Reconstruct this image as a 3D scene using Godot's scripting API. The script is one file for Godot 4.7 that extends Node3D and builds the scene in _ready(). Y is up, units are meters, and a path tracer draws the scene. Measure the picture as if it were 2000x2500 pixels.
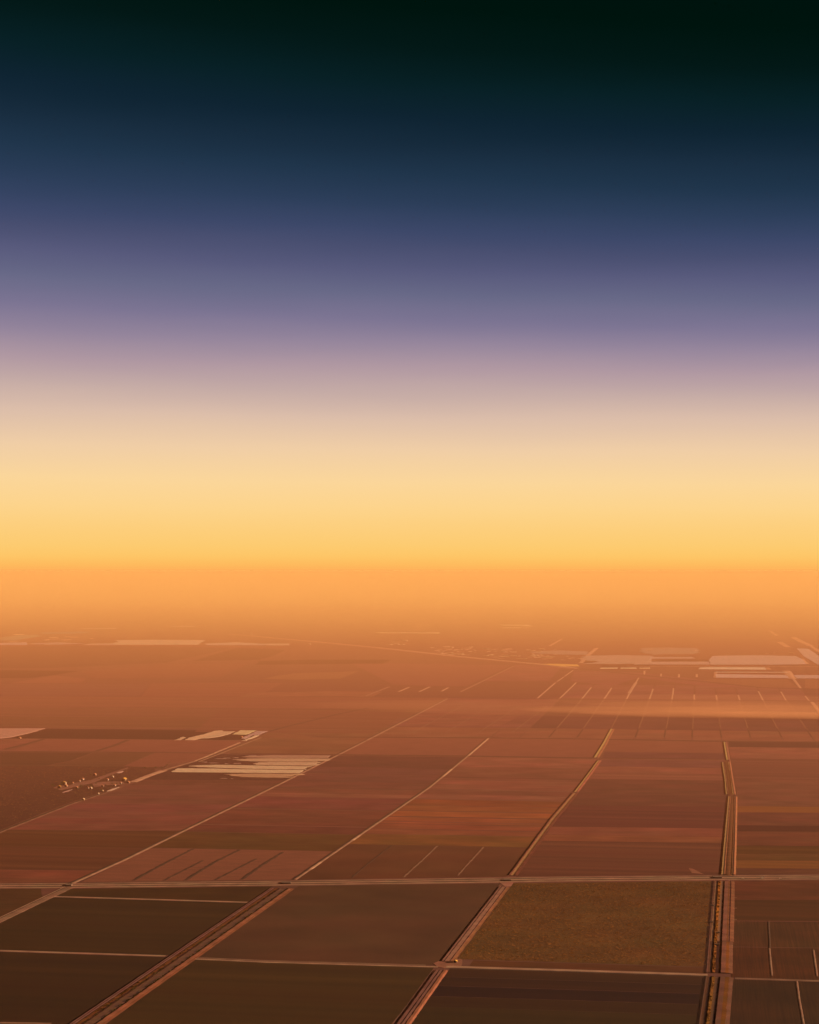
extends Node3D
# Farmland seen from the air at dusk: metres, y up, the eye 600 m above the plain and looking along -z.

const ROWS_TURN := 0.1582     # the field grid is turned this many radians from the line of sight
const EXPOSURE := 3.5
var names := {}
var mats := {}
var tex := {}
var rough_noise := FastNoiseLite.new()
var field_count := 0


func _ready():
	# camera
	var cam := Camera3D.new()
	cam.name = "camera"
	cam.position = Vector3(0, 600, 0)
	cam.rotation.x = 0.03082
	cam.fov = 30.17
	cam.near = 1.0
	cam.far = 900000.0
	cam.current = true
	add_child(cam)
	# sky, air and exposure
	var e := Environment.new()
	e.background_mode = Environment.BG_SKY
	e.sky = Sky.new()
	e.sky.sky_material = dusk_sky()
	e.tonemap_mode = Environment.TONE_MAPPER_LINEAR
	e.tonemap_exposure = EXPOSURE
	e.fog_enabled = true
	e.fog_density = 0.000003
	e.fog_light_color = Color(0.95, 0.42, 0.2).linear_to_srgb()
	e.volumetric_fog_enabled = true
	e.volumetric_fog_density = 0.0
	e.sdfgi_enabled = true
	e.ssao_enabled = true
	e.ssil_enabled = true
	var w := WorldEnvironment.new()
	w.name = "world_environment"
	w.environment = e
	add_child(w)
	# the low sun, to the right of the frame
	var sun := DirectionalLight3D.new()
	sun.name = "sun"
	var az := deg_to_rad(85.0)
	var el := deg_to_rad(13.0)
	sun.basis = Basis.looking_at(-Vector3(sin(az) * cos(el), sin(el), -cos(az) * cos(el)))
	sun.light_energy = 1.6
	sun.light_color = Color(1.0, 0.68, 0.40).linear_to_srgb()
	sun.light_angular_distance = 0.6
	sun.shadow_enabled = true
	add_child(sun)
	rough_noise.seed = 7
	rough_noise.frequency = 1.0
	make_textures()
	setting()
	things()


# ---------------------------------------------------------------- sky

func dusk_sky() -> PanoramaSkyMaterial:
	# colour of the clear dusk sky by height above the horizon in degrees, as the photograph shows it
	var stops := [
		[0, 254, 176, 90],
		[0.111, 254, 184, 92],
		[0.235, 254, 190, 96],
		[0.408, 254, 198, 103],
		[0.716, 253, 203, 112],
		[1.149, 253, 206, 122],
		[1.889, 253, 212, 140],
		[2.629, 251, 214, 154],
		[3.615, 240, 206, 166],
		[4.598, 220, 190, 170],
		[5.334, 198, 172, 166],
		[6.068, 176, 152, 162],
		[6.799, 150, 134, 156],
		[7.529, 125, 117, 147],
		[8.256, 104, 105, 135],
		[8.981, 88, 90, 124],
		[9.703, 73, 79, 112],
		[10.182, 61, 72, 105],
		[10.898, 46, 63, 91],
		[11.848, 32, 53, 75],
		[12.674, 24, 44, 62],
		[13.494, 15, 36, 50],
		[14.425, 8, 32, 37],
		[15.578, 3, 24, 22],
		[16.717, 0, 20, 14],
		[21.136, 0, 16, 12],
	]
	var wide := 1024
	var high := 2048
	var data := PackedFloat32Array()
	data.resize(wide * high * 3)
	var ramp: Array[Color] = []
	for k in 4096:
		var deg := k / 4095.0 * 90.0
		var c := Color(stops[0][1] / 255.0, stops[0][2] / 255.0, stops[0][3] / 255.0)
		for s in range(stops.size() - 1):
			var a = stops[s]
			var b = stops[s + 1]
			if deg >= a[0] and deg <= b[0]:
				var t: float = (deg - a[0]) / (b[0] - a[0])
				c = Color(lerpf(a[1], b[1], t), lerpf(a[2], b[2], t), lerpf(a[3], b[3], t)) / 255.0
		if deg > stops[-1][0]:
			c = Color(stops[-1][1], stops[-1][2], stops[-1][3]) / 255.0
		ramp.append(c.srgb_to_linear())
	var streaks := FastNoiseLite.new()
	streaks.seed = 31
	streaks.frequency = 1.0
	streaks.fractal_octaves = 4
	for x in wide:
		var az := ((x + 0.5) / wide - 0.5) * TAU
		for y in high:
			var deg := maxf(0.0, 90.0 - (y + 0.5) / high * 180.0)
			# thin uneven layers in the air
			deg = maxf(0.0, deg + minf(deg * 0.03, 0.16) * streaks.get_noise_3d(cos(az) * 3.0, deg * 0.55, sin(az) * 3.0))
			var lean := 1.0 - (0.13 + 0.011 * minf(deg, 18.0)) * sin(az)   # the glow stands higher to the left
			var c := ramp[clampi(int(minf(deg * lean, 90.0) / 90.0 * 4095.0), 0, 4095)]
			var at := (y * wide + x) * 3
			data[at] = c.r / EXPOSURE
			data[at + 1] = c.g / EXPOSURE
			data[at + 2] = c.b / EXPOSURE
	var m := PanoramaSkyMaterial.new()
	m.panorama = ImageTexture.create_from_image(Image.create_from_data(wide, high, false, Image.FORMAT_RGBF, data.to_byte_array()))
	return m


# ---------------------------------------------------------------- textures and materials

func noise_texture(seed_: int, frequency: float, octaves: int, wide: int, high: int, out_w: int, out_h: int, low: float, hue := 0.0) -> ImageTexture:
	var n := FastNoiseLite.new()
	n.seed = seed_
	n.noise_type = FastNoiseLite.TYPE_SIMPLEX_SMOOTH
	n.frequency = frequency
	n.fractal_octaves = octaves
	var im := n.get_seamless_image(wide, high, false, false, 0.15)
	im.convert(Image.FORMAT_L8)
	if wide != out_w or high != out_h:
		im.resize(out_w, out_h, Image.INTERPOLATE_CUBIC)
	# lighter and darker, and with hue a drift between ruddy and olive soil
	n.seed = seed_ + 100
	n.frequency = frequency * 0.7
	var drift := n.get_seamless_image(wide, high, false, false, 0.15)
	drift.convert(Image.FORMAT_L8)
	if wide != out_w or high != out_h:
		drift.resize(out_w, out_h, Image.INTERPOLATE_CUBIC)
	var d := im.get_data()
	var t := drift.get_data()
	var c := PackedByteArray()
	c.resize(d.size() * 3)
	for k in d.size():
		var v := 255.0 * lerpf(low, 1.0, d[k] / 255.0)
		var s := (t[k] / 255.0 - 0.5) * hue
		c[k * 3] = int(clampf(v * (1.0 + s * 0.5), 0, 255))
		c[k * 3 + 1] = int(clampf(v * (1.0 - s), 0, 255))
		c[k * 3 + 2] = int(clampf(v * (1.0 - s * 0.4), 0, 255))
	return ImageTexture.create_from_image(Image.create_from_data(out_w, out_h, false, Image.FORMAT_RGB8, c))


func make_textures():
	tex.rows = noise_texture(11, 0.05, 4, 24, 1024, 512, 1024, 0.72)       # drill rows and wheel tracks that run across
	tex.bands = noise_texture(12, 0.012, 3, 10, 512, 256, 512, 0.8, 0.06)       # passes of a machine, some damper than others
	tex.blotch = noise_texture(13, 0.006, 5, 512, 512, 512, 512, 0.78, 0.1)     # patches of soil
	tex.grain = noise_texture(14, 0.09, 3, 1024, 1024, 1024, 1024, 0.62, 0.06)   # clods and crop
	tex.speckle = noise_texture(15, 0.13, 3, 1024, 1024, 1024, 1024, 0.5, 0.06)     # bushy crop
	tex.down = noise_texture(16, 0.05, 4, 1024, 24, 1024, 512, 0.72)       # rows that run away from the eye


func paint(key: String, r: float, g: float, b: float, first := "", first_scale := Vector2.ONE, second := "", second_scale := Vector2.ONE, rough := 0.95) -> StandardMaterial3D:
	# r, g, b: linear base colour; the textures only vary it about that
	if mats.has(key):
		return mats[key]
	var m := StandardMaterial3D.new()
	m.resource_name = key
	var lift := 1.0
	if first:
		m.albedo_texture = tex[first]
		m.uv1_scale = Vector3(first_scale.x, first_scale.y, 1)
		lift *= 1.36
	if second:
		m.detail_enabled = true
		m.detail_blend_mode = BaseMaterial3D.BLEND_MODE_MUL
		m.detail_uv_layer = BaseMaterial3D.DETAIL_UV_2
		m.detail_albedo = tex[second]
		m.uv2_scale = Vector3(second_scale.x, second_scale.y, 1)
		lift *= 1.36
	m.albedo_color = Color(minf(1, r * lift), minf(1, g * lift), minf(1, b * lift)).linear_to_srgb()
	m.roughness = rough
	m.metallic_specular = 0.2
	mats[key] = m
	return m


func wet(key: String, r: float, g: float, b: float, rough: float, shine := 0.5) -> StandardMaterial3D:
	var m := paint(key, r, g, b, "blotch", Vector2(0.011, 0.017), "grain", Vector2(0.02, 0.03), rough)
	m.metallic_specular = shine
	return m


# ---------------------------------------------------------------- building

func numbered(called: String) -> String:
	var n: int = names.get(called, -1) + 1
	names[called] = n
	return called if n == 0 else "%s_%03d" % [called, n]


func tag(o: Node, label := "", category := "", group := "", kind := ""):
	if label:
		o.set_meta("label", label)
	if category:
		o.set_meta("category", category)
	if group:
		o.set_meta("group", group)
	if kind:
		o.set_meta("kind", kind)
	return o


func base(called: String, at := Vector3.ZERO, turn := 0.0) -> Node3D:
	var o := Node3D.new()
	o.name = numbered(called)
	add_child(o, true)
	o.position = at
	o.rotation.y = turn
	return o


func put(called: String, mesh: Mesh, m: Material, parent: Node = null) -> MeshInstance3D:
	var o := MeshInstance3D.new()
	o.name = numbered(called) if parent == null else called
	o.mesh = mesh
	o.material_override = m
	(self if parent == null else parent).add_child(o, true)
	return o


func V(list: Array) -> PackedVector2Array:
	var out := PackedVector2Array()
	for k in range(0, list.size(), 2):
		out.append(Vector2(list[k], list[k + 1]))
	return out


func ragged(p: Vector2, much: Vector2, size: float) -> Vector2:
	return p + Vector2(rough_noise.get_noise_2d(p.x / size, p.y / size) + 0.5 * rough_noise.get_noise_2d(p.x / size * 2.7 + 40.0, p.y / size * 2.7), rough_noise.get_noise_2d(p.x / size + 90.0, p.y / size + 17.0)) * much


func across(p: Vector2) -> Vector2:
	return p.rotated(-ROWS_TURN)


func sheet(outline: PackedVector2Array, height: float, step: float, much := Vector2(1.5, 1.5), size := 25.0, thick := -1.0) -> ArrayMesh:
	# a slab of ground with an uneven edge, its top at that height, with sides down to the plain
	var edge := PackedVector2Array()
	for k in outline.size():
		var a := outline[k]
		var b := outline[(k + 1) % outline.size()]
		var n := clampi(int(a.distance_to(b) / step), 1, 160)
		for j in n:
			edge.append(ragged(a.lerp(b, float(j) / n), much, size))
	var area := 0.0
	for k in edge.size():
		area += edge[k].cross(edge[(k + 1) % edge.size()])
	if area < 0:
		edge.reverse()
	var ears := Geometry2D.triangulate_polygon(edge)
	if ears.is_empty():
		edge = outline
		ears = Geometry2D.triangulate_polygon(edge)
	var st := SurfaceTool.new()
	st.begin(Mesh.PRIMITIVE_TRIANGLES)
	var corner := func(p: Vector2, y: float, up: Vector3):
		var q := across(p)
		st.set_normal(up)
		st.set_uv(q)
		st.set_uv2(q)
		st.add_vertex(Vector3(p.x, y, p.y))
	for k in range(0, ears.size(), 3):
		var a := edge[ears[k]]
		var b := edge[ears[k + 1]]
		var c := edge[ears[k + 2]]
		if (b - a).cross(c - a) < 0:
			var t := b
			b = c
			c = t
		for p in [a, b, c]:
			corner.call(p, height, Vector3.UP)
	var low := 0.0 if thick < 0 else height - thick
	for k in edge.size():
		var a := edge[k]
		var b := edge[(k + 1) % edge.size()]
		var out := Vector3((b - a).y, 0, -(b - a).x).normalized()
		for p in [[a, height], [b, low], [b, height], [a, height], [a, low], [b, low]]:
			corner.call(p[0], p[1], out)
	st.index()
	return st.commit()


func ribbon(path: PackedVector2Array, from: float, to: float, h0: float, h1: float, step := 12.0, much := 0.6, size := 18.0, sides := false, uneven := true) -> ArrayMesh:
	# a band along a path between two offsets (metres to the left of its direction), h0 high at the first and h1 at the second
	var pts := PackedVector2Array()
	for k in path.size() - 1:
		var n := clampi(int(path[k].distance_to(path[k + 1]) / step), 1, 400)
		for j in n:
			pts.append(path[k].lerp(path[k + 1], float(j) / n))
	pts.append(path[-1])
	var st := SurfaceTool.new()
	st.begin(Mesh.PRIMITIVE_TRIANGLES)
	var rows := []
	for k in pts.size():
		var d := (pts[mini(k + 1, pts.size() - 1)] - pts[maxi(k - 1, 0)]).normalized()
		var left := Vector2(d.y, -d.x)
		var r := []
		for o in [[from, h0], [to, h1]]:
			var p: Vector2 = pts[k] + left * (o[0] + much * rough_noise.get_noise_2d(k * step / size, o[0] * 3.7) * 1.6)
			r.append(Vector3(p.x, o[1] * (1.0 + (0.1 * rough_noise.get_noise_2d(k * step / 40.0, o[0] + 50.0) if uneven else 0.0)), p.y))
		if sides:
			# a shoulder down to the plain on both sides
			var w := minf(3.5, 0.5 + absf(to - from) * 0.22)
			r.push_front(Vector3(r[0].x - left.x * w, 0, r[0].z - left.y * w))
			r.append(Vector3(r[-1].x + left.x * w, 0, r[-1].z + left.y * w))
		rows.append(r)
	for k in rows.size() - 1:
		for s in rows[k].size() - 1:
			var q := [rows[k][s], rows[k + 1][s + 1], rows[k + 1][s], rows[k][s], rows[k][s + 1], rows[k + 1][s + 1]]
			for p in q:
				var u := across(Vector2(p.x, p.z))
				st.set_uv(u)
				st.set_uv2(u)
				st.add_vertex(p)
	st.generate_normals()
	st.index()
	return st.commit()


func field(called: String, outline: PackedVector2Array, m: Material, label := "", parent: Node = null, jag := 1.2) -> MeshInstance3D:
	field_count += 1
	var far := outline[0].length()
	var o := put(called, sheet(outline, 0.05 + 0.0015 * field_count, clampf(far / 160.0, 14.0, 120.0), Vector2(jag, jag) * clampf(far / 4000.0, 0.7, 3.0), 30.0 * clampf(far / 4000.0, 1.0, 6.0)), m, parent)
	if parent == null:
		tag(o, label, "", "", "structure")
	return o


func pool(called: String, outline: PackedVector2Array, m: Material, label: String, height: float, jag := Vector2(12, 4), size := 30.0, parent: Node = null) -> MeshInstance3D:
	var far := outline[0].length()
	var o := put(called, sheet(outline, height, clampf(far / 450.0, 8.0, 60.0), jag, size), m, parent)
	if parent == null:
		tag(o, label, "", "", "structure")
	return o


func setting():
	var plain := put("ground", plain_mesh(), paint("plain", 0.095, 0.037, 0.030, "blotch", Vector2(0.0004, 0.0006), "bands", Vector2(0.0009, 0.0015)))
	tag(plain, "wide flat farm plain that runs to the hazy horizon", "", "", "structure")
	field("field", V([-700333,-464259,0,-464259,700333,-464259,13599,-9033,0,-9033,-13599,-9033]), paint("plain_1", 0.095, 0.037, 0.030, "bands", Vector2(0.0013, 0.0021), "grain", Vector2(0.0047, 0.0053)), "hazy far plain below the horizon")
	field("field", V([-973.4,-3603.4,-695.3,-3603.4,-675.3,-3513.4,-714.5,-3284,-747,-3089.6,-788.7,-2923]), paint("soil_2", 0.047, 0.019, 0.007, "rows", Vector2(0.0042, 0.0051), "blotch", Vector2(0.0017, 0.0023)), "dark field at the lower left edge below the main road")
	field("field", V([-639.3,-3603.7,-450.6,-3616.5,-260.6,-3629.4,-275.5,-3544.3,-289.7,-3463.2,-469.6,-3493.6,-652.8,-3524.6,-646.2,-3563.7]), paint("soil_3", 0.032, 0.013, 0.003, "rows", Vector2(0.0042, 0.0051), "blotch", Vector2(0.0017, 0.0023)), "narrow dark field just below the main road with a pale track along its foot")
	field("field", V([-655.3,-3510.2,-472.1,-3479.3,-292.1,-3449,-335.6,-3199.1,-373.1,-2983.1,-552.2,-3011.8,-734.7,-3041,-698.2,-3258.7]), paint("soil_4", 0.028, 0.012, 0.003, "bands", Vector2(0.0013, 0.0021), "grain", Vector2(0.0047, 0.0053)), "broad dark field between the pale track and the next field road at the left")
	field("field", V([-820.3,-3039.6,-595.1,-3002.8,-375.5,-2969.2,-426.4,-2676.4,-466,-2436.4,-561.3,-2436.4,-656.6,-2436.4,-729.4,-2704.6]), paint("soil_5", 0.026, 0.010, 0.003, "bands", Vector2(0.0013, 0.0021), "grain", Vector2(0.0047, 0.0053)), "dark field in the lower left corner beside the wide canal")
	field("field", V([-210.8,-3633.2,-18.9,-3649.5,174.7,-3665.9,100.2,-3243.7,41,-2909.1,-141,-2933.7,-327.2,-2967.5,-275,-3266.6]), paint("soil_6", 0.063, 0.026, 0.014, "blotch", Vector2(0.0011, 0.0013), "grain", Vector2(0.0051, 0.0043)), "large plain brown field in the middle below the main road")
	field("field", V([-330.2,-2949.9,-144.5,-2916.1,37.1,-2891.8,-4.1,-2644.5,-41.2,-2436.4,-229.5,-2436.4,-417.9,-2436.4,-379.4,-2668.5]), paint("soil_7", 0.037, 0.016, 0.004, "bands", Vector2(0.0013, 0.0021), "grain", Vector2(0.0047, 0.0053)), "dark olive field at the bottom between canal and field road")
	field("field", V([199.7,-3668.8,393.5,-3682.2,588.3,-3692.4,510.7,-3245.8,450,-2896.1,263.6,-2925.3,73.2,-2953.5,129.7,-3272.3]), paint("soil_8", 0.099, 0.044, 0.013, "speckle", Vector2(0.0053, 0.0047), "blotch", Vector2(0.0019, 0.0021)), "speckled olive crop field with bushy rows right of the shed")
	field("field", V([98,-2945.2,275.3,-2918.8,449.3,-2891.6,445.6,-2870.3,441.9,-2849.4,267.8,-2876.2,90.4,-2902.2,94.2,-2923.5]), paint("soil_9", 0.063, 0.021, 0.008, "rows", Vector2(0.0042, 0.0051), "blotch", Vector2(0.0017, 0.0023)), "thin brown strip between the speckled crop and the field road")
	field("field", V([61.8,-2888.4,251.3,-2861,437,-2832.6,431.4,-2802.3,425.8,-2772.8,240.6,-2800.5,51.6,-2827.1,56.6,-2857.4]), paint("soil_10", 0.032, 0.010, 0.004, "bands", Vector2(0.0013, 0.0021), "grain", Vector2(0.0047, 0.0053)), "reddish dark field strip just below the field road at bottom centre")
	field("field", V([51.4,-2826,240.4,-2799.4,425.6,-2771.7,420.2,-2742.7,414.9,-2714.4,230.1,-2741.5,41.6,-2767.3,46.4,-2796.3]), paint("soil_11", 0.022, 0.006, 0.003, "bands", Vector2(0.0013, 0.0021), "grain", Vector2(0.0047, 0.0053)), "dark brown field strip, second below the field road")
	field("field", V([41.4,-2766.2,229.9,-2740.4,414.7,-2713.4,408.5,-2680.5,402.5,-2648.5,218.3,-2674.8,30.3,-2699.8,35.8,-2732.6]), paint("soil_12", 0.015, 0.003, 0.003, "bands", Vector2(0.0013, 0.0021), "grain", Vector2(0.0047, 0.0053)), "darkest field strip near the bottom of the picture")
	field("field", V([30.2,-2698.8,218.1,-2673.8,402.3,-2647.5,396.4,-2616.3,390.7,-2585.8,207,-2611.4,19.6,-2635.6,24.8,-2666.8]), paint("soil_13", 0.025, 0.009, 0.003, "bands", Vector2(0.0013, 0.0021), "grain", Vector2(0.0047, 0.0053)), "dark field strip, fourth below the field road at bottom centre")
	field("field", V([19.5,-2634.6,206.9,-2610.5,390.5,-2584.9,376.4,-2508.4,363.4,-2436.4,173.6,-2436.4,-16.1,-2436.4,2.2,-2531.6]), paint("soil_14", 0.027, 0.012, 0.003, "bands", Vector2(0.0013, 0.0021), "grain", Vector2(0.0047, 0.0053)), "dark olive field on the bottom edge left of the right canal")
	field("field", V([625.9,-3694.1,813.5,-3700.9,1001.8,-3707.8,970.3,-3591.9,940.7,-3483,765.3,-3484.8,589.8,-3486.6,607.3,-3587.3]), paint("soil_15", 0.078, 0.021, 0.010, "rows", Vector2(0.0042, 0.0051), "blotch", Vector2(0.0017, 0.0023)), "reddish field below the parked vehicles at the right edge")
	field("field", V([589.5,-3484.9,765,-3483.1,940.3,-3481.3,909.4,-3367.6,880.5,-3261.2,717.3,-3269.1,553.3,-3277.1,570.8,-3377.8]), paint("soil_16", 0.052, 0.016, 0.004, "bands", Vector2(0.0013, 0.0021), "grain", Vector2(0.0047, 0.0053)), "dark brown field strip at the right below the reddish one")
	field("field", V([552.7,-3273.3,716.5,-3265.3,879.5,-3257.4,847.5,-3139.4,817.7,-3029.8,666.5,-3040.8,514.1,-3052,532.7,-3158.8]), paint("soil_17", 0.045, 0.015, 0.005, "down", Vector2(0.0052, 0.0031), "blotch", Vector2(0.0016, 0.0021)), "dark field with faint upright rows at the right edge")
	field("field", V([513.6,-3048.7,665.7,-3037.6,816.8,-3026.5,782.2,-2899,750.4,-2781.8,613.2,-2802,474.1,-2822.9,493.2,-2931.4]), paint("soil_18", 0.045, 0.012, 0.003, "down", Vector2(0.0052, 0.0031), "blotch", Vector2(0.0016, 0.0021)), "dark field crossed by pale upright tracks at the right edge")
	field("field", V([471.7,-2810.3,610.3,-2789.6,747,-2769.6,698.9,-2592.3,656.6,-2436.4,529.2,-2436.4,401.9,-2436.4,433.9,-2609.9]), paint("soil_19", 0.026, 0.009, 0.003, "down", Vector2(0.0052, 0.0031), "blotch", Vector2(0.0016, 0.0021)), "darkest field in the lower right corner")
	field("field", V([-559.2,-4129.3,-492.3,-4120.8,-425.8,-4112.3,-359.5,-4103.9,-293.4,-4095.5,-227.7,-4087.1,-162.2,-4078.6,-173.9,-4011.9,-185.3,-3947.4,-196.3,-3884.9,-206.9,-3824.4,-217.3,-3765.7,-227.4,-3708.8,-295.2,-3703.9,-362.8,-3699.2,-430.3,-3694.5,-497.6,-3689.9,-564.7,-3685.2,-631.7,-3680.6,-620.7,-3748.4,-609.3,-3818.8,-597.5,-3892,-585.3,-3968,-572.5,-4047]), paint("soil_20", 0.158, 0.057, 0.039, "rows", Vector2(0.0061, 0.0042), "grain", Vector2(0.0043, 0.0057)), "ruddy ploughed field just above the main road with dark slanting ditches")
	field("field", V([-772,-5469,-564,-5457.6,-357.3,-5446.4,-367.7,-5381.9,-377.9,-5318.9,-581.7,-5329.7,-786.4,-5340.5,-780.2,-5403.9]), paint("soil_21", 0.068, 0.022, 0.018, "rows", Vector2(0.0042, 0.0051), "blotch", Vector2(0.0017, 0.0023)), "purple brown ploughed strip topmost of the stack below the flooded field")
	field("field", V([-787.5,-5329.5,-583.2,-5318.7,-379.6,-5308,-396.8,-5201.5,-413.4,-5099.3,-617.8,-5109.6,-823.2,-5120,-803.1,-5222.6]), paint("soil_22", 0.087, 0.029, 0.025, "rows", Vector2(0.0042, 0.0051), "blotch", Vector2(0.0017, 0.0023)), "purple brown ploughed strip second of the stack below the flooded field")
	field("field", V([-825.3,-5109,-619.8,-5098.6,-415.1,-5088.3,-430.2,-4995.2,-444.6,-4905.5,-652.5,-4915.6,-861.2,-4925.8,-843.6,-5015.7]), paint("soil_23", 0.091, 0.030, 0.026, "rows", Vector2(0.0042, 0.0051), "blotch", Vector2(0.0017, 0.0023)), "purple brown ploughed strip third of the stack below the flooded field")
	field("field", V([-863.3,-4914.8,-654.4,-4904.6,-446.4,-4894.5,-459.6,-4812.9,-472.4,-4733.9,-678.5,-4743.6,-885.4,-4753.3,-874.8,-4832.7]), paint("soil_24", 0.108, 0.029, 0.030, "rows", Vector2(0.0042, 0.0051), "blotch", Vector2(0.0017, 0.0023)), "purple brown ploughed strip fourth of the stack below the flooded field")
	field("field", V([-886.7,-4743.8,-679.8,-4734.1,-473.9,-4724.5,-481.9,-4674.7,-489.8,-4626,-694.4,-4635.4,-899.8,-4644.8,-893.3,-4693.8]), paint("soil_25", 0.114, 0.035, 0.031, "rows", Vector2(0.0042, 0.0051), "blotch", Vector2(0.0017, 0.0023)), "purple brown ploughed strip fifth of the stack below the flooded field")
	field("field", V([-901.1,-4635,-695.8,-4625.6,-491.4,-4616.3,-500.2,-4561.8,-508.7,-4508.7,-711.7,-4517.7,-915.5,-4526.8,-908.4,-4580.3]), paint("soil_26", 0.112, 0.030, 0.027, "rows", Vector2(0.0042, 0.0051), "blotch", Vector2(0.0017, 0.0023)), "purple brown ploughed strip sixth of the stack below the flooded field")
	field("field", V([-916.7,-4517.5,-713.1,-4508.4,-510.2,-4499.4,-518,-4451.1,-525.7,-4403.9,-727.2,-4412.7,-929.5,-4421.5,-923.2,-4469]), paint("soil_27", 0.106, 0.032, 0.026, "rows", Vector2(0.0042, 0.0051), "blotch", Vector2(0.0017, 0.0023)), "purple brown ploughed strip seventh of the stack below the flooded field")
	field("field", V([-930.3,-4415.3,-728.1,-4406.5,-526.7,-4397.8,-548.3,-4263.9,-568.6,-4138,-760,-4145.9,-952.2,-4153.7,-942.2,-4280.5]), paint("soil_28", 0.068, 0.023, 0.009, "bands", Vector2(0.0013, 0.0021), "grain", Vector2(0.0047, 0.0053)), "purple brown ploughed strip eighth of the stack below the flooded field")
	field("field", V([-952.3,-4151.9,-760.2,-4144,-568.9,-4136.2,-594.9,-3975.3,-618.9,-3826.5,-797.6,-3833.2,-976.9,-3840,-965.1,-3989.9]), paint("soil_29", 0.083, 0.027, 0.014, "bands", Vector2(0.0013, 0.0021), "grain", Vector2(0.0047, 0.0053)), "purple brown ploughed strip lowest broad of the stack below the flooded field")
	field("field", V([-1036.9,-3837.1,-827.9,-3829.2,-619.7,-3821.3,-631.4,-3749.2,-642.6,-3679.8,-816.9,-3673.3,-991.3,-3669.1,-1013.6,-3751.2]), paint("soil_30", 0.120, 0.036, 0.023, "rows", Vector2(0.0042, 0.0051), "blotch", Vector2(0.0017, 0.0023)), "reddish strip along the far side of the main road at the left")
	field("field", V([-1592,-5883,-1190,-5895,-948,-5883,-783,-5858,-758,-5680,-796.7,-5427.1,-811.8,-5274.1,-884,-4905.2,-923.5,-4607.4,-952.2,-4391.3,-981.8,-4014.8,-1040.4,-3849.9]), paint("soil_31", 0.047, 0.016, 0.012, "grain", Vector2(0.011, 0.013), "blotch", Vector2(0.0061, 0.0073)), "green brown grassland round the farmstead at the left edge")
	field("field", V([-1353,-6298,-1044,-6286,-1072,-6013,-1128,-5845,-1261,-5870]), paint("soil_32", 0.041, 0.019, 0.011, "bands", Vector2(0.0013, 0.0021), "grain", Vector2(0.0047, 0.0053)), "dull green field at the left edge above the farmstead")
	field("field", V([-1040,-6286,-841,-6286,-879,-5850,-1123,-5845,-1066,-6013]), paint("soil_33", 0.074, 0.032, 0.019, "bands", Vector2(0.0013, 0.0021), "grain", Vector2(0.0047, 0.0053)), "dull green brown field above the farm lane")
	field("field", V([-835,-6286,-643,-6269,-680,-6002,-754,-5910,-762,-5810,-877,-5850]), paint("soil_34", 0.143, 0.048, 0.037, "rows", Vector2(0.0061, 0.0042), "grain", Vector2(0.0043, 0.0057)), "orange stubble field beside the farm road below the dark track")
	field("field", V([-1295,-6780,-999,-6760,-1048,-6344,-1330,-6344]), paint("soil_35", 0.153, 0.050, 0.040, "rows", Vector2(0.0061, 0.0042), "grain", Vector2(0.0043, 0.0057)), "bright orange stubble field at the left, first of two")
	field("field", V([-987,-6760,-591,-6714,-639,-6298,-1038,-6332]), paint("soil_36", 0.152, 0.050, 0.040, "rows", Vector2(0.0061, 0.0042), "grain", Vector2(0.0043, 0.0057)), "bright orange stubble field beside the farm road, second of two")
	field("field", V([-1758,-6493,-1457,-6780,-1306,-6780,-1362,-6391,-1613,-5961]), paint("soil_37", 0.133, 0.044, 0.035, "rows", Vector2(0.0042, 0.0051), "blotch", Vector2(0.0017, 0.0023)), "reddish wedge of field at the left edge under the flooded patch")
	field("field", V([-1965,-7258,-1374,-7243,-983,-7205,-513,-7138,-585,-6747,-984,-6780,-1297,-6807,-1854,-6848]), paint("soil_38", 0.003, 0.001, 0.001, "down", Vector2(0.0052, 0.0031), "blotch", Vector2(0.0016, 0.0021)), "dark purple wet field with shining flooded patches")
	field("field", V([-519,-7099,-320,-6860,-139,-6847,-189,-6522,-234,-6227,-430,-6258,-627,-6284,-577,-6666]), paint("soil_39", 0.124, 0.053, 0.032, "blotch", Vector2(0.0011, 0.0013), "grain", Vector2(0.0051, 0.0043)), "greenish brown field left of the long straight farm track")
	field("field", V([-633,-6238,-436,-6213,-241,-6183,-302,-5794,-355.5,-5451.6,-562.2,-5462.8,-770,-5474,-707,-5831]), paint("soil_40", 0.031, 0.010, 0.012, "bands", Vector2(0.0013, 0.0021), "grain", Vector2(0.0047, 0.0053)), "dark brown wet field holding the flooded strips")
	field("field", V([-130,-6846,74,-6830,276,-6814,229,-6485,186,-6186,-19,-6208,-224,-6229,-179,-6523]), paint("soil_41", 0.153, 0.051, 0.040, "rows", Vector2(0.0061, 0.0042), "grain", Vector2(0.0043, 0.0057)), "orange field between two dark hedge lines, left of centre")
	field("field", V([-232,-6179,-26,-6158,178,-6137,150,-5947,123,-5767,-80,-5802,-285,-5838,-259,-6004]), paint("soil_42", 0.046, 0.015, 0.017, "rows", Vector2(0.0042, 0.0051), "blotch", Vector2(0.0017, 0.0023)), "brown strip of the striped block left of centre, topmost")
	field("field", V([-286,-5833,-80,-5798,123,-5763,109,-5673,96,-5587,-107,-5621,-314,-5655,-300,-5743]), paint("soil_43", 0.069, 0.023, 0.026, "rows", Vector2(0.0042, 0.0051), "blotch", Vector2(0.0017, 0.0023)), "brown strip of the striped block left of centre, second")
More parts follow.
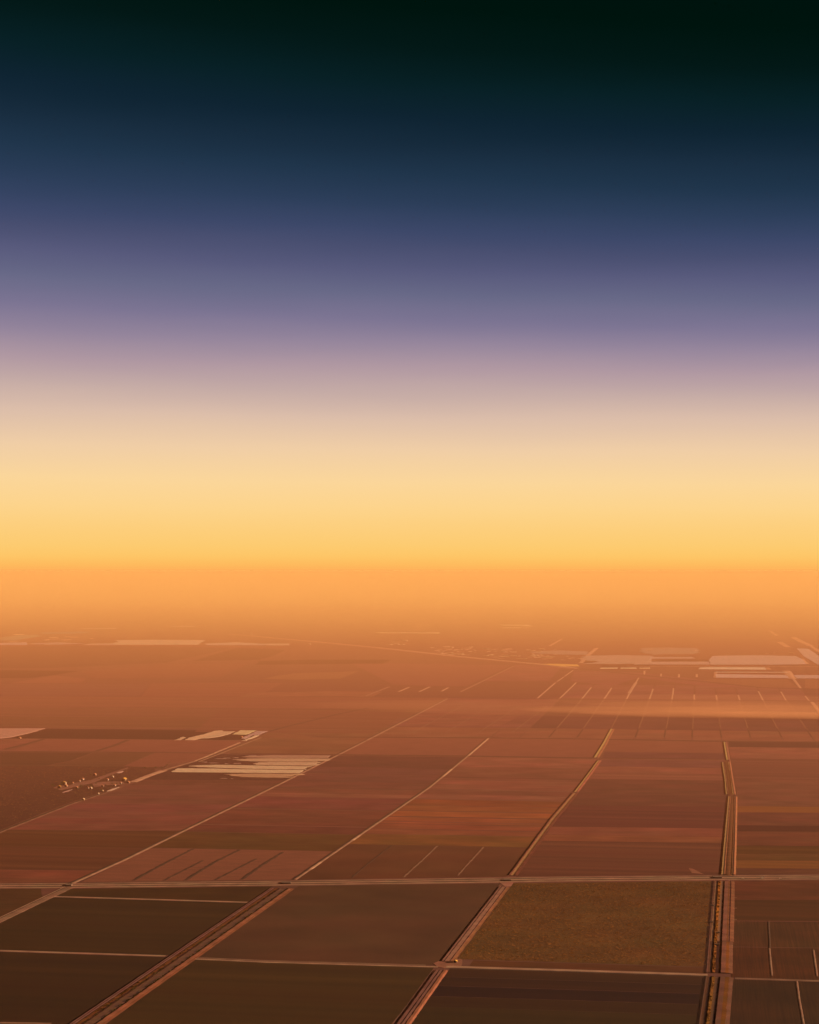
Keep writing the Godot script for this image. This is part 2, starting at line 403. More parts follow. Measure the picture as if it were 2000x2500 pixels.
	field("field", V([-317,-5636,-110,-5601,93,-5567,78.5,-5468.2,64.1,-5372.5,-140.5,-5405.4,-347.6,-5438.7,-332,-5535]), paint("soil_44", 0.072, 0.024, 0.025, "rows", Vector2(0.0042, 0.0051), "blotch", Vector2(0.0017, 0.0023)), "brown strip of the striped block left of centre, third")
	field("field", V([-348.3,-5434.6,-141.1,-5401.3,63.5,-5368.4,52.5,-5294.9,40.4,-5223.4,-164.5,-5255.4,-372,-5287.8,-360.3,-5360.2]), paint("soil_45", 0.080, 0.026, 0.024, "rows", Vector2(0.0042, 0.0051), "blotch", Vector2(0.0017, 0.0023)), "brown strip of the striped block left of centre, fourth")
	field("field", V([-375.4,-5266.8,-168.1,-5234.5,36.8,-5202.7,27.7,-5151.7,18.9,-5101.7,-185.3,-5132.8,-392,-5164.3,-383.8,-5215.1]), paint("soil_46", 0.097, 0.032, 0.025, "rows", Vector2(0.0042, 0.0051), "blotch", Vector2(0.0017, 0.0023)), "brown strip of the striped block left of centre, fifth")
	field("field", V([-392.6,-5160.6,-185.9,-5129.1,18.2,-5098,11.3,-5058.8,4.4,-5020.1,-199.2,-5050.7,-405.3,-5081.6,-399,-5120.8]), paint("soil_47", 0.137, 0.047, 0.036, "rows", Vector2(0.0042, 0.0051), "blotch", Vector2(0.0017, 0.0023)), "brown strip of the striped block left of centre, sixth, tan coloured")
	field("field", V([-406.7,-5072.9,-200.7,-5042.1,2.9,-5011.6,-11,-4933.2,-24.5,-4857.3,-227,-4886.6,-432,-4916.4,-419.6,-4993.4]), paint("soil_48", 0.103, 0.024, 0.027, "rows", Vector2(0.0042, 0.0051), "blotch", Vector2(0.0017, 0.0023)), "brown strip of the striped block left of centre, seventh")
	field("field", V([-432.6,-4913,-227.6,-4883.3,-25.1,-4854,-32.5,-4811.8,-39.9,-4770.5,-241.8,-4799.2,-446.2,-4828.3,-439.5,-4870.3]), paint("soil_49", 0.097, 0.024, 0.025, "rows", Vector2(0.0042, 0.0051), "blotch", Vector2(0.0017, 0.0023)), "brown strip of the striped block left of centre, eighth")
	field("field", V([-449.1,-4810.8,-244.8,-4781.8,-42.9,-4753.2,-56.2,-4678.1,-69.1,-4605.2,-270,-4632.8,-473.3,-4660.7,-461.4,-4734.6]), paint("soil_50", 0.089, 0.025, 0.019, "rows", Vector2(0.0042, 0.0051), "blotch", Vector2(0.0017, 0.0023)), "brown strip of the striped block left of centre, ninth")
	field("field", V([-473.8,-4657.7,-270.5,-4629.8,-69.7,-4602.3,-81.5,-4535.3,-93.1,-4470.2,-293.1,-4496.8,-495.5,-4523.7,-484.8,-4589.7]), paint("soil_51", 0.086, 0.024, 0.018, "rows", Vector2(0.0042, 0.0051), "blotch", Vector2(0.0017, 0.0023)), "brown strip of the striped block left of centre, tenth")
	field("field", V([-497.9,-4508.4,-295.6,-4481.6,-95.8,-4455,-105.9,-4397.7,-115.8,-4341.8,-315,-4367.5,-516.5,-4393.5,-507.3,-4450.2]), paint("soil_52", 0.077, 0.020, 0.016, "rows", Vector2(0.0042, 0.0051), "blotch", Vector2(0.0017, 0.0023)), "brown strip of the striped block left of centre, eleventh")
	field("field", V([-517.5,-4387.1,-316.1,-4361.1,-117,-4335.4,-139.7,-4206.1,-161.2,-4084.4,-358.5,-4109.7,-558.2,-4135.1,-538.5,-4257.4]), paint("soil_53", 0.061, 0.027, 0.008, "rows", Vector2(0.0042, 0.0051), "blotch", Vector2(0.0017, 0.0023)), "brown strip of the striped block left of centre, lowest, olive")
	field("field", V([286,-6813,492,-6797,694,-6761,647,-6424,604,-6120,401,-6152,195,-6185,239,-6484]), paint("soil_54", 0.156, 0.052, 0.041, "rows", Vector2(0.0061, 0.0042), "grain", Vector2(0.0043, 0.0057)), "bright orange field between two dark hedge lines, right of centre")
	field("field", V([188,-6136,393,-6103,596,-6071,571,-5917,546,-5772,346,-5807,144,-5842,166,-5985]), paint("soil_55", 0.145, 0.048, 0.038, "rows", Vector2(0.0042, 0.0051), "blotch", Vector2(0.0017, 0.0023)), "strip of the striped block right of centre, topmost, orange")
	field("field", V([143,-5830,344,-5795,544,-5760,521,-5631,500,-5508,303,-5541,104,-5574,123,-5699]), paint("soil_56", 0.103, 0.036, 0.027, "rows", Vector2(0.0042, 0.0051), "blotch", Vector2(0.0017, 0.0023)), "strip of the striped block right of centre, second, olive")
	field("field", V([103,-5564,302,-5530,498,-5498,495,-5479,491.7,-5460.8,296,-5493,97,-5526,100,-5545]), paint("soil_57", 0.078, 0.026, 0.020, "rows", Vector2(0.0042, 0.0051), "blotch", Vector2(0.0017, 0.0023)), "strip of the striped block right of centre, third, thin and dark")
	field("field", V([96,-5520,294.6,-5487.3,490.7,-5454.8,487.2,-5434.7,483.7,-5414.8,288,-5446.9,90,-5479.4,93,-5500]), paint("soil_58", 0.112, 0.037, 0.029, "rows", Vector2(0.0042, 0.0051), "blotch", Vector2(0.0017, 0.0023)), "strip of the striped block right of centre, fourth, thin")
	field("field", V([87.8,-5464.6,285.7,-5432.2,481.2,-5400.2,471.7,-5345.3,462.3,-5291.6,268,-5322.8,71.3,-5354.3,79.5,-5408.9]), paint("soil_59", 0.139, 0.046, 0.036, "rows", Vector2(0.0042, 0.0051), "blotch", Vector2(0.0017, 0.0023)), "strip of the striped block right of centre, fifth, ruddy")
	field("field", V([70.5,-5348.7,267.1,-5317.2,461.4,-5286.1,452.6,-5235.7,444,-5186.3,250.5,-5216.7,54.6,-5247.4,62.8,-5297.6]), paint("soil_60", 0.131, 0.043, 0.034, "rows", Vector2(0.0042, 0.0051), "blotch", Vector2(0.0017, 0.0023)), "strip of the striped block right of centre, sixth, ruddy")
	field("field", V([51.5,-5230,247.4,-5199.4,441,-5169.1,431.8,-5117,422.3,-5066,228.8,-5095.7,33,-5125.7,42.2,-5177.3]), paint("soil_61", 0.103, 0.034, 0.027, "rows", Vector2(0.0042, 0.0051), "blotch", Vector2(0.0017, 0.0023)), "strip of the striped block right of centre, seventh, olive")
	field("field", V([32.1,-5120.5,227.9,-5090.6,421.4,-5060.9,412.8,-5014.8,404.4,-4969.6,211.2,-4998.6,15.7,-5028,23.8,-5073.8]), paint("soil_62", 0.145, 0.048, 0.038, "rows", Vector2(0.0042, 0.0051), "blotch", Vector2(0.0017, 0.0023)), "strip of the striped block right of centre, eighth, ruddy")
	field("field", V([12.2,-5008.5,207.7,-4979.2,400.8,-4950.3,389.5,-4889.1,378.4,-4829.4,185.6,-4857.6,-9.5,-4886,1.2,-4946.5]), paint("soil_63", 0.130, 0.036, 0.015, "rows", Vector2(0.0042, 0.0051), "blotch", Vector2(0.0017, 0.0023)), "strip of the striped block right of centre, ninth")
	field("field", V([-11,-4877.7,184.1,-4849.2,376.9,-4821.2,367.9,-4772.8,359.1,-4725.5,166.6,-4752.9,-28.2,-4780.7,-19.6,-4828.7]), paint("soil_64", 0.153, 0.046, 0.019, "rows", Vector2(0.0042, 0.0051), "blotch", Vector2(0.0017, 0.0023)), "strip of the striped block right of centre, tenth")
	field("field", V([-30.7,-4766.3,164,-4738.6,356.5,-4711.2,347.4,-4662,338.4,-4613.7,146.2,-4640.5,-48.2,-4667.6,-39.6,-4716.4]), paint("soil_65", 0.192, 0.056, 0.022, "rows", Vector2(0.0042, 0.0051), "blotch", Vector2(0.0017, 0.0023)), "strip of the striped block right of centre, eleventh, brightest orange")
	field("field", V([-51.2,-4650.7,143.3,-4623.8,335.5,-4597.1,329.3,-4560.5,323.1,-4524.4,130.6,-4550.7,-64.2,-4577.3,-57.8,-4613.7]), paint("soil_66", 0.172, 0.047, 0.023, "rows", Vector2(0.0042, 0.0051), "blotch", Vector2(0.0017, 0.0023)), "strip of the striped block right of centre, twelfth")
	field("field", V([-66.6,-4564,128.3,-4537.5,320.9,-4511.3,318.6,-4497.6,316.2,-4483.9,123.5,-4510,-71.5,-4536.3,-69,-4550.1]), paint("soil_67", 0.163, 0.045, 0.023, "rows", Vector2(0.0042, 0.0051), "blotch", Vector2(0.0017, 0.0023)), "strip of the striped block right of centre, thirteenth, thin")
	field("field", V([-73.3,-4526.2,121.8,-4499.9,314.5,-4473.9,307.7,-4433.6,300.9,-4394,107.8,-4419.6,-87.6,-4445.5,-80.5,-4485.5]), paint("soil_68", 0.150, 0.040, 0.023, "rows", Vector2(0.0042, 0.0051), "blotch", Vector2(0.0017, 0.0023)), "strip of the striped block right of centre, fourteenth")
	field("field", V([-89.8,-4433,105.6,-4407.2,298.8,-4381.7,292.4,-4344.2,286.2,-4307.4,92.7,-4332.5,-103.1,-4357.9,-96.5,-4395.1]), paint("soil_69", 0.142, 0.042, 0.024, "rows", Vector2(0.0042, 0.0051), "blotch", Vector2(0.0017, 0.0023)), "strip of the striped block right of centre, fifteenth")
	field("field", V([-104.3,-4351.5,91.6,-4326.1,285.1,-4301.1,271.1,-4219,257.7,-4140,63.6,-4164.7,-132.8,-4189.6,-118.8,-4269]), paint("soil_70", 0.113, 0.045, 0.014, "rows", Vector2(0.0042, 0.0051), "blotch", Vector2(0.0017, 0.0023)), "strip of the striped block right of centre, lowest, olive green")
	field("field", V([-133.5,-4185.4,-68,-4177.1,-2.7,-4168.8,62.4,-4160.5,127.2,-4152.3,191.7,-4144.1,256,-4136,243.9,-4065.2,232.3,-3996.8,221,-3930.7,210.2,-3866.8,199.6,-3804.9,189.4,-3744.9,121.1,-3739,53,-3733.1,-14.9,-3727.2,-82.6,-3721.3,-150.1,-3715.5,-217.4,-3709.7,-204.7,-3781.3,-191.6,-3855.7,-178,-3933.1,-163.8,-4013.7,-149,-4097.8]), paint("soil_71", 0.087, 0.030, 0.015, "blotch", Vector2(0.0011, 0.0013), "grain", Vector2(0.0051, 0.0043)), "dark rough field above the main road with thin slanting tracks")
	field("field", V([709,-6749,903,-6712,1095,-6675,1063,-6465,1032,-6267,841,-6291,648,-6316,677,-6526]), paint("soil_72", 0.153, 0.051, 0.040, "rows", Vector2(0.0061, 0.0042), "grain", Vector2(0.0043, 0.0057)), "orange field between the two pale canals, uppermost")
	field("field", V([646,-6304,839,-6280,1030,-6256,1016,-6162,1002,-6071,811,-6090,619,-6109,632,-6205]), paint("soil_73", 0.070, 0.023, 0.027, "rows", Vector2(0.0042, 0.0051), "blotch", Vector2(0.0017, 0.0023)), "purple strip between the two pale canals")
	field("field", V([614,-6062,804,-6039,993,-6016,976,-5907,960,-5803,770,-5825,578,-5848,596,-5953]), paint("soil_74", 0.090, 0.030, 0.034, "rows", Vector2(0.0042, 0.0051), "blotch", Vector2(0.0017, 0.0023)), "field strip between the two pale canals, purple, topmost")
	field("field", V([577,-5843,769,-5820,960,-5798,945,-5702,931,-5609,738,-5631,544,-5653,560,-5747]), paint("soil_75", 0.143, 0.047, 0.037, "rows", Vector2(0.0042, 0.0051), "blotch", Vector2(0.0017, 0.0023)), "field strip between the two pale canals, ruddy, second")
	field("field", V([543,-5649,737,-5627,930,-5605,918,-5526,907,-5450,712,-5471,516,-5493,529,-5570]), paint("soil_76", 0.142, 0.047, 0.037, "bands", Vector2(0.0013, 0.0021), "grain", Vector2(0.0047, 0.0053)), "field strip between the two pale canals, ruddy, third")
	field("field", V([515,-5489,711,-5467,906,-5446,878.8,-5266.8,853.3,-5099.5,654.9,-5120,454.9,-5140.7,484.2,-5309]), paint("soil_77", 0.072, 0.024, 0.019, "rows", Vector2(0.0042, 0.0051), "blotch", Vector2(0.0017, 0.0023)), "field strip between the two pale canals, dark, fourth")
	field("field", V([452.8,-5129.3,653,-5108.7,851.6,-5088.2,830.1,-4964.1,809.1,-4845.9,609.1,-4865.5,407.6,-4885.3,429.6,-5004.3]), paint("soil_78", 0.067, 0.022, 0.018, "rows", Vector2(0.0042, 0.0051), "blotch", Vector2(0.0017, 0.0023)), "field strip between the two pale canals, dark, fifth")
	field("field", V([406.9,-4881.9,608.5,-4862.1,808.5,-4842.5,771.3,-4633.5,737.2,-4441.9,536.4,-4459.9,334,-4478,367.8,-4671.2]), paint("soil_79", 0.075, 0.018, 0.018, "bands", Vector2(0.0013, 0.0021), "grain", Vector2(0.0047, 0.0053)), "field strip between the two pale canals, broad dark, sixth")
	field("field", V([333.5,-4475.2,535.9,-4457,736.7,-4439,724.5,-4370.4,712.6,-4303.9,512.3,-4321.3,310.3,-4338.9,321.7,-4406]), paint("soil_80", 0.136, 0.040, 0.029, "rows", Vector2(0.0042, 0.0051), "blotch", Vector2(0.0017, 0.0023)), "field strip between the two pale canals, reddish, seventh")
	field("field", V([309.8,-4336.2,511.8,-4318.6,712.2,-4301.2,703.5,-4252.4,695,-4204.7,494.9,-4221.7,293.2,-4238.8,301.4,-4286.9]), paint("soil_81", 0.136, 0.042, 0.024, "rows", Vector2(0.0042, 0.0051), "blotch", Vector2(0.0017, 0.0023)), "field strip between the two pale canals, reddish brown, eighth")
	field("field", V([292.8,-4236.2,494.5,-4219.1,694.5,-4202.1,652,-3975.6,613.8,-3772.3,411.2,-3761.5,209.6,-3747.8,248.6,-3977]), paint("soil_82", 0.094, 0.029, 0.019, "bands", Vector2(0.0013, 0.0021), "grain", Vector2(0.0047, 0.0053)), "field strip between the two pale canals, darkest, along the main road")
	field("field", V([1117,-6678,1456,-6647,1792,-6617,1765,-6520,1740,-6426,1415,-6455,1087,-6483,1102,-6579]), paint("soil_83", 0.029, 0.010, 0.011, "bands", Vector2(0.0013, 0.0021), "grain", Vector2(0.0047, 0.0053)), "field strip at the right edge beyond the pale canal, purple, topmost")
	field("field", V([1086,-6477,1414,-6449,1738,-6420,1686,-6226,1636,-6044,1333,-6069,1027,-6094,1056,-6280]), paint("soil_84", 0.150, 0.050, 0.039, "rows", Vector2(0.0042, 0.0051), "blotch", Vector2(0.0017, 0.0023)), "field strip at the right edge beyond the pale canal, orange, second")
	field("field", V([1026,-6083,1331,-6058,1633,-6033,1551,-5730,1477,-5457,1208,-5476,936,-5496,979,-5775]), paint("soil_85", 0.103, 0.034, 0.027, "bands", Vector2(0.0013, 0.0021), "grain", Vector2(0.0047, 0.0053)), "field strip at the right edge beyond the pale canal, brown, third")
	field("field", V([936,-5492,1207,-5472,1475,-5452,1386,-5122.9,1306.8,-4831.1,1071.5,-4846.5,834.7,-4862,884.9,-5157.8]), paint("soil_86", 0.101, 0.036, 0.026, "rows", Vector2(0.0042, 0.0051), "blotch", Vector2(0.0017, 0.0023)), "field strip at the right edge beyond the pale canal, brown, fourth")
	field("field", V([834.1,-4858.6,1070.7,-4843.1,1305.9,-4827.8,1290.1,-4769.5,1274.6,-4712.6,1044.7,-4727.3,813.3,-4742,823.6,-4799.6]), paint("soil_87", 0.165, 0.057, 0.017, "bands", Vector2(0.0013, 0.0021), "grain", Vector2(0.0047, 0.0053)), "field strip at the right edge beyond the pale canal, tan, fifth")
	field("field", V([812.8,-4738.8,1044,-4724.1,1273.8,-4709.4,1240.7,-4587.6,1209.3,-4472,990.3,-4485.2,770,-4498.5,790.8,-4615.5]), paint("soil_88", 0.085, 0.025, 0.019, "rows", Vector2(0.0042, 0.0051), "blotch", Vector2(0.0017, 0.0023)), "field strip at the right edge beyond the pale canal, sixth")
	field("field", V([769.4,-4495.6,989.6,-4482.3,1208.5,-4469.1,1195.3,-4420.6,1182.5,-4373.1,967.9,-4385.8,752.2,-4398.5,760.7,-4446.5]), paint("soil_89", 0.043, 0.009, 0.007, "bands", Vector2(0.0013, 0.0021), "grain", Vector2(0.0047, 0.0053)), "field strip at the right edge beyond the pale canal, dark, seventh")
	field("field", V([751.7,-4395.7,967.3,-4383,1181.7,-4370.4,1150.7,-4256.2,1121.3,-4147.8,916.9,-4159.2,711.4,-4170.7,731.1,-4280.2]), paint("soil_90", 0.091, 0.026, 0.016, "rows", Vector2(0.0042, 0.0051), "blotch", Vector2(0.0017, 0.0023)), "field strip at the right edge beyond the pale canal, eighth")
	field("field", V([710.9,-4168.2,916.3,-4156.7,1120.6,-4145.3,1105,-4087.8,1089.8,-4031.9,890.1,-4042.7,689.4,-4053.6,700,-4110.1]), paint("soil_91", 0.065, 0.024, 0.005, "bands", Vector2(0.0013, 0.0021), "grain", Vector2(0.0047, 0.0053)), "field strip at the right edge beyond the pale canal, olive, ninth")
	field("field", V([688.9,-4051.3,889.6,-4040.4,1089.2,-4029.6,1076.3,-3982.1,1063.7,-3935.7,867.9,-3946.1,671.1,-3956.5,679.9,-4003.3]), paint("soil_92", 0.084, 0.033, 0.010, "rows", Vector2(0.0042, 0.0051), "blotch", Vector2(0.0017, 0.0023)), "field strip at the right edge beyond the pale canal, olive, tenth")
	field("field", V([670.6,-3954.2,867.4,-3943.8,1063.1,-3933.5,1049.3,-3882.8,1035.9,-3833.4,844.3,-3843.2,651.6,-3853.2,661,-3903]), paint("soil_93", 0.155, 0.056, 0.016, "bands", Vector2(0.0013, 0.0021), "grain", Vector2(0.0047, 0.0053)), "field strip at the right edge beyond the pale canal, orange, eleventh")
	field("field", V([650.8,-3848.9,843.3,-3839,1034.7,-3829.1,1029.1,-3808.3,1023.5,-3787.7,829.7,-3780.5,636.6,-3773.2,643.6,-3810.7]), paint("soil_94", 0.081, 0.027, 0.016, "rows", Vector2(0.0042, 0.0051), "blotch", Vector2(0.0017, 0.0023)), "field strip at the right edge beyond the pale canal, dark, along the main road")
	field("field", V([458,-7243,506,-7236,554,-7229,523,-7024,495,-6830,446,-6834,397,-6838,427,-7035]), paint("soil_95", 0.146, 0.053, 0.038, "blotch", Vector2(0.0011, 0.0013), "grain", Vector2(0.0051, 0.0043)), "square field in the near row on the right, first from its left end", null, 1.5)
	field("field", V([705,-8901,754,-8895,802,-8889,667,-7986,557,-7251,509,-7258,461,-7266,571,-8000]), paint("soil_96", 0.055, 0.018, 0.021, "blotch", Vector2(0.0011, 0.0013), "grain", Vector2(0.0051, 0.0043)), "square field in the dusty row on the right, first from its left end", null, 1.5)  # soils of the whole dusty row are darkened for the shadow of the dust
	field("field", V([873,-10019,920,-10012,968,-10005,884,-9445,810,-8945,762,-8951,714,-8957,789,-9458]), paint("soil_97", 0.142, 0.054, 0.054, "blotch", Vector2(0.0011, 0.0013), "grain", Vector2(0.0051, 0.0043)), "square field in the far row on the right, first from its left end", null, 1.5)
	field("field", V([560,-7228,607,-7220,653,-7213,623,-7008,593,-6813,547,-6822,500,-6830,529,-7023]), paint("soil_98", 0.148, 0.054, 0.038, "blotch", Vector2(0.0011, 0.0013), "grain", Vector2(0.0051, 0.0043)), "square field in the near row on the right, second from its left end", null, 1.5)
	field("field", V([808,-8888,856,-8882,903,-8876,768,-7972,657,-7235,610,-7243,563,-7250,673,-7986]), paint("soil_99", 0.068, 0.022, 0.026, "blotch", Vector2(0.0011, 0.0013), "grain", Vector2(0.0051, 0.0043)), "square field in the dusty row on the right, second from its left end", null, 1.5)
	field("field", V([976,-10004,1023,-9997,1070,-9990,986,-9431,911,-8932,864,-8938,818,-8944,892,-9444]), paint("soil_100", 0.144, 0.055, 0.053, "blotch", Vector2(0.0011, 0.0013), "grain", Vector2(0.0051, 0.0043)), "square field in the far row on the right, second from its left end", null, 1.5)
	field("field", V([659,-7212,708,-7205,756,-7197,725,-6990,695,-6794,647,-6803,599,-6812,628,-7007]), paint("soil_101", 0.150, 0.054, 0.039, "blotch", Vector2(0.0011, 0.0013), "grain", Vector2(0.0051, 0.0043)), "square field in the near row on the right, third from its left end", null, 1.5)
	field("field", V([909,-8875,958,-8869,1007,-8862,871,-7957,760,-7219,711,-7227,663,-7234,773,-7971]), paint("soil_102", 0.081, 0.027, 0.031, "blotch", Vector2(0.0011, 0.0013), "grain", Vector2(0.0051, 0.0043)), "square field in the dusty row on the right, third from its left end", null, 1.5)
	field("field", V([1078,-9989,1126,-9982,1174,-9974,1090,-9417,1015,-8919,967,-8925,919,-8931,994,-9430]), paint("soil_103", 0.147, 0.056, 0.049, "blotch", Vector2(0.0011, 0.0013), "grain", Vector2(0.0051, 0.0043)), "square field in the far row on the right, third from its left end", null, 1.5)
	field("field", V([762,-7196,811,-7189,859,-7181,827,-6972,797,-6774,749,-6783,701,-6793,731,-6989]), paint("soil_104", 0.147, 0.054, 0.038, "blotch", Vector2(0.0011, 0.0013), "grain", Vector2(0.0051, 0.0043)), "square field in the near row on the right, fourth from its left end", null, 1.5)
	field("field", V([1013,-8862,1062,-8855,1111,-8849,974,-7941,862,-7203,814,-7211,765,-7218,877,-7956]), paint("soil_105", 0.062, 0.020, 0.023, "blotch", Vector2(0.0011, 0.0013), "grain", Vector2(0.0051, 0.0043)), "square field in the dusty row on the right, fourth from its left end", null, 1.5)
	field("field", V([1182,-9973,1230,-9966,1278,-9959,1194,-9403,1119,-8905,1071,-8911,1023,-8918,1098,-9416]), paint("soil_106", 0.143, 0.055, 0.054, "blotch", Vector2(0.0011, 0.0013), "grain", Vector2(0.0051, 0.0043)), "square field in the far row on the right, fourth from its left end", null, 1.5)
	field("field", V([865,-7180,913,-7173,960,-7165,928,-6954,898,-6755,851,-6764,803,-6773,833,-6971]), paint("soil_107", 0.149, 0.054, 0.039, "blotch", Vector2(0.0011, 0.0013), "grain", Vector2(0.0051, 0.0043)), "square field in the near row on the right, fifth from its left end", null, 1.5)
	field("field", V([1117,-8848,1166,-8842,1214,-8836,1076,-7926,964,-7187,916,-7195,868,-7202,980,-7941]), paint("soil_108", 0.075, 0.025, 0.028, "blotch", Vector2(0.0011, 0.0013), "grain", Vector2(0.0051, 0.0043)), "square field in the dusty row on the right, fifth from its left end", null, 1.5)
	field("field", V([1286,-9958,1334,-9951,1382,-9944,1297,-9388,1222,-8892,1174,-8898,1127,-8904,1202,-9402]), paint("soil_109", 0.146, 0.055, 0.051, "blotch", Vector2(0.0011, 0.0013), "grain", Vector2(0.0051, 0.0043)), "square field in the far row on the right, fifth from its left end", null, 1.5)
	field("field", V([966,-7164,1013,-7157,1059,-7150,1026,-6937,996,-6736,950,-6745,904,-6754,934,-6953]), paint("soil_110", 0.146, 0.053, 0.038, "blotch", Vector2(0.0011, 0.0013), "grain", Vector2(0.0051, 0.0043)), "square field in the near row on the right, sixth from its left end", null, 1.5)
	field("field", V([1220,-8835,1268,-8829,1316,-8823,1176,-7912,1062,-7172,1016,-7179,970,-7186,1082,-7926]), paint("soil_111", 0.056, 0.018, 0.021, "blotch", Vector2(0.0011, 0.0013), "grain", Vector2(0.0051, 0.0043)), "square field in the dusty row on the right, sixth from its left end", null, 1.5)
	field("field", V([1390,-9943,1437,-9936,1484,-9929,1399,-9375,1323,-8879,1276,-8885,1230,-8891,1305,-9387]), paint("soil_112", 0.142, 0.054, 0.054, "blotch", Vector2(0.0011, 0.0013), "grain", Vector2(0.0051, 0.0043)), "square field in the far row on the right, sixth from its left end", null, 1.5)
	field("field", V([1065,-7149,1113,-7141,1162,-7134,1129,-6919,1098,-6716,1050,-6725,1001,-6735,1032,-6936]), paint("soil_113", 0.148, 0.054, 0.039, "blotch", Vector2(0.0011, 0.0013), "grain", Vector2(0.0051, 0.0043)), "square field in the near row on the right, seventh from its left end", null, 1.5)
	field("field", V([1321,-8822,1370,-8816,1419,-8810,1279,-7897,1165,-7156,1117,-7163,1068,-7171,1182,-7911]), paint("soil_114", 0.068, 0.023, 0.026, "blotch", Vector2(0.0011, 0.0013), "grain", Vector2(0.0051, 0.0043)), "square field in the dusty row on the right, seventh from its left end", null, 1.5)
	field("field", V([1492,-9928,1539,-9921,1587,-9914,1502,-9360,1426,-8866,1379,-8872,1331,-8878,1407,-9373]), paint("soil_115", 0.144, 0.055, 0.053, "blotch", Vector2(0.0011, 0.0013), "grain", Vector2(0.0051, 0.0043)), "square field in the far row on the right, seventh from its left end", null, 1.5)
	field("field", V([1167,-7133,1216,-7126,1264,-7118,1232,-6906,1201,-6706,1152,-6710,1103,-6715,1134,-6918]), paint("soil_116", 0.150, 0.055, 0.039, "blotch", Vector2(0.0011, 0.0013), "grain", Vector2(0.0051, 0.0043)), "square field in the near row on the right, eighth from its left end", null, 1.5)
	field("field", V([1424,-8809,1472,-8803,1520,-8797,1380,-7882,1267,-7140,1219,-7147,1171,-7155,1284,-7896]), paint("soil_117", 0.081, 0.027, 0.031, "blotch", Vector2(0.0011, 0.0013), "grain", Vector2(0.0051, 0.0043)), "square field in the dusty row on the right, eighth from its left end", null, 1.5)
	field("field", V([1595,-9913,1641,-9906,1687,-9899,1603,-9347,1527,-8853,1481,-8859,1434,-8865,1510,-9359]), paint("soil_118", 0.147, 0.056, 0.049, "blotch", Vector2(0.0011, 0.0013), "grain", Vector2(0.0051, 0.0043)), "square field in the far row on the right, eighth from its left end", null, 1.5)
	field("field", V([1270,-7118,1322,-7110,1374,-7102,1342,-6893,1312,-6695,1259,-6700,1207,-6705,1237,-6905]), paint("soil_119", 0.147, 0.054, 0.038, "blotch", Vector2(0.0011, 0.0013), "grain", Vector2(0.0051, 0.0043)), "square field in the near row on the right, ninth from its left end", null, 1.5)
	field("field", V([1526,-8796,1578,-8789,1629,-8783,1490,-7867,1377,-7124,1325,-7132,1273,-7139,1386,-7881]), paint("soil_120", 0.062, 0.020, 0.023, "blotch", Vector2(0.0011, 0.0013), "grain", Vector2(0.0051, 0.0043)), "square field in the dusty row on the right, ninth from its left end", null, 1.5)
	field("field", V([1695,-9898,1745,-9890,1796,-9883,1712,-9331,1637,-8839,1586,-8845,1535,-8852,1610,-9345]), paint("soil_121", 0.143, 0.055, 0.054, "blotch", Vector2(0.0011, 0.0013), "grain", Vector2(0.0051, 0.0043)), "square field in the far row on the right, ninth from its left end", null, 1.5)
	field("field", V([1380,-7101,1430,-7094,1480,-7086,1449,-6880,1420,-6686,1369,-6690,1318,-6695,1348,-6892]), paint("soil_122", 0.149, 0.054, 0.039, "blotch", Vector2(0.0011, 0.0013), "grain", Vector2(0.0051, 0.0043)), "square field in the near row on the right, tenth from its left end", null, 1.5)
	field("field", V([1635,-8782,1685,-8775,1735,-8769,1596,-7852,1484,-7108,1433,-7116,1383,-7123,1496,-7866]), paint("soil_123", 0.074, 0.024, 0.028, "blotch", Vector2(0.0011, 0.0013), "grain", Vector2(0.0051, 0.0043)), "square field in the dusty row on the right, tenth from its left end", null, 1.5)
	field("field", V([1804,-9882,1852,-9875,1901,-9867,1817,-9317,1743,-8825,1694,-8831,1645,-8837,1720,-9330]), paint("soil_124", 0.146, 0.055, 0.051, "blotch", Vector2(0.0011, 0.0013), "grain", Vector2(0.0051, 0.0043)), "square field in the far row on the right, tenth from its left end", null, 1.5)
	field("field", V([1486,-7086,1538,-7078,1589,-7070,1558,-6867,1529,-6675,1477,-6680,1426,-6685,1455,-6879]), paint("soil_125", 0.146, 0.053, 0.038, "blotch", Vector2(0.0011, 0.0013), "grain", Vector2(0.0051, 0.0043)), "square field in the near row on the right, eleventh from its left end", null, 1.5)
	field("field", V([1741,-8768,1793,-8762,1846,-8755,1706,-7836,1592,-7092,1541,-7100,1490,-7107,1602,-7851]), paint("soil_126", 0.055, 0.018, 0.021, "blotch", Vector2(0.0011, 0.0013), "grain", Vector2(0.0051, 0.0043)), "square field in the dusty row on the right, eleventh from its left end", null, 1.5)
	field("field", V([1908,-9866,1960,-9859,2012,-9851,1928,-9302,1853,-8811,1802,-8817,1751,-8824,1825,-9316]), paint("soil_127", 0.142, 0.054, 0.054, "blotch", Vector2(0.0011, 0.0013), "grain", Vector2(0.0051, 0.0043)), "square field in the far row on the right, eleventh from its left end", null, 1.5)
	field("field", V([1595,-7070,1648,-7062,1700,-7054,1670,-6854,1641,-6665,1588,-6670,1535,-6675,1564,-6867]), paint("soil_128", 0.148, 0.054, 0.038, "blotch", Vector2(0.0011, 0.0013), "grain", Vector2(0.0051, 0.0043)), "square field in the near row on the right, twelfth from its left end", null, 1.5)
	field("field", V([1852,-8754,1905,-8748,1958,-8742,1818,-7821,1704,-7076,1651,-7083,1598,-7091,1712,-7835]), paint("soil_129", 0.067, 0.022, 0.025, "blotch", Vector2(0.0011, 0.0013), "grain", Vector2(0.0051, 0.0043)), "square field in the dusty row on the right, twelfth from its left end", null, 1.5)
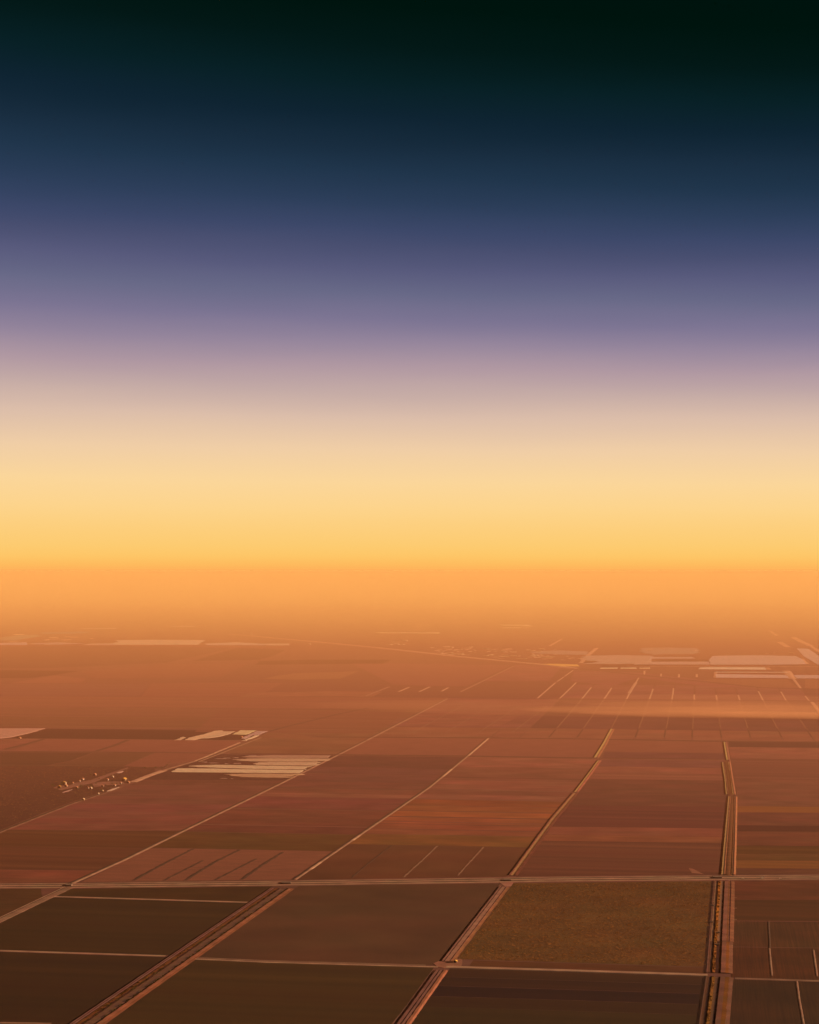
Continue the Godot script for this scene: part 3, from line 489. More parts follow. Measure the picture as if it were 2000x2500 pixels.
	field("field", V([359,-7257,405,-7250,452,-7244,421,-7036,392,-6839,341,-6843,291,-6847,324,-7046]), paint("soil_130", 0.145, 0.051, 0.038, "blotch", Vector2(0.0011, 0.0013), "grain", Vector2(0.0051, 0.0043)), "brown field right of the long track, below the dust", null, 1.5)
	field("field", V([-58,-7313,148,-7285,352,-7258,317,-7046,284,-6847,81,-6863,-124,-6879,-92,-7090]), paint("soil_131", 0.143, 0.054, 0.037, "blotch", Vector2(0.0011, 0.0013), "grain", Vector2(0.0051, 0.0043)), "brown field at the bend of the long straight track", null, 1.5)
	field("field", V([190,-8969,446,-8935,699,-8902,565,-8001,455,-7266,202,-7301,-55,-7335,56,-8070]), paint("soil_132", 0.119, 0.039, 0.040, "blotch", Vector2(0.0011, 0.0013), "grain", Vector2(0.0051, 0.0043)), "purple field right of the long straight track", null, 1.5)
	field("field", V([-473,-7357,-271,-7342,-69,-7314,-103,-7088,-135,-6875,-317,-6888,-516,-7123,-495,-7238]), paint("soil_133", 0.118, 0.053, 0.031, "blotch", Vector2(0.0011, 0.0013), "grain", Vector2(0.0051, 0.0043)), "greenish field right of the shining water on the left", null, 1.5)
	field("field", V([-2470,-9115,-1135,-9055,182,-8996,127,-8623,76,-8281,-1090,-8329,-2270,-8378,-2366,-8731]), paint("soil_134", 0.143, 0.057, 0.037, "bands", Vector2(0.0013, 0.0021), "grain", Vector2(0.0047, 0.0053)), "broad dull field band on the left, far", null, 1.5)
	field("field", V([-2266,-8363,-1089,-8314,74,-8266,36,-8014,0,-7777,-1059,-7818,-2129,-7860,-2195,-8104]), paint("soil_135", 0.118, 0.049, 0.031, "bands", Vector2(0.0013, 0.0021), "grain", Vector2(0.0047, 0.0053)), "broad dull field band on the left, middle", null, 1.5)
	field("field", V([-2126,-7847,-1240,-7812,-362,-7778,-451,-7497,-511,-7234,-1240,-7261,-1974,-7287,-2047,-7557]), paint("soil_136", 0.098, 0.043, 0.025, "bands", Vector2(0.0013, 0.0021), "grain", Vector2(0.0047, 0.0053)), "broad dull field band on the left, near", null, 1.5)
	field("field", V([-2161,-10047,-1750,-10106,-1372,-10047,-1292,-9117,-1948,-9057]), paint("soil_137", 0.117, 0.047, 0.040, "bands", Vector2(0.0013, 0.0021), "grain", Vector2(0.0047, 0.0053)), "brown far field at the left edge", null, 1.5)
	field("field", V([-1371,-10106,-1036,-10196,-678,-10166,-717,-9081,-1279,-9081]), paint("soil_138", 0.142, 0.050, 0.037, "bands", Vector2(0.0013, 0.0021), "grain", Vector2(0.0047, 0.0053)), "brown far field left of centre", null, 1.5)
	field("field", V([-2127,-10136,-2032,-10906,-1794,-10572,-1761,-10166]), paint("soil_139", 0.164, 0.057, 0.043, "rows", Vector2(0.0061, 0.0042), "grain", Vector2(0.0043, 0.0057)), "small orange far field at the left", null, 1.5)
	field("field", V([-2468,-11469,-1971,-11375,-2039,-10941,-2121,-10637,-2281,-10604]), paint("soil_140", 0.003, 0.001, 0.001, "blotch", Vector2(0.0011, 0.0013), "grain", Vector2(0.0051, 0.0043)), "dark far field at the left edge", null, 1.5)
	field("field", V([-1954,-11337,-1557,-12180,-1035,-12288,-1065,-10753,-1757,-10572]), paint("soil_141", 0.121, 0.040, 0.032, "bands", Vector2(0.0013, 0.0021), "grain", Vector2(0.0047, 0.0053)), "pale brown far field left of centre", null, 1.5)
	field("field", V([-3255,-15124,-2066,-15124,-1370,-14735,-1585,-12399,-2215,-11723,-2522,-11723]), paint("soil_142", 0.043, 0.019, 0.016, "blotch", Vector2(0.0011, 0.0013), "grain", Vector2(0.0051, 0.0043)), "hazy wide field below the far water on the left", null, 1.5)
	field("field", V([-1350,-14798,-938,-14426,-962,-13362,-1012,-12814,-1438,-12626]), paint("soil_143", 0.015, 0.005, 0.006, "blotch", Vector2(0.0011, 0.0013), "grain", Vector2(0.0051, 0.0043)), "hazy field near the far highway, left of centre", null, 1.5)
	field("field", V([-815,-10577,-756,-10863,-668,-11113,-303,-11354,-383,-10577,-568,-10503,-619,-10467]), paint("soil_144", 0.175, 0.079, 0.045, "rows", Vector2(0.0061, 0.0042), "grain", Vector2(0.0043, 0.0057)), "small golden far field left of centre", null, 1.5)
	field("field", V([-995,-12626,-685,-12814,-115,-12814,-174,-12288,-978,-12137]), paint("soil_145", 0.003, 0.001, 0.001, "bands", Vector2(0.0013, 0.0021), "grain", Vector2(0.0047, 0.0053)), "thin purple far field, left of centre", null, 1.5)
	field("field", V([-367,-12266,-67,-12288,306,-12180,651,-12073,292,-9903,119,-9903,-90,-10047]), paint("soil_146", 0.139, 0.046, 0.043, "bands", Vector2(0.0013, 0.0021), "grain", Vector2(0.0047, 0.0053)), "ruddy far field in the centre beyond the long track", null, 1.5)
	field("field", V([-787,-9364,-349,-9467,-134,-9428,-176,-9057,-807,-9045]), paint("soil_147", 0.149, 0.059, 0.039, "rows", Vector2(0.0042, 0.0051), "blotch", Vector2(0.0017, 0.0023)), "reddish strip of far field in the middle", null, 1.5)
	field("field", V([-785,-8974,154,-8928,13,-8344,-815,-8324]), paint("soil_148", 0.146, 0.054, 0.039, "bands", Vector2(0.0013, 0.0021), "grain", Vector2(0.0047, 0.0053)), "brown far band crossing the centre", null, 1.5)
	field("field", V([-815,-8244,-9,-8264,-67,-7525,-136,-7019,-799,-7091]), paint("soil_149", 0.117, 0.043, 0.030, "bands", Vector2(0.0013, 0.0021), "grain", Vector2(0.0047, 0.0053)), "broad dull brown far field left of the long track", null, 1.5)
	field("field", V([26,-7977,307,-8052,487,-8005,345,-7348,-21,-7348]), paint("soil_150", 0.124, 0.041, 0.036, "rows", Vector2(0.0042, 0.0051), "blotch", Vector2(0.0017, 0.0023)), "purple far field right of the long track", null, 1.5)
	field("field", V([676,-12137,956,-11926,757,-10349,395,-10349]), paint("soil_151", 0.143, 0.047, 0.051, "blotch", Vector2(0.0011, 0.0013), "grain", Vector2(0.0051, 0.0043)), "hazy field below the far highway, right of centre", null, 1.5)
	field("field", V([991,-11469,1348,-11190,1595,-10507,1802,-9832,1563,-9735,1289,-10703,1054,-9903,876,-10349]), paint("soil_152", 0.143, 0.047, 0.054, "blotch", Vector2(0.0011, 0.0013), "grain", Vector2(0.0051, 0.0043)), "hazy field below the dark causeway on the right", null, 1.5)
	field("field", V([1687,-10507,2082,-10507,1994,-9762,1811,-9790,1583,-10427]), paint("soil_153", 0.166, 0.068, 0.043, "rows", Vector2(0.0061, 0.0042), "grain", Vector2(0.0043, 0.0057)), "ochre field below the far ponds at the right", null, 1.5)
	field("field", V([2183,-10507,2494,-10427,2302,-9626,2013,-9694]), paint("soil_154", 0.166, 0.068, 0.043, "rows", Vector2(0.0061, 0.0042), "grain", Vector2(0.0043, 0.0057)), "golden field at the right edge below the far ponds", null, 1.5)
	tag(put("road", ribbon(V([-981,-3631.3,-779.6,-3636,-651,-3640.7,-236,-3669.1,186.7,-3705.4,238.8,-3712.7,399,-3721.2,609.9,-3732.4,801.9,-3739.5,1012.5,-3747.3]), -7, 7, 0.446, 0.446, 12, 0.4, 18.0, true), paint("fair_dirt", 0.250, 0.140, 0.100, "grain", Vector2(0.011, 0.013), "blotch", Vector2(0.0061, 0.0073))), "long main road that crosses the whole plain", "", "", "structure")
	tag(put("track", ribbon(V([-981,-3631.3,-779.6,-3636,-651,-3640.7,-236,-3669.1,186.7,-3705.4,238.8,-3712.7,399,-3721.2,609.9,-3732.4,801.9,-3739.5,1012.5,-3747.3]), 16, 24, 0.446, 0.446, 12, 0.8, 18.0, true), paint("fair_dirt", 0.250, 0.140, 0.100, "grain", Vector2(0.011, 0.013), "blotch", Vector2(0.0061, 0.0073))), "thin dirt track along the far side of the main road", "", "", "structure")
	tag(put("track", ribbon(V([-981,-3631.3,-779.6,-3636,-651,-3640.7,-236,-3669.1,186.7,-3705.4,238.8,-3712.7,399,-3721.2,609.9,-3732.4,801.9,-3739.5,1012.5,-3747.3]), -25, -16.5, 0.446, 0.446, 12, 0.8, 18.0, true), paint("fair_dirt", 0.250, 0.140, 0.100, "grain", Vector2(0.011, 0.013), "blotch", Vector2(0.0061, 0.0073))), "thin dirt track along the near side of the main road", "", "", "structure")
	tag(put("verge", ribbon(V([-981,-3631.3,-779.6,-3636,-651,-3640.7,-236,-3669.1,186.7,-3705.4,238.8,-3712.7,399,-3721.2,609.9,-3732.4,801.9,-3739.5,1012.5,-3747.3]), 8, 16, 0.383, 0.383, 12, 1, 18.0, true), paint("dark_dirt", 0.055, 0.028, 0.020, "grain", Vector2(0.011, 0.013), "blotch", Vector2(0.0061, 0.0073))), "dark weedy ditch along the far side of the main road", "", "", "structure")
	tag(put("verge", ribbon(V([-981,-3631.3,-779.6,-3636,-651,-3640.7,-236,-3669.1,186.7,-3705.4,238.8,-3712.7,399,-3721.2,609.9,-3732.4,801.9,-3739.5,1012.5,-3747.3]), -15, -8, 0.383, 0.383, 12, 1, 18.0, true), paint("dark_dirt", 0.055, 0.028, 0.020, "grain", Vector2(0.011, 0.013), "blotch", Vector2(0.0061, 0.0073))), "dark weedy ditch along the near side of the main road", "", "", "structure")
	tag(put("road", ribbon(V([-648.2,-3659.6,-591.7,-3958.3,-486.9,-4607.4,-351,-5448.2,-239,-6167,-154,-6714]), -2.5, 2.5, 0.46, 0.46, 14, 0.5, 18.0, true), paint("fair_dirt", 0.250, 0.140, 0.100, "grain", Vector2(0.011, 0.013), "blotch", Vector2(0.0061, 0.0073))), "long straight pale farm track that climbs from the main road to the far fields", "", "", "structure")
	tag(put("verge", ribbon(V([-648.2,-3659.6,-591.7,-3958.3,-486.9,-4607.4,-351,-5448.2,-239,-6167,-154,-6714]), 3.2, 8.5, 0.39, 0.39, 14, 1, 18.0, true), paint("dark_dirt", 0.055, 0.028, 0.020, "grain", Vector2(0.011, 0.013), "blotch", Vector2(0.0061, 0.0073))), "dark strip on the left of the long straight farm track", "", "", "structure")  # a band of the darkest dirt colour along the left edge
	tag(put("road", ribbon(V([-152,-6730,47,-8046,176,-8918]), -4, 4, 0.46, 0.46, 25, 0.6, 18.0, true), paint("fair_dirt", 0.250, 0.140, 0.100, "grain", Vector2(0.011, 0.013), "blotch", Vector2(0.0061, 0.0073))), "upper stretch of the long straight farm track", "", "", "structure")
	tag(put("verge", ribbon(V([-152,-6730,47,-8046,176,-8918]), 4.6, 9, 0.39, 0.39, 25, 1, 18.0, true), paint("dark_dirt", 0.055, 0.028, 0.020, "grain", Vector2(0.011, 0.013), "blotch", Vector2(0.0061, 0.0073))), "dark strip beside the upper stretch of the long farm track", "", "", "structure")
	tag(put("road", ribbon(V([253,-9429,416,-10451,657,-11973]), -4, 4, 0.46, 0.46, 25, 0.6, 18.0, true), paint("fair_dirt", 0.250, 0.140, 0.100, "grain", Vector2(0.011, 0.013), "blotch", Vector2(0.0061, 0.0073))), "farthest pale stretch of the long straight farm track", "", "", "structure")
	tag(put("road", ribbon(V([-782.7,-2812.3,-703.7,-3284,-657,-3557.8,-646.1,-3621.9]), -4, 4, 0.46, 0.46, 12, 0.5, 18.0, true), paint("dull_dirt", 0.160, 0.085, 0.060, "grain", Vector2(0.011, 0.013), "blotch", Vector2(0.0061, 0.0073))), "pale road that leaves the main road at the lower left", "", "", "structure")
	tag(put("verge", ribbon(V([-782.7,-2812.3,-703.7,-3284,-657,-3557.8,-646.1,-3621.9]), 4.5, 6.5, 0.432, 0.432, 12, 0.4, 18.0, true), paint("dark_dirt", 0.055, 0.028, 0.020, "grain", Vector2(0.011, 0.013), "blotch", Vector2(0.0061, 0.0073))), "dark ditch left of the lower left road", "", "", "structure")
	tag(put("bank", ribbon(V([-782.7,-2812.3,-703.7,-3284,-657,-3557.8,-646.1,-3621.9]), 7, 9.5, 0.446, 0.446, 12, 0.6, 18.0, true), paint("fair_dirt", 0.250, 0.140, 0.100, "grain", Vector2(0.011, 0.013), "blotch", Vector2(0.0061, 0.0073))), "pale bank left of the lower left road", "", "", "structure")
	tag(put("bank", ribbon(V([-782.7,-2812.3,-703.7,-3284,-657,-3557.8,-646.1,-3621.9]), -9.5, -5, 0.446, 0.446, 12, 0.8, 18.0, true), paint("dull_dirt", 0.160, 0.085, 0.060, "grain", Vector2(0.011, 0.013), "blotch", Vector2(0.0061, 0.0073))), "pale bank right of the lower left road", "", "", "structure")
	tag(put("road", ribbon(V([-222.6,-3707.8,-168.5,-4014.8,-114.1,-4323.7,-36.1,-4763.7,54.4,-5274.1,180,-6114,281,-6812]), -2, 1.8, 0.446, 0.446, 14, 0.8, 18.0, true), paint("fair_dirt", 0.250, 0.140, 0.100, "grain", Vector2(0.011, 0.013), "blotch", Vector2(0.0061, 0.0073))), "narrow field road in the middle running away from the main road", "", "", "structure")
	tag(put("verge", ribbon(V([-222.6,-3707.8,-168.5,-4014.8,-114.1,-4323.7,-36.1,-4763.7,54.4,-5274.1,180,-6114,281,-6812]), 2.4, 7, 0.383, 0.383, 14, 1.2, 18.0, true), paint("dark_dirt", 0.055, 0.028, 0.020, "grain", Vector2(0.011, 0.013), "blotch", Vector2(0.0061, 0.0073))), "dark strip left of the narrow middle field road", "", "", "structure")
	tag(put("road", ribbon(V([-199.4,-3839.4,-184.3,-3925.2]), -2.6, 2.4, 0.481, 0.481, 12, 0.5, 18.0, true), paint("pale_dirt", 0.400, 0.235, 0.165, "grain", Vector2(0.011, 0.013), "blotch", Vector2(0.0061, 0.0073))), "pale worn stretch of the narrow middle field road, first from the main road", "", "", "structure")
	tag(put("road", ribbon(V([-127.9,-4245.3,-114.1,-4323.7]), -2.6, 2.4, 0.481, 0.481, 12, 0.5, 18.0, true), paint("pale_dirt", 0.400, 0.235, 0.165, "grain", Vector2(0.011, 0.013), "blotch", Vector2(0.0061, 0.0073))), "pale worn stretch of the narrow middle field road, second from the main road", "", "", "structure")
	tag(put("road", ribbon(V([97,-5556,127,-5762]), -2.6, 2.4, 0.481, 0.481, 12, 0.5, 18.0, true), paint("pale_dirt", 0.400, 0.235, 0.165, "grain", Vector2(0.011, 0.013), "blotch", Vector2(0.0061, 0.0073))), "pale worn stretch of the narrow middle field road, third from the main road", "", "", "structure")
	tag(put("road", ribbon(V([188,-6167,281,-6812]), -2.6, 2.4, 0.481, 0.481, 12, 0.5, 18.0, true), paint("pale_dirt", 0.400, 0.235, 0.165, "grain", Vector2(0.011, 0.013), "blotch", Vector2(0.0061, 0.0073))), "pale worn stretch of the narrow middle field road, fourth from the main road", "", "", "structure")
	tag(put("ditch", ribbon(V([-355,-6879,-121,-6862,220,-6835,512,-6812,1104,-6698,1797,-6635]), -9, 9, 0.516, 0.516, 25, 2, 18.0, true), paint("dark_dirt", 0.055, 0.028, 0.020, "grain", Vector2(0.011, 0.013), "blotch", Vector2(0.0061, 0.0073))), "long dark ditch line across the far fields on the right", "", "", "structure")
	tag(put("ditch", ribbon(V([-1970,-7272,-1559,-7253,-525,-7124]), -6, 6, 0.488, 0.488, 25, 2, 18.0, true), paint("dark_dirt", 0.055, 0.028, 0.020, "grain", Vector2(0.011, 0.013), "blotch", Vector2(0.0061, 0.0073))), "dark ditch line above the wet field on the left", "", "", "structure")
	tag(put("ditch", ribbon(V([-587,-6264,-228,-6208,176,-6167,586,-6102]), -10, 10, 0.516, 0.516, 20, 2, 18.0, true), paint("dark_dirt", 0.055, 0.028, 0.020, "grain", Vector2(0.011, 0.013), "blotch", Vector2(0.0061, 0.0073))), "dark ditch line below the orange fields in the middle", "", "", "structure")
	tag(put("ditch", ribbon(V([611,-6099,784,-6082,992,-6061]), -4, 4, 0.488, 0.488, 20, 2, 18.0, true), paint("dark_dirt", 0.055, 0.028, 0.020, "grain", Vector2(0.011, 0.013), "blotch", Vector2(0.0061, 0.0073))), "thin dark ditch line between the two pale canals", "", "", "structure")
	tag(put("ditch", ribbon(V([-1358,-6321,-1048,-6309,-803,-6286,-641,-6264]), -6, 6, 0.488, 0.488, 20, 2, 18.0, true), paint("dark_dirt", 0.055, 0.028, 0.020, "grain", Vector2(0.011, 0.013), "blotch", Vector2(0.0061, 0.0073))), "dark ditch line below the bright orange fields on the left", "", "", "structure")
	tag(put("ditch", ribbon(V([-1259,-5860,-898,-5840,-745,-5801]), -5, 5, 0.488, 0.488, 20, 2, 18.0, true), paint("dark_dirt", 0.055, 0.028, 0.020, "grain", Vector2(0.011, 0.013), "blotch", Vector2(0.0061, 0.0073))), "dark ditch line just above the farmstead", "", "", "structure")
	tag(put("ditch", ribbon(V([-585,-9074,-286,-9062,194,-8998,577,-8946,1332,-8849,1888,-8778,2364,-8723]), -9, 9, 0.488, 0.488, 30, 2, 18.0, true), paint("dark_dirt", 0.055, 0.028, 0.020, "grain", Vector2(0.011, 0.013), "blotch", Vector2(0.0061, 0.0073))), "thin dark ditch across the far square fields", "", "", "structure")
	tag(put("track", ribbon(V([-654.9,-3518.8,-293,-3457.4]), -3.5, 3.5, 0.404, 0.404, 10, 0.5, 18.0, true), paint("fair_dirt", 0.250, 0.140, 0.100, "grain", Vector2(0.011, 0.013), "blotch", Vector2(0.0061, 0.0073))), "thin pale track across the dark field below the main road at the left", "", "", "structure")
	tag(put("track", ribbon(V([-823,-3049.5,-646.9,-3020.1,-514,-2999.7,-379.6,-2979.1]), -3, 3, 0.404, 0.404, 10, 0.5, 18.0, true), paint("fair_dirt", 0.250, 0.140, 0.100, "grain", Vector2(0.011, 0.013), "blotch", Vector2(0.0061, 0.0073))), "thin pale track across the lower left fields up to the canal", "", "", "structure")
	tag(put("track", ribbon(V([-333,-2956,-219.7,-2931.5,-62.3,-2910.4,43.4,-2896.3]), -2.5, 2.5, 0.404, 0.404, 10, 0.5, 18.0, true), paint("fair_dirt", 0.250, 0.140, 0.100, "grain", Vector2(0.011, 0.013), "blotch", Vector2(0.0061, 0.0073))), "pale field road from the wide canal to the small shed, near rut", "", "", "structure")
	tag(put("track", ribbon(V([-334.2,-2966.5,-220.5,-2941.9,-62.5,-2920.7,24.9,-2908.9]), -2, 2, 0.404, 0.404, 10, 0.5, 18.0, true), paint("dull_dirt", 0.160, 0.085, 0.060, "grain", Vector2(0.011, 0.013), "blotch", Vector2(0.0061, 0.0073))), "pale field road from the wide canal to the small shed, far rut", "", "", "structure")
	tag(put("track", ribbon(V([55.9,-2898.1,215.5,-2875.4,366.4,-2852.2,442.6,-2839.7]), -4.5, 4.5, 0.404, 0.404, 10, 0.5, 18.0, true), paint("fair_dirt", 0.250, 0.140, 0.100, "grain", Vector2(0.011, 0.013), "blotch", Vector2(0.0061, 0.0073))), "pale field road from the small shed to the right canal", "", "", "structure")
	tag(put("track", ribbon(V([61.8,-2886.6,214.7,-2864.9,365.1,-2841.8,441,-2829.5]), -3, 3, 0.376, 0.376, 10, 0.5, 18.0, true), paint("dark_dirt", 0.055, 0.028, 0.020, "grain", Vector2(0.011, 0.013), "blotch", Vector2(0.0061, 0.0073))), "dark ditch below the field road right of the small shed", "", "", "structure")
	tag(put("track", ribbon(V([479.4,-2816.4,599.1,-2798.4,748.9,-2776.4]), -3.5, 3.5, 0.404, 0.404, 10, 0.5, 18.0, true), paint("dull_dirt", 0.160, 0.085, 0.060, "grain", Vector2(0.011, 0.013), "blotch", Vector2(0.0061, 0.0073))), "faint track at the right edge beyond the canal", "", "", "structure")
	tag(put("track", ribbon(V([-543.6,-2541.1,-474.4,-2536.4]), -3, 3, 0.404, 0.404, 10, 0.5, 18.0, true), paint("dull_dirt", 0.160, 0.085, 0.060, "grain", Vector2(0.011, 0.013), "blotch", Vector2(0.0061, 0.0073))), "pale track on the bottom edge at the left", "", "", "structure")
	tag(put("track", ribbon(V([571.6,-3038.3,554,-2935.6,536.6,-2833.9]), -1.1, 1.1, 0.404, 0.404, 10, 0.5, 18.0, true), paint("dull_dirt", 0.160, 0.085, 0.060, "grain", Vector2(0.011, 0.013), "blotch", Vector2(0.0061, 0.0073))), "pale upright track in the dark fields at the lower right, left one", "", "", "structure")
	tag(put("track", ribbon(V([638.8,-3025.1,602.4,-2828.2]), -1.1, 1.1, 0.404, 0.404, 10, 0.5, 18.0, true), paint("dull_dirt", 0.160, 0.085, 0.060, "grain", Vector2(0.011, 0.013), "blotch", Vector2(0.0061, 0.0073))), "pale upright track in the dark fields at the lower right, right one", "", "", "structure")
	tag(put("track", ribbon(V([565.9,-2796.3,543,-2665.6,520.9,-2530]), -1.1, 1.1, 0.404, 0.404, 10, 0.5, 18.0, true), paint("dull_dirt", 0.160, 0.085, 0.060, "grain", Vector2(0.011, 0.013), "blotch", Vector2(0.0061, 0.0073))), "pale upright track in the dark fields at the lower right, lowest and longest one", "", "", "structure")
	tag(put("track", ribbon(V([613.5,-3267,573.7,-3045]), -1.1, 1.1, 0.404, 0.404, 10, 0.5, 18.0, true), paint("dark_dirt", 0.055, 0.028, 0.020, "grain", Vector2(0.011, 0.013), "blotch", Vector2(0.0061, 0.0073))), "pale upright track in the dark fields at the lower right, faint uppermost one", "", "", "structure")
	tag(put("track", ribbon(V([518,-3060.9,500.9,-3062.2]), -2, 2, 0.404, 0.404, 10, 0.5, 18.0, true), paint("dull_dirt", 0.160, 0.085, 0.060, "grain", Vector2(0.011, 0.013), "blotch", Vector2(0.0061, 0.0073))), "short pale spur off the right canal road", "", "", "structure")
	tag(put("track", ribbon(V([593.6,-3505.2,600.3,-3504.3]), -1.5, 1.5, 0.404, 0.404, 10, 0.5, 18.0, true), paint("dull_dirt", 0.160, 0.085, 0.060, "grain", Vector2(0.011, 0.013), "blotch", Vector2(0.0061, 0.0073))), "short pale stub right of the canal, first from the main road", "", "", "structure")
	tag(put("track", ribbon(V([575.3,-3397.9,581.9,-3397.1]), -1.5, 1.5, 0.404, 0.404, 10, 0.5, 18.0, true), paint("dull_dirt", 0.160, 0.085, 0.060, "grain", Vector2(0.011, 0.013), "blotch", Vector2(0.0061, 0.0073))), "short pale stub right of the canal, second from the main road", "", "", "structure")
	tag(put("track", ribbon(V([556.4,-3286.9,562.7,-3286.1]), -1.5, 1.5, 0.404, 0.404, 10, 0.5, 18.0, true), paint("dull_dirt", 0.160, 0.085, 0.060, "grain", Vector2(0.011, 0.013), "blotch", Vector2(0.0061, 0.0073))), "short pale stub right of the canal, third from the main road", "", "", "structure")
	tag(put("ditch", ribbon(V([-535.6,-3698.6,-504.1,-3902.7,-467.3,-4116]), -2.6, 2.6, 0.39, 0.39, 12, 2, 18.0, true), paint("dark_dirt", 0.055, 0.028, 0.020, "grain", Vector2(0.011, 0.013), "blotch", Vector2(0.0061, 0.0073))), "dark slanting ditch in the ruddy field, first from the left", "", "", "structure")
	tag(put("ditch", ribbon(V([-435.8,-3698.6,-401.6,-3929.2,-365.9,-4103.8]), -2.6, 2.6, 0.39, 0.39, 12, 2, 18.0, true), paint("dark_dirt", 0.055, 0.028, 0.020, "grain", Vector2(0.011, 0.013), "blotch", Vector2(0.0061, 0.0073))), "dark slanting ditch in the ruddy field, second from the left", "", "", "structure")
	tag(put("ditch", ribbon(V([-327.3,-3708.4,-299.8,-3896.1,-270.6,-4067.6]), -2.6, 2.6, 0.39, 0.39, 12, 2, 18.0, true), paint("dark_dirt", 0.055, 0.028, 0.020, "grain", Vector2(0.011, 0.013), "blotch", Vector2(0.0061, 0.0073))), "dark slanting ditch in the ruddy field, third from the left", "", "", "structure")
	tag(put("ditch", ribbon(V([-476,-3698.6,-427.9,-3951.6]), -2, 2, 0.383, 0.383, 12, 1.5, 18.0, true), paint("dark_dirt", 0.055, 0.028, 0.020, "grain", Vector2(0.011, 0.013), "blotch", Vector2(0.0061, 0.0073))), "faint slanting furrow in the ruddy field, first from the left", "", "", "structure")
	tag(put("ditch", ribbon(V([-378.3,-3702.5,-319.7,-3974.3]), -2, 2, 0.383, 0.383, 12, 1.5, 18.0, true), paint("dark_dirt", 0.055, 0.028, 0.020, "grain", Vector2(0.011, 0.013), "blotch", Vector2(0.0061, 0.0073))), "faint slanting furrow in the ruddy field, second from the left", "", "", "structure")
	tag(put("ditch", ribbon(V([-114.3,-3728.4,-85.8,-3907.1,-39,-4170.5]), -1.3, 1.3, 0.39, 0.39, 12, 1.4, 18.0, true), paint("dark_dirt", 0.055, 0.028, 0.020, "grain", Vector2(0.011, 0.013), "blotch", Vector2(0.0061, 0.0073))), "thin slanting track in the dark rough field, first from the left", "", "", "structure")
	tag(put("track", ribbon(V([-12.2,-3738.4,26.8,-3962.9,60,-4158]), -1.3, 1.3, 0.39, 0.39, 12, 1.4, 18.0, true), paint("dull_dirt", 0.160, 0.085, 0.060, "grain", Vector2(0.011, 0.013), "blotch", Vector2(0.0061, 0.0073))), "thin slanting track in the dark rough field, second from the left", "", "", "structure")
	tag(put("track", ribbon(V([94.1,-3758.7,126.5,-3951.6,160.8,-4145.6]), -1.3, 1.3, 0.39, 0.39, 12, 1.4, 18.0, true), paint("dull_dirt", 0.160, 0.085, 0.060, "grain", Vector2(0.011, 0.013), "blotch", Vector2(0.0061, 0.0073))), "thin slanting track in the dark rough field, third from the left", "", "", "structure")
	tag(put("road", ribbon(V([-1047.4,-3056.1,-942.4,-4391.3,-903.5,-4684.2,-874.1,-4905.2,-842.9,-5064.6,-801.9,-5274.1]), -3, 1, 0.446, 0.446, 14, 1, 18.0, true), paint("dark_dirt", 0.055, 0.028, 0.020, "grain", Vector2(0.011, 0.013), "blotch", Vector2(0.0061, 0.0073))), "dark track that climbs from the left edge to the farmstead", "", "", "structure")
	tag(put("bank", ribbon(V([-1047.4,-3056.1,-942.4,-4391.3,-903.5,-4684.2,-874.1,-4905.2,-842.9,-5064.6,-801.9,-5274.1]), -7.5, -4, 0.432, 0.432, 14, 1.5, 18.0, true), paint("dull_dirt", 0.160, 0.085, 0.060, "grain", Vector2(0.011, 0.013), "blotch", Vector2(0.0061, 0.0073))), "dry grass bank beside the track to the farmstead", "", "", "structure")
	tag(put("verge", ribbon(V([-1047.4,-3056.1,-942.4,-4391.3,-903.5,-4684.2,-874.1,-4905.2,-842.9,-5064.6,-801.9,-5274.1]), 1.5, 5, 0.39, 0.39, 14, 1.2, 18.0, true), paint("dark_dirt", 0.055, 0.028, 0.020, "grain", Vector2(0.011, 0.013), "blotch", Vector2(0.0061, 0.0073))), "dark ditch beside the track to the farmstead", "", "", "structure")
	tag(put("road", ribbon(V([-785,-5410.7,-764,-5574,-738,-5725]), -9, 9, 0.46, 0.46, 12, 1.5, 18.0, true), paint("pale_dirt", 0.400, 0.235, 0.165, "grain", Vector2(0.011, 0.013), "blotch", Vector2(0.0061, 0.0073))), "wide pale stretch of road beside the farmstead", "", "", "structure")
	tag(put("road", ribbon(V([-740,-5738,-701,-5895,-673,-6013]), -5, 3, 0.46, 0.46, 14, 1, 18.0, true), paint("fair_dirt", 0.250, 0.140, 0.100, "grain", Vector2(0.011, 0.013), "blotch", Vector2(0.0061, 0.0073))), "road from the farmstead to the flooded field", "", "", "structure")
	tag(put("road", ribbon(V([-672,-6013,-654,-6130,-634,-6298,-588,-6650]), 1, 7, 0.46, 0.46, 14, 0.8, 18.0, true), paint("pale_dirt", 0.400, 0.235, 0.165, "grain", Vector2(0.011, 0.013), "blotch", Vector2(0.0061, 0.0073))), "pale canal road above the farmstead, left lane", "", "", "structure")
	tag(put("road", ribbon(V([-669,-5981,-625,-6269,-585,-6549,-540,-6848]), -9, -4, 0.432, 0.432, 14, 0.8, 18.0, true), paint("fair_dirt", 0.250, 0.140, 0.100, "grain", Vector2(0.011, 0.013), "blotch", Vector2(0.0061, 0.0073))), "pale canal road above the farmstead, right lane", "", "", "structure")
	tag(put("verge", ribbon(V([-670,-5997,-627,-6286,-584,-6599]), -3, 0.5, 0.376, 0.376, 14, 0.8, 18.0, true), paint("dark_dirt", 0.055, 0.028, 0.020, "grain", Vector2(0.011, 0.013), "blotch", Vector2(0.0061, 0.0073))), "dark ditch between the two lanes above the farmstead", "", "", "structure")
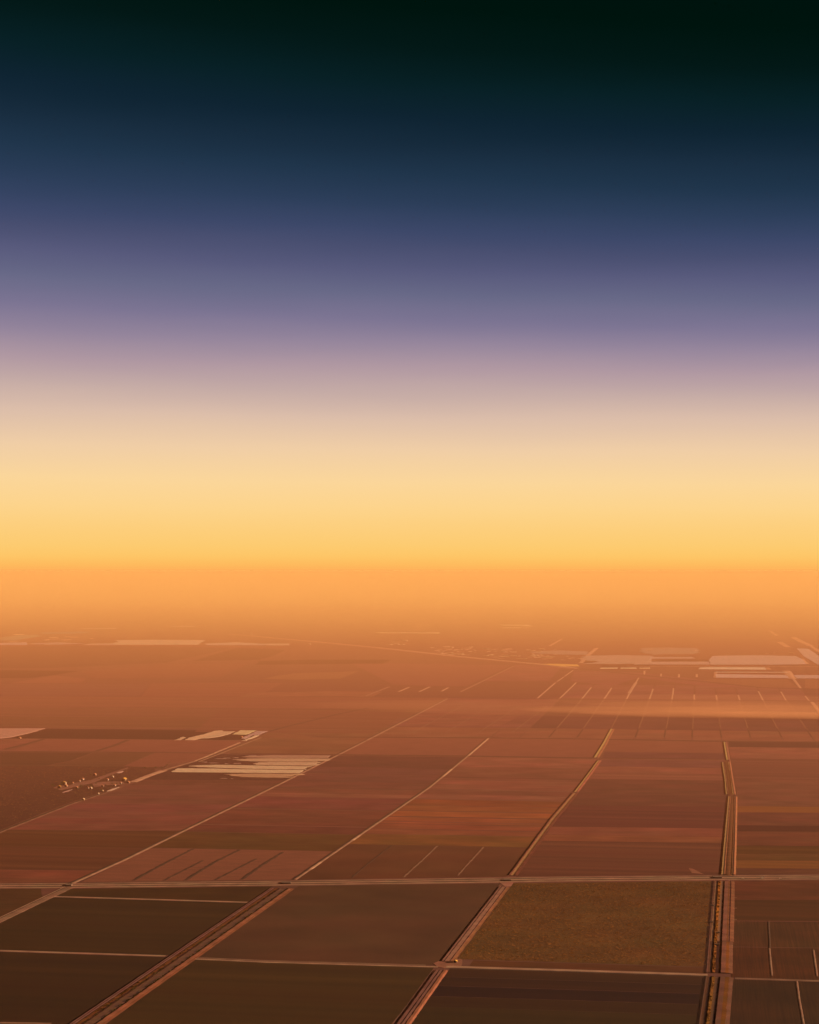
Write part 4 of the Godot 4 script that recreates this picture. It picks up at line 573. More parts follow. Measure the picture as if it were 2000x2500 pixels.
	tag(put("ditch", ribbon(V([-524,-7106,-473,-7329,-301,-7954,-179,-8333]), -6, 6, 0.46, 0.46, 25, 2, 18.0, true), paint("dark_dirt", 0.055, 0.028, 0.020, "grain", Vector2(0.011, 0.013), "blotch", Vector2(0.0061, 0.0073))), "dark ditch running on beyond the flooded patches", "", "", "structure")
	tag(put("ditch", ribbon(V([-998,-6754,-1015,-6524,-1043,-6332]), -6, 6, 0.46, 0.46, 20, 1.5, 18.0, true), paint("dark_dirt", 0.055, 0.028, 0.020, "grain", Vector2(0.011, 0.013), "blotch", Vector2(0.0061, 0.0073))), "dark ditch between the bright orange fields, right one", "", "", "structure")
	tag(put("ditch", ribbon(V([-1303,-6794,-1329,-6586,-1362,-6391]), -6, 6, 0.46, 0.46, 20, 1.5, 18.0, true), paint("dark_dirt", 0.055, 0.028, 0.020, "grain", Vector2(0.011, 0.013), "blotch", Vector2(0.0061, 0.0073))), "dark ditch between the bright orange fields, left one", "", "", "structure")
	tag(put("ditch", ribbon(V([502,-6862,555,-7216]), -1.6, 1.6, 0.446, 0.446, 25, 1.5, 18.0, true), paint("dark_dirt", 0.055, 0.028, 0.020, "grain", Vector2(0.011, 0.013), "blotch", Vector2(0.0061, 0.0073))), "dark ditch between square fields of the near row, first from the left", "", "", "structure")
	tag(put("track", ribbon(V([564,-7272,662,-7932,801,-8861]), -1.2, 1.2, 0.446, 0.446, 25, 1.2, 18.0, true), paint("dull_dirt", 0.160, 0.085, 0.060, "grain", Vector2(0.011, 0.013), "blotch", Vector2(0.0061, 0.0073))), "thin pale track between square fields of the dusty row, first from the left", "", "", "structure")
	tag(put("ditch", ribbon(V([604,-6862,657,-7216]), -1.6, 1.6, 0.446, 0.446, 25, 1.5, 18.0, true), paint("dark_dirt", 0.055, 0.028, 0.020, "grain", Vector2(0.011, 0.013), "blotch", Vector2(0.0061, 0.0073))), "dark ditch between square fields of the near row, second from the left", "", "", "structure")
	tag(put("track", ribbon(V([665,-7272,764,-7932,904,-8861]), -1.2, 1.2, 0.446, 0.446, 25, 1.2, 18.0, true), paint("dull_dirt", 0.160, 0.085, 0.060, "grain", Vector2(0.011, 0.013), "blotch", Vector2(0.0061, 0.0073))), "thin pale track between square fields of the dusty row, second from the left", "", "", "structure")
	tag(put("ditch", ribbon(V([709,-6862,762,-7216]), -1.6, 1.6, 0.446, 0.446, 25, 1.5, 18.0, true), paint("dark_dirt", 0.055, 0.028, 0.020, "grain", Vector2(0.011, 0.013), "blotch", Vector2(0.0061, 0.0073))), "dark ditch between square fields of the near row, third from the left", "", "", "structure")
	tag(put("track", ribbon(V([771,-7272,870,-7932,1010,-8861]), -1.2, 1.2, 0.446, 0.446, 25, 1.2, 18.0, true), paint("dull_dirt", 0.160, 0.085, 0.060, "grain", Vector2(0.011, 0.013), "blotch", Vector2(0.0061, 0.0073))), "thin pale track between square fields of the dusty row, third from the left", "", "", "structure")
	tag(put("ditch", ribbon(V([814,-6862,867,-7216]), -1.6, 1.6, 0.446, 0.446, 25, 1.5, 18.0, true), paint("dark_dirt", 0.055, 0.028, 0.020, "grain", Vector2(0.011, 0.013), "blotch", Vector2(0.0061, 0.0073))), "dark ditch between square fields of the near row, fourth from the left", "", "", "structure")
	tag(put("track", ribbon(V([876,-7272,976,-7932,1116,-8861]), -1.2, 1.2, 0.446, 0.446, 25, 1.2, 18.0, true), paint("dull_dirt", 0.160, 0.085, 0.060, "grain", Vector2(0.011, 0.013), "blotch", Vector2(0.0061, 0.0073))), "thin pale track between square fields of the dusty row, fourth from the left", "", "", "structure")
	tag(put("ditch", ribbon(V([917,-6862,971,-7216]), -1.6, 1.6, 0.446, 0.446, 25, 1.5, 18.0, true), paint("dark_dirt", 0.055, 0.028, 0.020, "grain", Vector2(0.011, 0.013), "blotch", Vector2(0.0061, 0.0073))), "dark ditch between square fields of the near row, fifth from the left", "", "", "structure")
	tag(put("track", ribbon(V([980,-7272,1080,-7932,1221,-8861]), -1.2, 1.2, 0.446, 0.446, 25, 1.2, 18.0, true), paint("dull_dirt", 0.160, 0.085, 0.060, "grain", Vector2(0.011, 0.013), "blotch", Vector2(0.0061, 0.0073))), "thin pale track between square fields of the dusty row, fifth from the left", "", "", "structure")
	tag(put("ditch", ribbon(V([1018,-6862,1072,-7216]), -1.6, 1.6, 0.446, 0.446, 25, 1.5, 18.0, true), paint("dark_dirt", 0.055, 0.028, 0.020, "grain", Vector2(0.011, 0.013), "blotch", Vector2(0.0061, 0.0073))), "dark ditch between square fields of the near row, sixth from the left", "", "", "structure")
	tag(put("track", ribbon(V([1081,-7272,1182,-7932,1324,-8861]), -1.2, 1.2, 0.446, 0.446, 25, 1.2, 18.0, true), paint("dull_dirt", 0.160, 0.085, 0.060, "grain", Vector2(0.011, 0.013), "blotch", Vector2(0.0061, 0.0073))), "thin pale track between square fields of the dusty row, sixth from the left", "", "", "structure")
	tag(put("ditch", ribbon(V([1123,-6862,1177,-7216]), -1.6, 1.6, 0.446, 0.446, 25, 1.5, 18.0, true), paint("dark_dirt", 0.055, 0.028, 0.020, "grain", Vector2(0.011, 0.013), "blotch", Vector2(0.0061, 0.0073))), "dark ditch between square fields of the near row, seventh from the left", "", "", "structure")
	tag(put("track", ribbon(V([1186,-7272,1287,-7932,1429,-8861]), -1.2, 1.2, 0.446, 0.446, 25, 1.2, 18.0, true), paint("dull_dirt", 0.160, 0.085, 0.060, "grain", Vector2(0.011, 0.013), "blotch", Vector2(0.0061, 0.0073))), "thin pale track between square fields of the dusty row, seventh from the left", "", "", "structure")
	tag(put("ditch", ribbon(V([1228,-6862,1282,-7216]), -1.6, 1.6, 0.446, 0.446, 25, 1.5, 18.0, true), paint("dark_dirt", 0.055, 0.028, 0.020, "grain", Vector2(0.011, 0.013), "blotch", Vector2(0.0061, 0.0073))), "dark ditch between square fields of the near row, eighth from the left", "", "", "structure")
	tag(put("track", ribbon(V([1290,-7272,1391,-7932,1533,-8861]), -1.2, 1.2, 0.446, 0.446, 25, 1.2, 18.0, true), paint("dull_dirt", 0.160, 0.085, 0.060, "grain", Vector2(0.011, 0.013), "blotch", Vector2(0.0061, 0.0073))), "thin pale track between square fields of the dusty row, eighth from the left", "", "", "structure")
	tag(put("ditch", ribbon(V([1340,-6862,1394,-7216]), -1.6, 1.6, 0.446, 0.446, 25, 1.5, 18.0, true), paint("dark_dirt", 0.055, 0.028, 0.020, "grain", Vector2(0.011, 0.013), "blotch", Vector2(0.0061, 0.0073))), "dark ditch between square fields of the near row, ninth from the left", "", "", "structure")
	tag(put("track", ribbon(V([1403,-7272,1503,-7932,1644,-8861]), -1.2, 1.2, 0.446, 0.446, 25, 1.2, 18.0, true), paint("dull_dirt", 0.160, 0.085, 0.060, "grain", Vector2(0.011, 0.013), "blotch", Vector2(0.0061, 0.0073))), "thin pale track between square fields of the dusty row, ninth from the left", "", "", "structure")
	tag(put("ditch", ribbon(V([1449,-6862,1503,-7216]), -1.6, 1.6, 0.446, 0.446, 25, 1.5, 18.0, true), paint("dark_dirt", 0.055, 0.028, 0.020, "grain", Vector2(0.011, 0.013), "blotch", Vector2(0.0061, 0.0073))), "dark ditch between square fields of the near row, tenth from the left", "", "", "structure")
	tag(put("track", ribbon(V([1512,-7272,1611,-7932,1752,-8861]), -1.2, 1.2, 0.446, 0.446, 25, 1.2, 18.0, true), paint("dull_dirt", 0.160, 0.085, 0.060, "grain", Vector2(0.011, 0.013), "blotch", Vector2(0.0061, 0.0073))), "thin pale track between square fields of the dusty row, tenth from the left", "", "", "structure")
	tag(put("ditch", ribbon(V([1560,-6862,1614,-7216]), -1.6, 1.6, 0.446, 0.446, 25, 1.5, 18.0, true), paint("dark_dirt", 0.055, 0.028, 0.020, "grain", Vector2(0.011, 0.013), "blotch", Vector2(0.0061, 0.0073))), "dark ditch between square fields of the near row, eleventh from the left", "", "", "structure")
	tag(put("track", ribbon(V([1623,-7272,1723,-7932,1865,-8861]), -1.2, 1.2, 0.446, 0.446, 25, 1.2, 18.0, true), paint("dull_dirt", 0.160, 0.085, 0.060, "grain", Vector2(0.011, 0.013), "blotch", Vector2(0.0061, 0.0073))), "thin pale track between square fields of the dusty row, eleventh from the left", "", "", "structure")
	tag(put("track", ribbon(V([598,-8928,779,-10180]), -3, 3, 0.46, 0.46, 25, 0.8, 18.0, true), paint("pale_dirt", 0.400, 0.235, 0.165, "grain", Vector2(0.011, 0.013), "blotch", Vector2(0.0061, 0.0073))), "pale track between the far square fields, first from the left", "", "", "structure")
	tag(put("track", ribbon(V([800,-10310,867,-10713]), -3, 3, 0.46, 0.46, 25, 0.8, 18.0, true), paint("pale_dirt", 0.400, 0.235, 0.165, "grain", Vector2(0.011, 0.013), "blotch", Vector2(0.0061, 0.0073))), "pale track between the far square fields, second and widest of a dashed line from the left", "", "", "structure")
	tag(put("track", ribbon(V([881,-10809,985,-11457]), -3, 3, 0.46, 0.46, 25, 0.8, 18.0, true), paint("pale_dirt", 0.400, 0.235, 0.165, "grain", Vector2(0.011, 0.013), "blotch", Vector2(0.0061, 0.0073))), "pale track between the far square fields, third, upper end of a dashed line from the left", "", "", "structure")
	tag(put("track", ribbon(V([702,-8915,892,-10197]), -3, 3, 0.46, 0.46, 25, 0.8, 18.0, true), paint("pale_dirt", 0.400, 0.235, 0.165, "grain", Vector2(0.011, 0.013), "blotch", Vector2(0.0061, 0.0073))), "pale track between the far square fields, fourth from the left", "", "", "structure")
	tag(put("track", ribbon(V([805,-8902,934,-9783]), -3, 3, 0.46, 0.46, 25, 0.8, 18.0, true), paint("pale_dirt", 0.400, 0.235, 0.165, "grain", Vector2(0.011, 0.013), "blotch", Vector2(0.0061, 0.0073))), "pale track between the far square fields, fifth from the left", "", "", "structure")
	tag(put("track", ribbon(V([910,-8902,1035,-9744]), -3, 3, 0.46, 0.46, 25, 0.8, 18.0, true), paint("pale_dirt", 0.400, 0.235, 0.165, "grain", Vector2(0.011, 0.013), "blotch", Vector2(0.0061, 0.0073))), "pale track between the far square fields, sixth from the left", "", "", "structure")
	tag(put("track", ribbon(V([1012,-8882,1069,-9272]), -3, 3, 0.46, 0.46, 25, 0.8, 18.0, true), paint("pale_dirt", 0.400, 0.235, 0.165, "grain", Vector2(0.011, 0.013), "blotch", Vector2(0.0061, 0.0073))), "pale track between the far square fields, seventh from the left", "", "", "structure")
	tag(put("track", ribbon(V([1212,-10197,1282,-10647]), -3, 3, 0.46, 0.46, 25, 0.8, 18.0, true), paint("pale_dirt", 0.400, 0.235, 0.165, "grain", Vector2(0.011, 0.013), "blotch", Vector2(0.0061, 0.0073))), "pale track between the far square fields, eighth, short upper piece from the left", "", "", "structure")
	tag(put("track", ribbon(V([1116,-8863,1236,-9665]), -3, 3, 0.46, 0.46, 25, 0.8, 18.0, true), paint("pale_dirt", 0.400, 0.235, 0.165, "grain", Vector2(0.011, 0.013), "blotch", Vector2(0.0061, 0.0073))), "pale track between the far square fields, ninth from the left", "", "", "structure")
	tag(put("track", ribbon(V([1220,-8850,1345,-9704]), -3, 3, 0.46, 0.46, 25, 0.8, 18.0, true), paint("pale_dirt", 0.400, 0.235, 0.165, "grain", Vector2(0.011, 0.013), "blotch", Vector2(0.0061, 0.0073))), "pale track between the far square fields, tenth from the left", "", "", "structure")
	tag(put("track", ribbon(V([1323,-8842,1377,-9213]), -3, 3, 0.46, 0.46, 25, 0.8, 18.0, true), paint("pale_dirt", 0.400, 0.235, 0.165, "grain", Vector2(0.011, 0.013), "blotch", Vector2(0.0061, 0.0073))), "pale track between the far square fields, eleventh from the left", "", "", "structure")
	tag(put("track", ribbon(V([1423,-8809,1478,-9178]), -3, 3, 0.46, 0.46, 25, 0.8, 18.0, true), paint("pale_dirt", 0.400, 0.235, 0.165, "grain", Vector2(0.011, 0.013), "blotch", Vector2(0.0061, 0.0073))), "pale track between the far square fields, twelfth from the left", "", "", "structure")
	tag(put("track", ribbon(V([1529,-8809,1584,-9178]), -3, 3, 0.46, 0.46, 25, 0.8, 18.0, true), paint("pale_dirt", 0.400, 0.235, 0.165, "grain", Vector2(0.011, 0.013), "blotch", Vector2(0.0061, 0.0073))), "pale track between the far square fields, thirteenth from the left", "", "", "structure")
	tag(put("track", ribbon(V([1632,-8790,1734,-9466]), -3, 3, 0.46, 0.46, 25, 0.8, 18.0, true), paint("pale_dirt", 0.400, 0.235, 0.165, "grain", Vector2(0.011, 0.013), "blotch", Vector2(0.0061, 0.0073))), "pale track between the far square fields, fourteenth from the left", "", "", "structure")
	tag(put("track", ribbon(V([1736,-8777,1840,-9429]), -3, 3, 0.46, 0.46, 25, 0.8, 18.0, true), paint("pale_dirt", 0.400, 0.235, 0.165, "grain", Vector2(0.011, 0.013), "blotch", Vector2(0.0061, 0.0073))), "pale track between the far square fields, fifteenth from the left", "", "", "structure")
	tag(put("track", ribbon(V([1842,-8777,1893,-9109]), -3, 3, 0.46, 0.46, 25, 0.8, 18.0, true), paint("pale_dirt", 0.400, 0.235, 0.165, "grain", Vector2(0.011, 0.013), "blotch", Vector2(0.0061, 0.0073))), "pale track between the far square fields, sixteenth from the left", "", "", "structure")
	tag(put("track", ribbon(V([1070,-9293,1138,-9728,1212,-10197]), -6, 6, 0.488, 0.488, 25, 1.5, 18.0, true), paint("pale_dirt", 0.400, 0.235, 0.165, "grain", Vector2(0.011, 0.013), "blotch", Vector2(0.0061, 0.0073))), "wide golden stretch of pale track among the far square fields", "", "", "structure")
	tag(put("track", ribbon(V([1835,-8683,1788,-8381,1747,-8127,1665,-7614]), -6, 6, 0.488, 0.488, 25, 1.5, 18.0, true), paint("pale_dirt", 0.400, 0.235, 0.165, "grain", Vector2(0.011, 0.013), "blotch", Vector2(0.0061, 0.0073))), "wide pale track at the right edge of the far fields", "", "", "structure")
	tag(put("track", ribbon(V([2126,-10542,2063,-10143,1994,-9710]), -5, 5, 0.488, 0.488, 25, 1.5, 18.0, true), paint("pale_dirt", 0.400, 0.235, 0.165, "grain", Vector2(0.011, 0.013), "blotch", Vector2(0.0061, 0.0073))), "pale track below the far ponds at the right edge", "", "", "structure")
	tag(put("track", ribbon(V([-209,-9117,-105,-9832]), -4, 4, 0.46, 0.46, 25, 1, 18.0, true), paint("fair_dirt", 0.250, 0.140, 0.100, "grain", Vector2(0.011, 0.013), "blotch", Vector2(0.0061, 0.0073))), "short pale dash of track in the hazy middle, first from the left", "", "", "structure")
	tag(put("track", ribbon(V([-55,-9428,-2,-9804]), -4, 4, 0.46, 0.46, 25, 1, 18.0, true), paint("pale_dirt", 0.400, 0.235, 0.165, "grain", Vector2(0.011, 0.013), "blotch", Vector2(0.0061, 0.0073))), "short pale dash of track in the hazy middle, second from the left", "", "", "structure")
	tag(put("track", ribbon(V([47,-9428,105,-9832]), -4, 4, 0.46, 0.46, 25, 1, 18.0, true), paint("pale_dirt", 0.400, 0.235, 0.165, "grain", Vector2(0.011, 0.013), "blotch", Vector2(0.0061, 0.0073))), "short pale dash of track in the hazy middle, third from the left", "", "", "structure")
	tag(put("track", ribbon(V([159,-9467,198,-9762]), -4, 4, 0.46, 0.46, 25, 1, 18.0, true), paint("pale_dirt", 0.400, 0.235, 0.165, "grain", Vector2(0.011, 0.013), "blotch", Vector2(0.0061, 0.0073))), "short pale dash of track in the hazy middle, fourth from the left", "", "", "structure")
	tag(put("track", ribbon(V([1424,-10778,1464,-11075]), -4, 4, 0.46, 0.46, 25, 1, 18.0, true), paint("pale_dirt", 0.400, 0.235, 0.165, "grain", Vector2(0.011, 0.013), "blotch", Vector2(0.0061, 0.0073))), "short pale stub of track below the far ponds, left but one", "", "", "structure")
	tag(put("track", ribbon(V([1511,-10682,1561,-11024]), -4, 4, 0.46, 0.46, 25, 1, 18.0, true), paint("pale_dirt", 0.400, 0.235, 0.165, "grain", Vector2(0.011, 0.013), "blotch", Vector2(0.0061, 0.0073))), "short pale stub of track below the far ponds, third", "", "", "structure")
	tag(put("track", ribbon(V([1616,-10711,1664,-11024]), -4, 4, 0.46, 0.46, 25, 1, 18.0, true), paint("pale_dirt", 0.400, 0.235, 0.165, "grain", Vector2(0.011, 0.013), "blotch", Vector2(0.0061, 0.0073))), "short pale stub of track below the far ponds, rightmost", "", "", "structure")
	tag(put("track", ribbon(V([1355,-10987,1408,-11402]), -4, 4, 0.46, 0.46, 25, 1, 18.0, true), paint("pale_dirt", 0.400, 0.235, 0.165, "grain", Vector2(0.011, 0.013), "blotch", Vector2(0.0061, 0.0073))), "short pale stub of track below the far ponds, leftmost", "", "", "structure")
	tag(put("track", ribbon(V([11,-7062,234,-8446]), -1.2, 1.2, 0.446, 0.446, 25, 1.2, 18.0, true), paint("dull_dirt", 0.160, 0.085, 0.060, "grain", Vector2(0.011, 0.013), "blotch", Vector2(0.0061, 0.0073))), "faint track across the dusty purple field, first from the left", "", "", "structure")
	tag(put("track", ribbon(V([134,-7062,359,-8446]), -1.2, 1.2, 0.446, 0.446, 25, 1.2, 18.0, true), paint("dull_dirt", 0.160, 0.085, 0.060, "grain", Vector2(0.011, 0.013), "blotch", Vector2(0.0061, 0.0073))), "faint track across the dusty purple field, second from the left", "", "", "structure")
	tag(put("track", ribbon(V([257,-7062,485,-8446]), -1.2, 1.2, 0.446, 0.446, 25, 1.2, 18.0, true), paint("dull_dirt", 0.160, 0.085, 0.060, "grain", Vector2(0.011, 0.013), "blotch", Vector2(0.0061, 0.0073))), "faint track across the dusty purple field, third from the left", "", "", "structure")
	tag(put("track", ribbon(V([380,-7062,610,-8446]), -1.2, 1.2, 0.446, 0.446, 25, 1.2, 18.0, true), paint("dull_dirt", 0.160, 0.085, 0.060, "grain", Vector2(0.011, 0.013), "blotch", Vector2(0.0061, 0.0073))), "faint track across the dusty purple field, fourth from the left", "", "", "structure")
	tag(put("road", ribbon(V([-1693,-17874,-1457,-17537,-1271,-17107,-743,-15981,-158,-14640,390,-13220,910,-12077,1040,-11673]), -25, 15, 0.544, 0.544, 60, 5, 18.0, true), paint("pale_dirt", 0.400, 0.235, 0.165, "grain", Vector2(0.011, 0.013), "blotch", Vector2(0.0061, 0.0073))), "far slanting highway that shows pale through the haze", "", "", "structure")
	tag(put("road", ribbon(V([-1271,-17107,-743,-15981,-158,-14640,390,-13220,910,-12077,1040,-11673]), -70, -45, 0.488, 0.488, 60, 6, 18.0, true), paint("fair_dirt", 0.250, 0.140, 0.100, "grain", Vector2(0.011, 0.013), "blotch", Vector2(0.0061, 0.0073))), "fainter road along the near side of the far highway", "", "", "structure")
	tag(put("embankment", ribbon(V([1040,-11673,1213,-11205,1570,-10335,1805,-9758,2070,-9623,2425,-9397]), -16, 16, 0.88, 0.88, 60, 4, 18.0, true), paint("dark_dirt", 0.055, 0.028, 0.020, "grain", Vector2(0.011, 0.013), "blotch", Vector2(0.0061, 0.0073))), "dark causeway slanting across the far right fields", "", "", "structure")  # its shade is put into the dark dirt colour
	pool("water", V([-544,-6138,-498,-6173,-451,-6195,-256,-6184,-262,-6100,-342,-6096,-444,-6100,-514,-6114]), wet("water_155", 0.296, 0.178, 0.133, 0.40, 0.20), "ragged uppermost flooded strip of the wet field", 0.620, Vector2(60, 5), 45, null)  # pools: the pale base colour holds the reflected sky, gloss stays low
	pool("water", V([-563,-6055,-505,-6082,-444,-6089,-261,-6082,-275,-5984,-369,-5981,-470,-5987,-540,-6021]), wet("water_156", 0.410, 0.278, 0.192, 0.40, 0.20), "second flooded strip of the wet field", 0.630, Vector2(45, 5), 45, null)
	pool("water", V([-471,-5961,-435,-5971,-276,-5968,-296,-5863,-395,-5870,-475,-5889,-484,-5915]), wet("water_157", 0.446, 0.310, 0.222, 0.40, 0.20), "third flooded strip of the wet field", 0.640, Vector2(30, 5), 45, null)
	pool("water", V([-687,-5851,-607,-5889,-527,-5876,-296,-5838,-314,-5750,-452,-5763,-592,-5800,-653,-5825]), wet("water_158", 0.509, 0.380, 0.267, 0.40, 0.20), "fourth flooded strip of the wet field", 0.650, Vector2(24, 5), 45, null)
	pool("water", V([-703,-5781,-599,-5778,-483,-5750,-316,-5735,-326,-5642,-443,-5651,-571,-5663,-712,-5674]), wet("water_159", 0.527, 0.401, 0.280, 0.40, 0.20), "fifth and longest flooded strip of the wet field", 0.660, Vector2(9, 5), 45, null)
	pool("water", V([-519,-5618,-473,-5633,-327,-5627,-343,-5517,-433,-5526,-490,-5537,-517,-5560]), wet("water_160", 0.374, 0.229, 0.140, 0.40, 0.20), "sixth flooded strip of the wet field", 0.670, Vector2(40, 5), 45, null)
	pool("water", V([-621,-6086,-590,-6089,-585,-6069,-615,-6065]), wet("water_161", 0.241, 0.151, 0.123, 0.40, 0.20), "small puddle at the ragged side of the flooded strips", 0.550, Vector2(18, 4), 20, null)
	pool("water", V([-596,-6107,-572,-6110,-567,-6089,-590,-6086]), wet("water_162", 0.241, 0.151, 0.123, 0.40, 0.20), "small puddle at the ragged side of the flooded strips", 0.560, Vector2(18, 4), 20, null)
	pool("water", V([-570,-6124,-550,-6128,-544,-6107,-564,-6103]), wet("water_163", 0.240, 0.151, 0.123, 0.40, 0.20), "small puddle at the ragged side of the flooded strips", 0.570, Vector2(18, 4), 20, null)
	pool("water", V([-533,-6170,-512,-6173,-507,-6152,-527,-6149]), wet("water_164", 0.239, 0.151, 0.124, 0.40, 0.20), "small puddle at the ragged side of the flooded strips", 0.580, Vector2(18, 4), 20, null)
	pool("water", V([-520,-6188,-496,-6191,-491,-6170,-515,-6166]), wet("water_165", 0.239, 0.151, 0.124, 0.40, 0.20), "small puddle at the ragged side of the flooded strips", 0.590, Vector2(18, 4), 20, null)
	pool("water", V([-578,-5931,-559,-5935,-554,-5915,-573,-5912]), wet("water_166", 0.246, 0.150, 0.121, 0.40, 0.20), "small puddle at the ragged side of the flooded strips", 0.600, Vector2(18, 4), 20, null)
	pool("water", V([-552,-5938,-529,-5941,-524,-5921,-547,-5918]), wet("water_167", 0.246, 0.150, 0.121, 0.40, 0.20), "small puddle at the ragged side of the flooded strips", 0.610, Vector2(18, 4), 20, null)
	pool("water", V([-550,-5512,-528,-5514,-524,-5497,-545,-5495]), wet("water_168", 0.253, 0.149, 0.113, 0.40, 0.20), "small puddle at the ragged side of the flooded strips", 0.620, Vector2(18, 4), 20, null)
	pool("water", V([-524,-5503,-506,-5506,-501,-5489,-519,-5486]), wet("water_169", 0.254, 0.149, 0.113, 0.40, 0.20), "small puddle at the ragged side of the flooded strips", 0.630, Vector2(18, 4), 20, null)
	pool("water", V([-564,-6065,-544,-6069,-539,-6048,-559,-6045]), wet("water_170", 0.242, 0.151, 0.123, 0.40, 0.20), "small puddle at the ragged side of the flooded strips", 0.640, Vector2(18, 4), 20, null)
	pool("water", V([-653,-5977,-634,-5981,-628,-5961,-648,-5958]), wet("water_171", 0.244, 0.150, 0.122, 0.40, 0.20), "small puddle at the ragged side of the flooded strips", 0.650, Vector2(18, 4), 20, null)
	pool("water", V([-627,-5951,-601,-5954,-595,-5935,-622,-5931]), wet("water_172", 0.245, 0.150, 0.121, 0.40, 0.20), "small puddle at the ragged side of the flooded strips", 0.660, Vector2(18, 4), 20, null)
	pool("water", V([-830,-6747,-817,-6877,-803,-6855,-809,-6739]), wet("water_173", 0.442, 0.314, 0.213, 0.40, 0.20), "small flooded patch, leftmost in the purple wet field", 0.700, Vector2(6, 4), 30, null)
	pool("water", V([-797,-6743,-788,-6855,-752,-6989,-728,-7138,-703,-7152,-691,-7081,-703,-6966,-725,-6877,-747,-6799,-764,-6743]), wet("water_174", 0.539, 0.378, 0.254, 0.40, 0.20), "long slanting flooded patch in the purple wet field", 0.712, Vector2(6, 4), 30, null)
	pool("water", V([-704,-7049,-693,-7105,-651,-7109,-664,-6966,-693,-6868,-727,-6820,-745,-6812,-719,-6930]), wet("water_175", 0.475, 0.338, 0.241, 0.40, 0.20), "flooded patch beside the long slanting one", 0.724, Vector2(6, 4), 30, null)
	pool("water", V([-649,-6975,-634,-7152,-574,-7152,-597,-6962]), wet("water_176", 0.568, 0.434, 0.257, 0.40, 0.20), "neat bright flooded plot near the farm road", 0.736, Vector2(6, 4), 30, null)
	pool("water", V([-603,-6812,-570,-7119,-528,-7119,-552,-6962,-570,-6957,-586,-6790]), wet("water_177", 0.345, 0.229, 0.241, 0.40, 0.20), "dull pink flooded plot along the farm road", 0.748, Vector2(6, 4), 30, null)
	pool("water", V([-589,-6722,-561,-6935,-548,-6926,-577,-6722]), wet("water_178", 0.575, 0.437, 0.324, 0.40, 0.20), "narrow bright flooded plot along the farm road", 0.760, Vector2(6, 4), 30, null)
	pool("water", V([-1940,-7258,-1557,-7243,-1383,-7243,-1400,-7058,-1433,-6861,-1464,-6814,-1830,-6848]), wet("water_179", 0.378, 0.204, 0.168, 0.40, 0.20), "flooded patch at the left edge beyond the orange field", 0.772, Vector2(6, 4), 30, null)
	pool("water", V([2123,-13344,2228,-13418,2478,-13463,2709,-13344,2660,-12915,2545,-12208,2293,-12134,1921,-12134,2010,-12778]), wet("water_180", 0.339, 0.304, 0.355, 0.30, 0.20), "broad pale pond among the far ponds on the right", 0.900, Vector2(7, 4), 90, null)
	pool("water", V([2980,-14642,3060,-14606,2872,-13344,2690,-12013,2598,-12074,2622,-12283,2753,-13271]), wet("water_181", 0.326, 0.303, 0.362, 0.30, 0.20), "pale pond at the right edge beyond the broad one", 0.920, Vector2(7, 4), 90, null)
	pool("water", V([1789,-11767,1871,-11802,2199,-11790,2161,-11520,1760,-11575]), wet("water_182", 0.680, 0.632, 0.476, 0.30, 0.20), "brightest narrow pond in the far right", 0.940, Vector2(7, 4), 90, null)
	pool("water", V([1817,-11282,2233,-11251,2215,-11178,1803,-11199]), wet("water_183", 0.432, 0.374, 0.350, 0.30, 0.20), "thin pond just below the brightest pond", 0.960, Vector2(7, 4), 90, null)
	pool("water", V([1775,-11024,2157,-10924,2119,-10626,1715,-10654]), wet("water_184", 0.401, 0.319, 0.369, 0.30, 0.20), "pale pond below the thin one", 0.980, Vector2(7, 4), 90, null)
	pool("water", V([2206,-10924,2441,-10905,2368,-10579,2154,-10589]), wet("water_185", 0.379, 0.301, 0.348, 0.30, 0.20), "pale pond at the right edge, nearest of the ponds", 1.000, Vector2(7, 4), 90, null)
	pool("water", V([1543,-13169,1961,-13198,1947,-12971,1516,-12943]), wet("water_186", 0.258, 0.222, 0.264, 0.30, 0.20), "thin pond left of the broad pale pond", 1.020, Vector2(7, 4), 90, null)
	pool("water", V([1450,-12487,1969,-12539,1915,-12134,1436,-12159]), wet("water_187", 0.310, 0.247, 0.278, 0.30, 0.20), "long pond left of the broad pale pond", 1.040, Vector2(7, 4), 90, null)
	pool("ground", V([1239,-13392,1476,-13482,1693,-13392,1624,-12863,1549,-12249,1338,-12224,1109,-12249,1246,-12529,1151,-12863]), wet("water_188", 0.295, 0.244, 0.239, 0.90, 0.20), "pale bare lot at the edge of the far town", 1.060, Vector2(50, 25), 90, null)
	pool("ground", V([1797,-14736,1991,-14808,2215,-14700,2063,-13697,1837,-13666,1725,-13589,1705,-13983]), wet("water_189", 0.177, 0.161, 0.161, 0.90, 0.20), "pale mottled lot behind the ponds", 1.080, Vector2(50, 25), 90, null)
	pool("ground", V([911,-14114,1136,-14282,1306,-14114,1306,-13823,1253,-13543,1081,-13589,892,-13823]), wet("water_190", 0.196, 0.170, 0.181, 0.90, 0.20), "pale strip of bare land in the far town", 1.100, Vector2(50, 25), 90, null)
	pool("ground", V([853,-12224,937,-12249,1075,-12150,1060,-11910,947,-11910,909,-12028]), wet("water_191", 0.539, 0.346, 0.109, 0.90, 0.20), "small golden plot beside the far highway", 1.120, Vector2(7, 4), 90, null)
	pool("ground", V([1176,-11736,1284,-11759,1270,-11634,1166,-11634]), wet("water_192", 0.643, 0.496, 0.378, 0.90, 0.20), "white strip below the far town, left piece", 1.140, Vector2(7, 4), 90, null)
	pool("ground", V([1303,-11747,1401,-11759,1387,-11634,1291,-11634]), wet("water_193", 0.643, 0.496, 0.378, 0.90, 0.20), "white strip below the far town, middle piece", 1.160, Vector2(7, 4), 90, null)
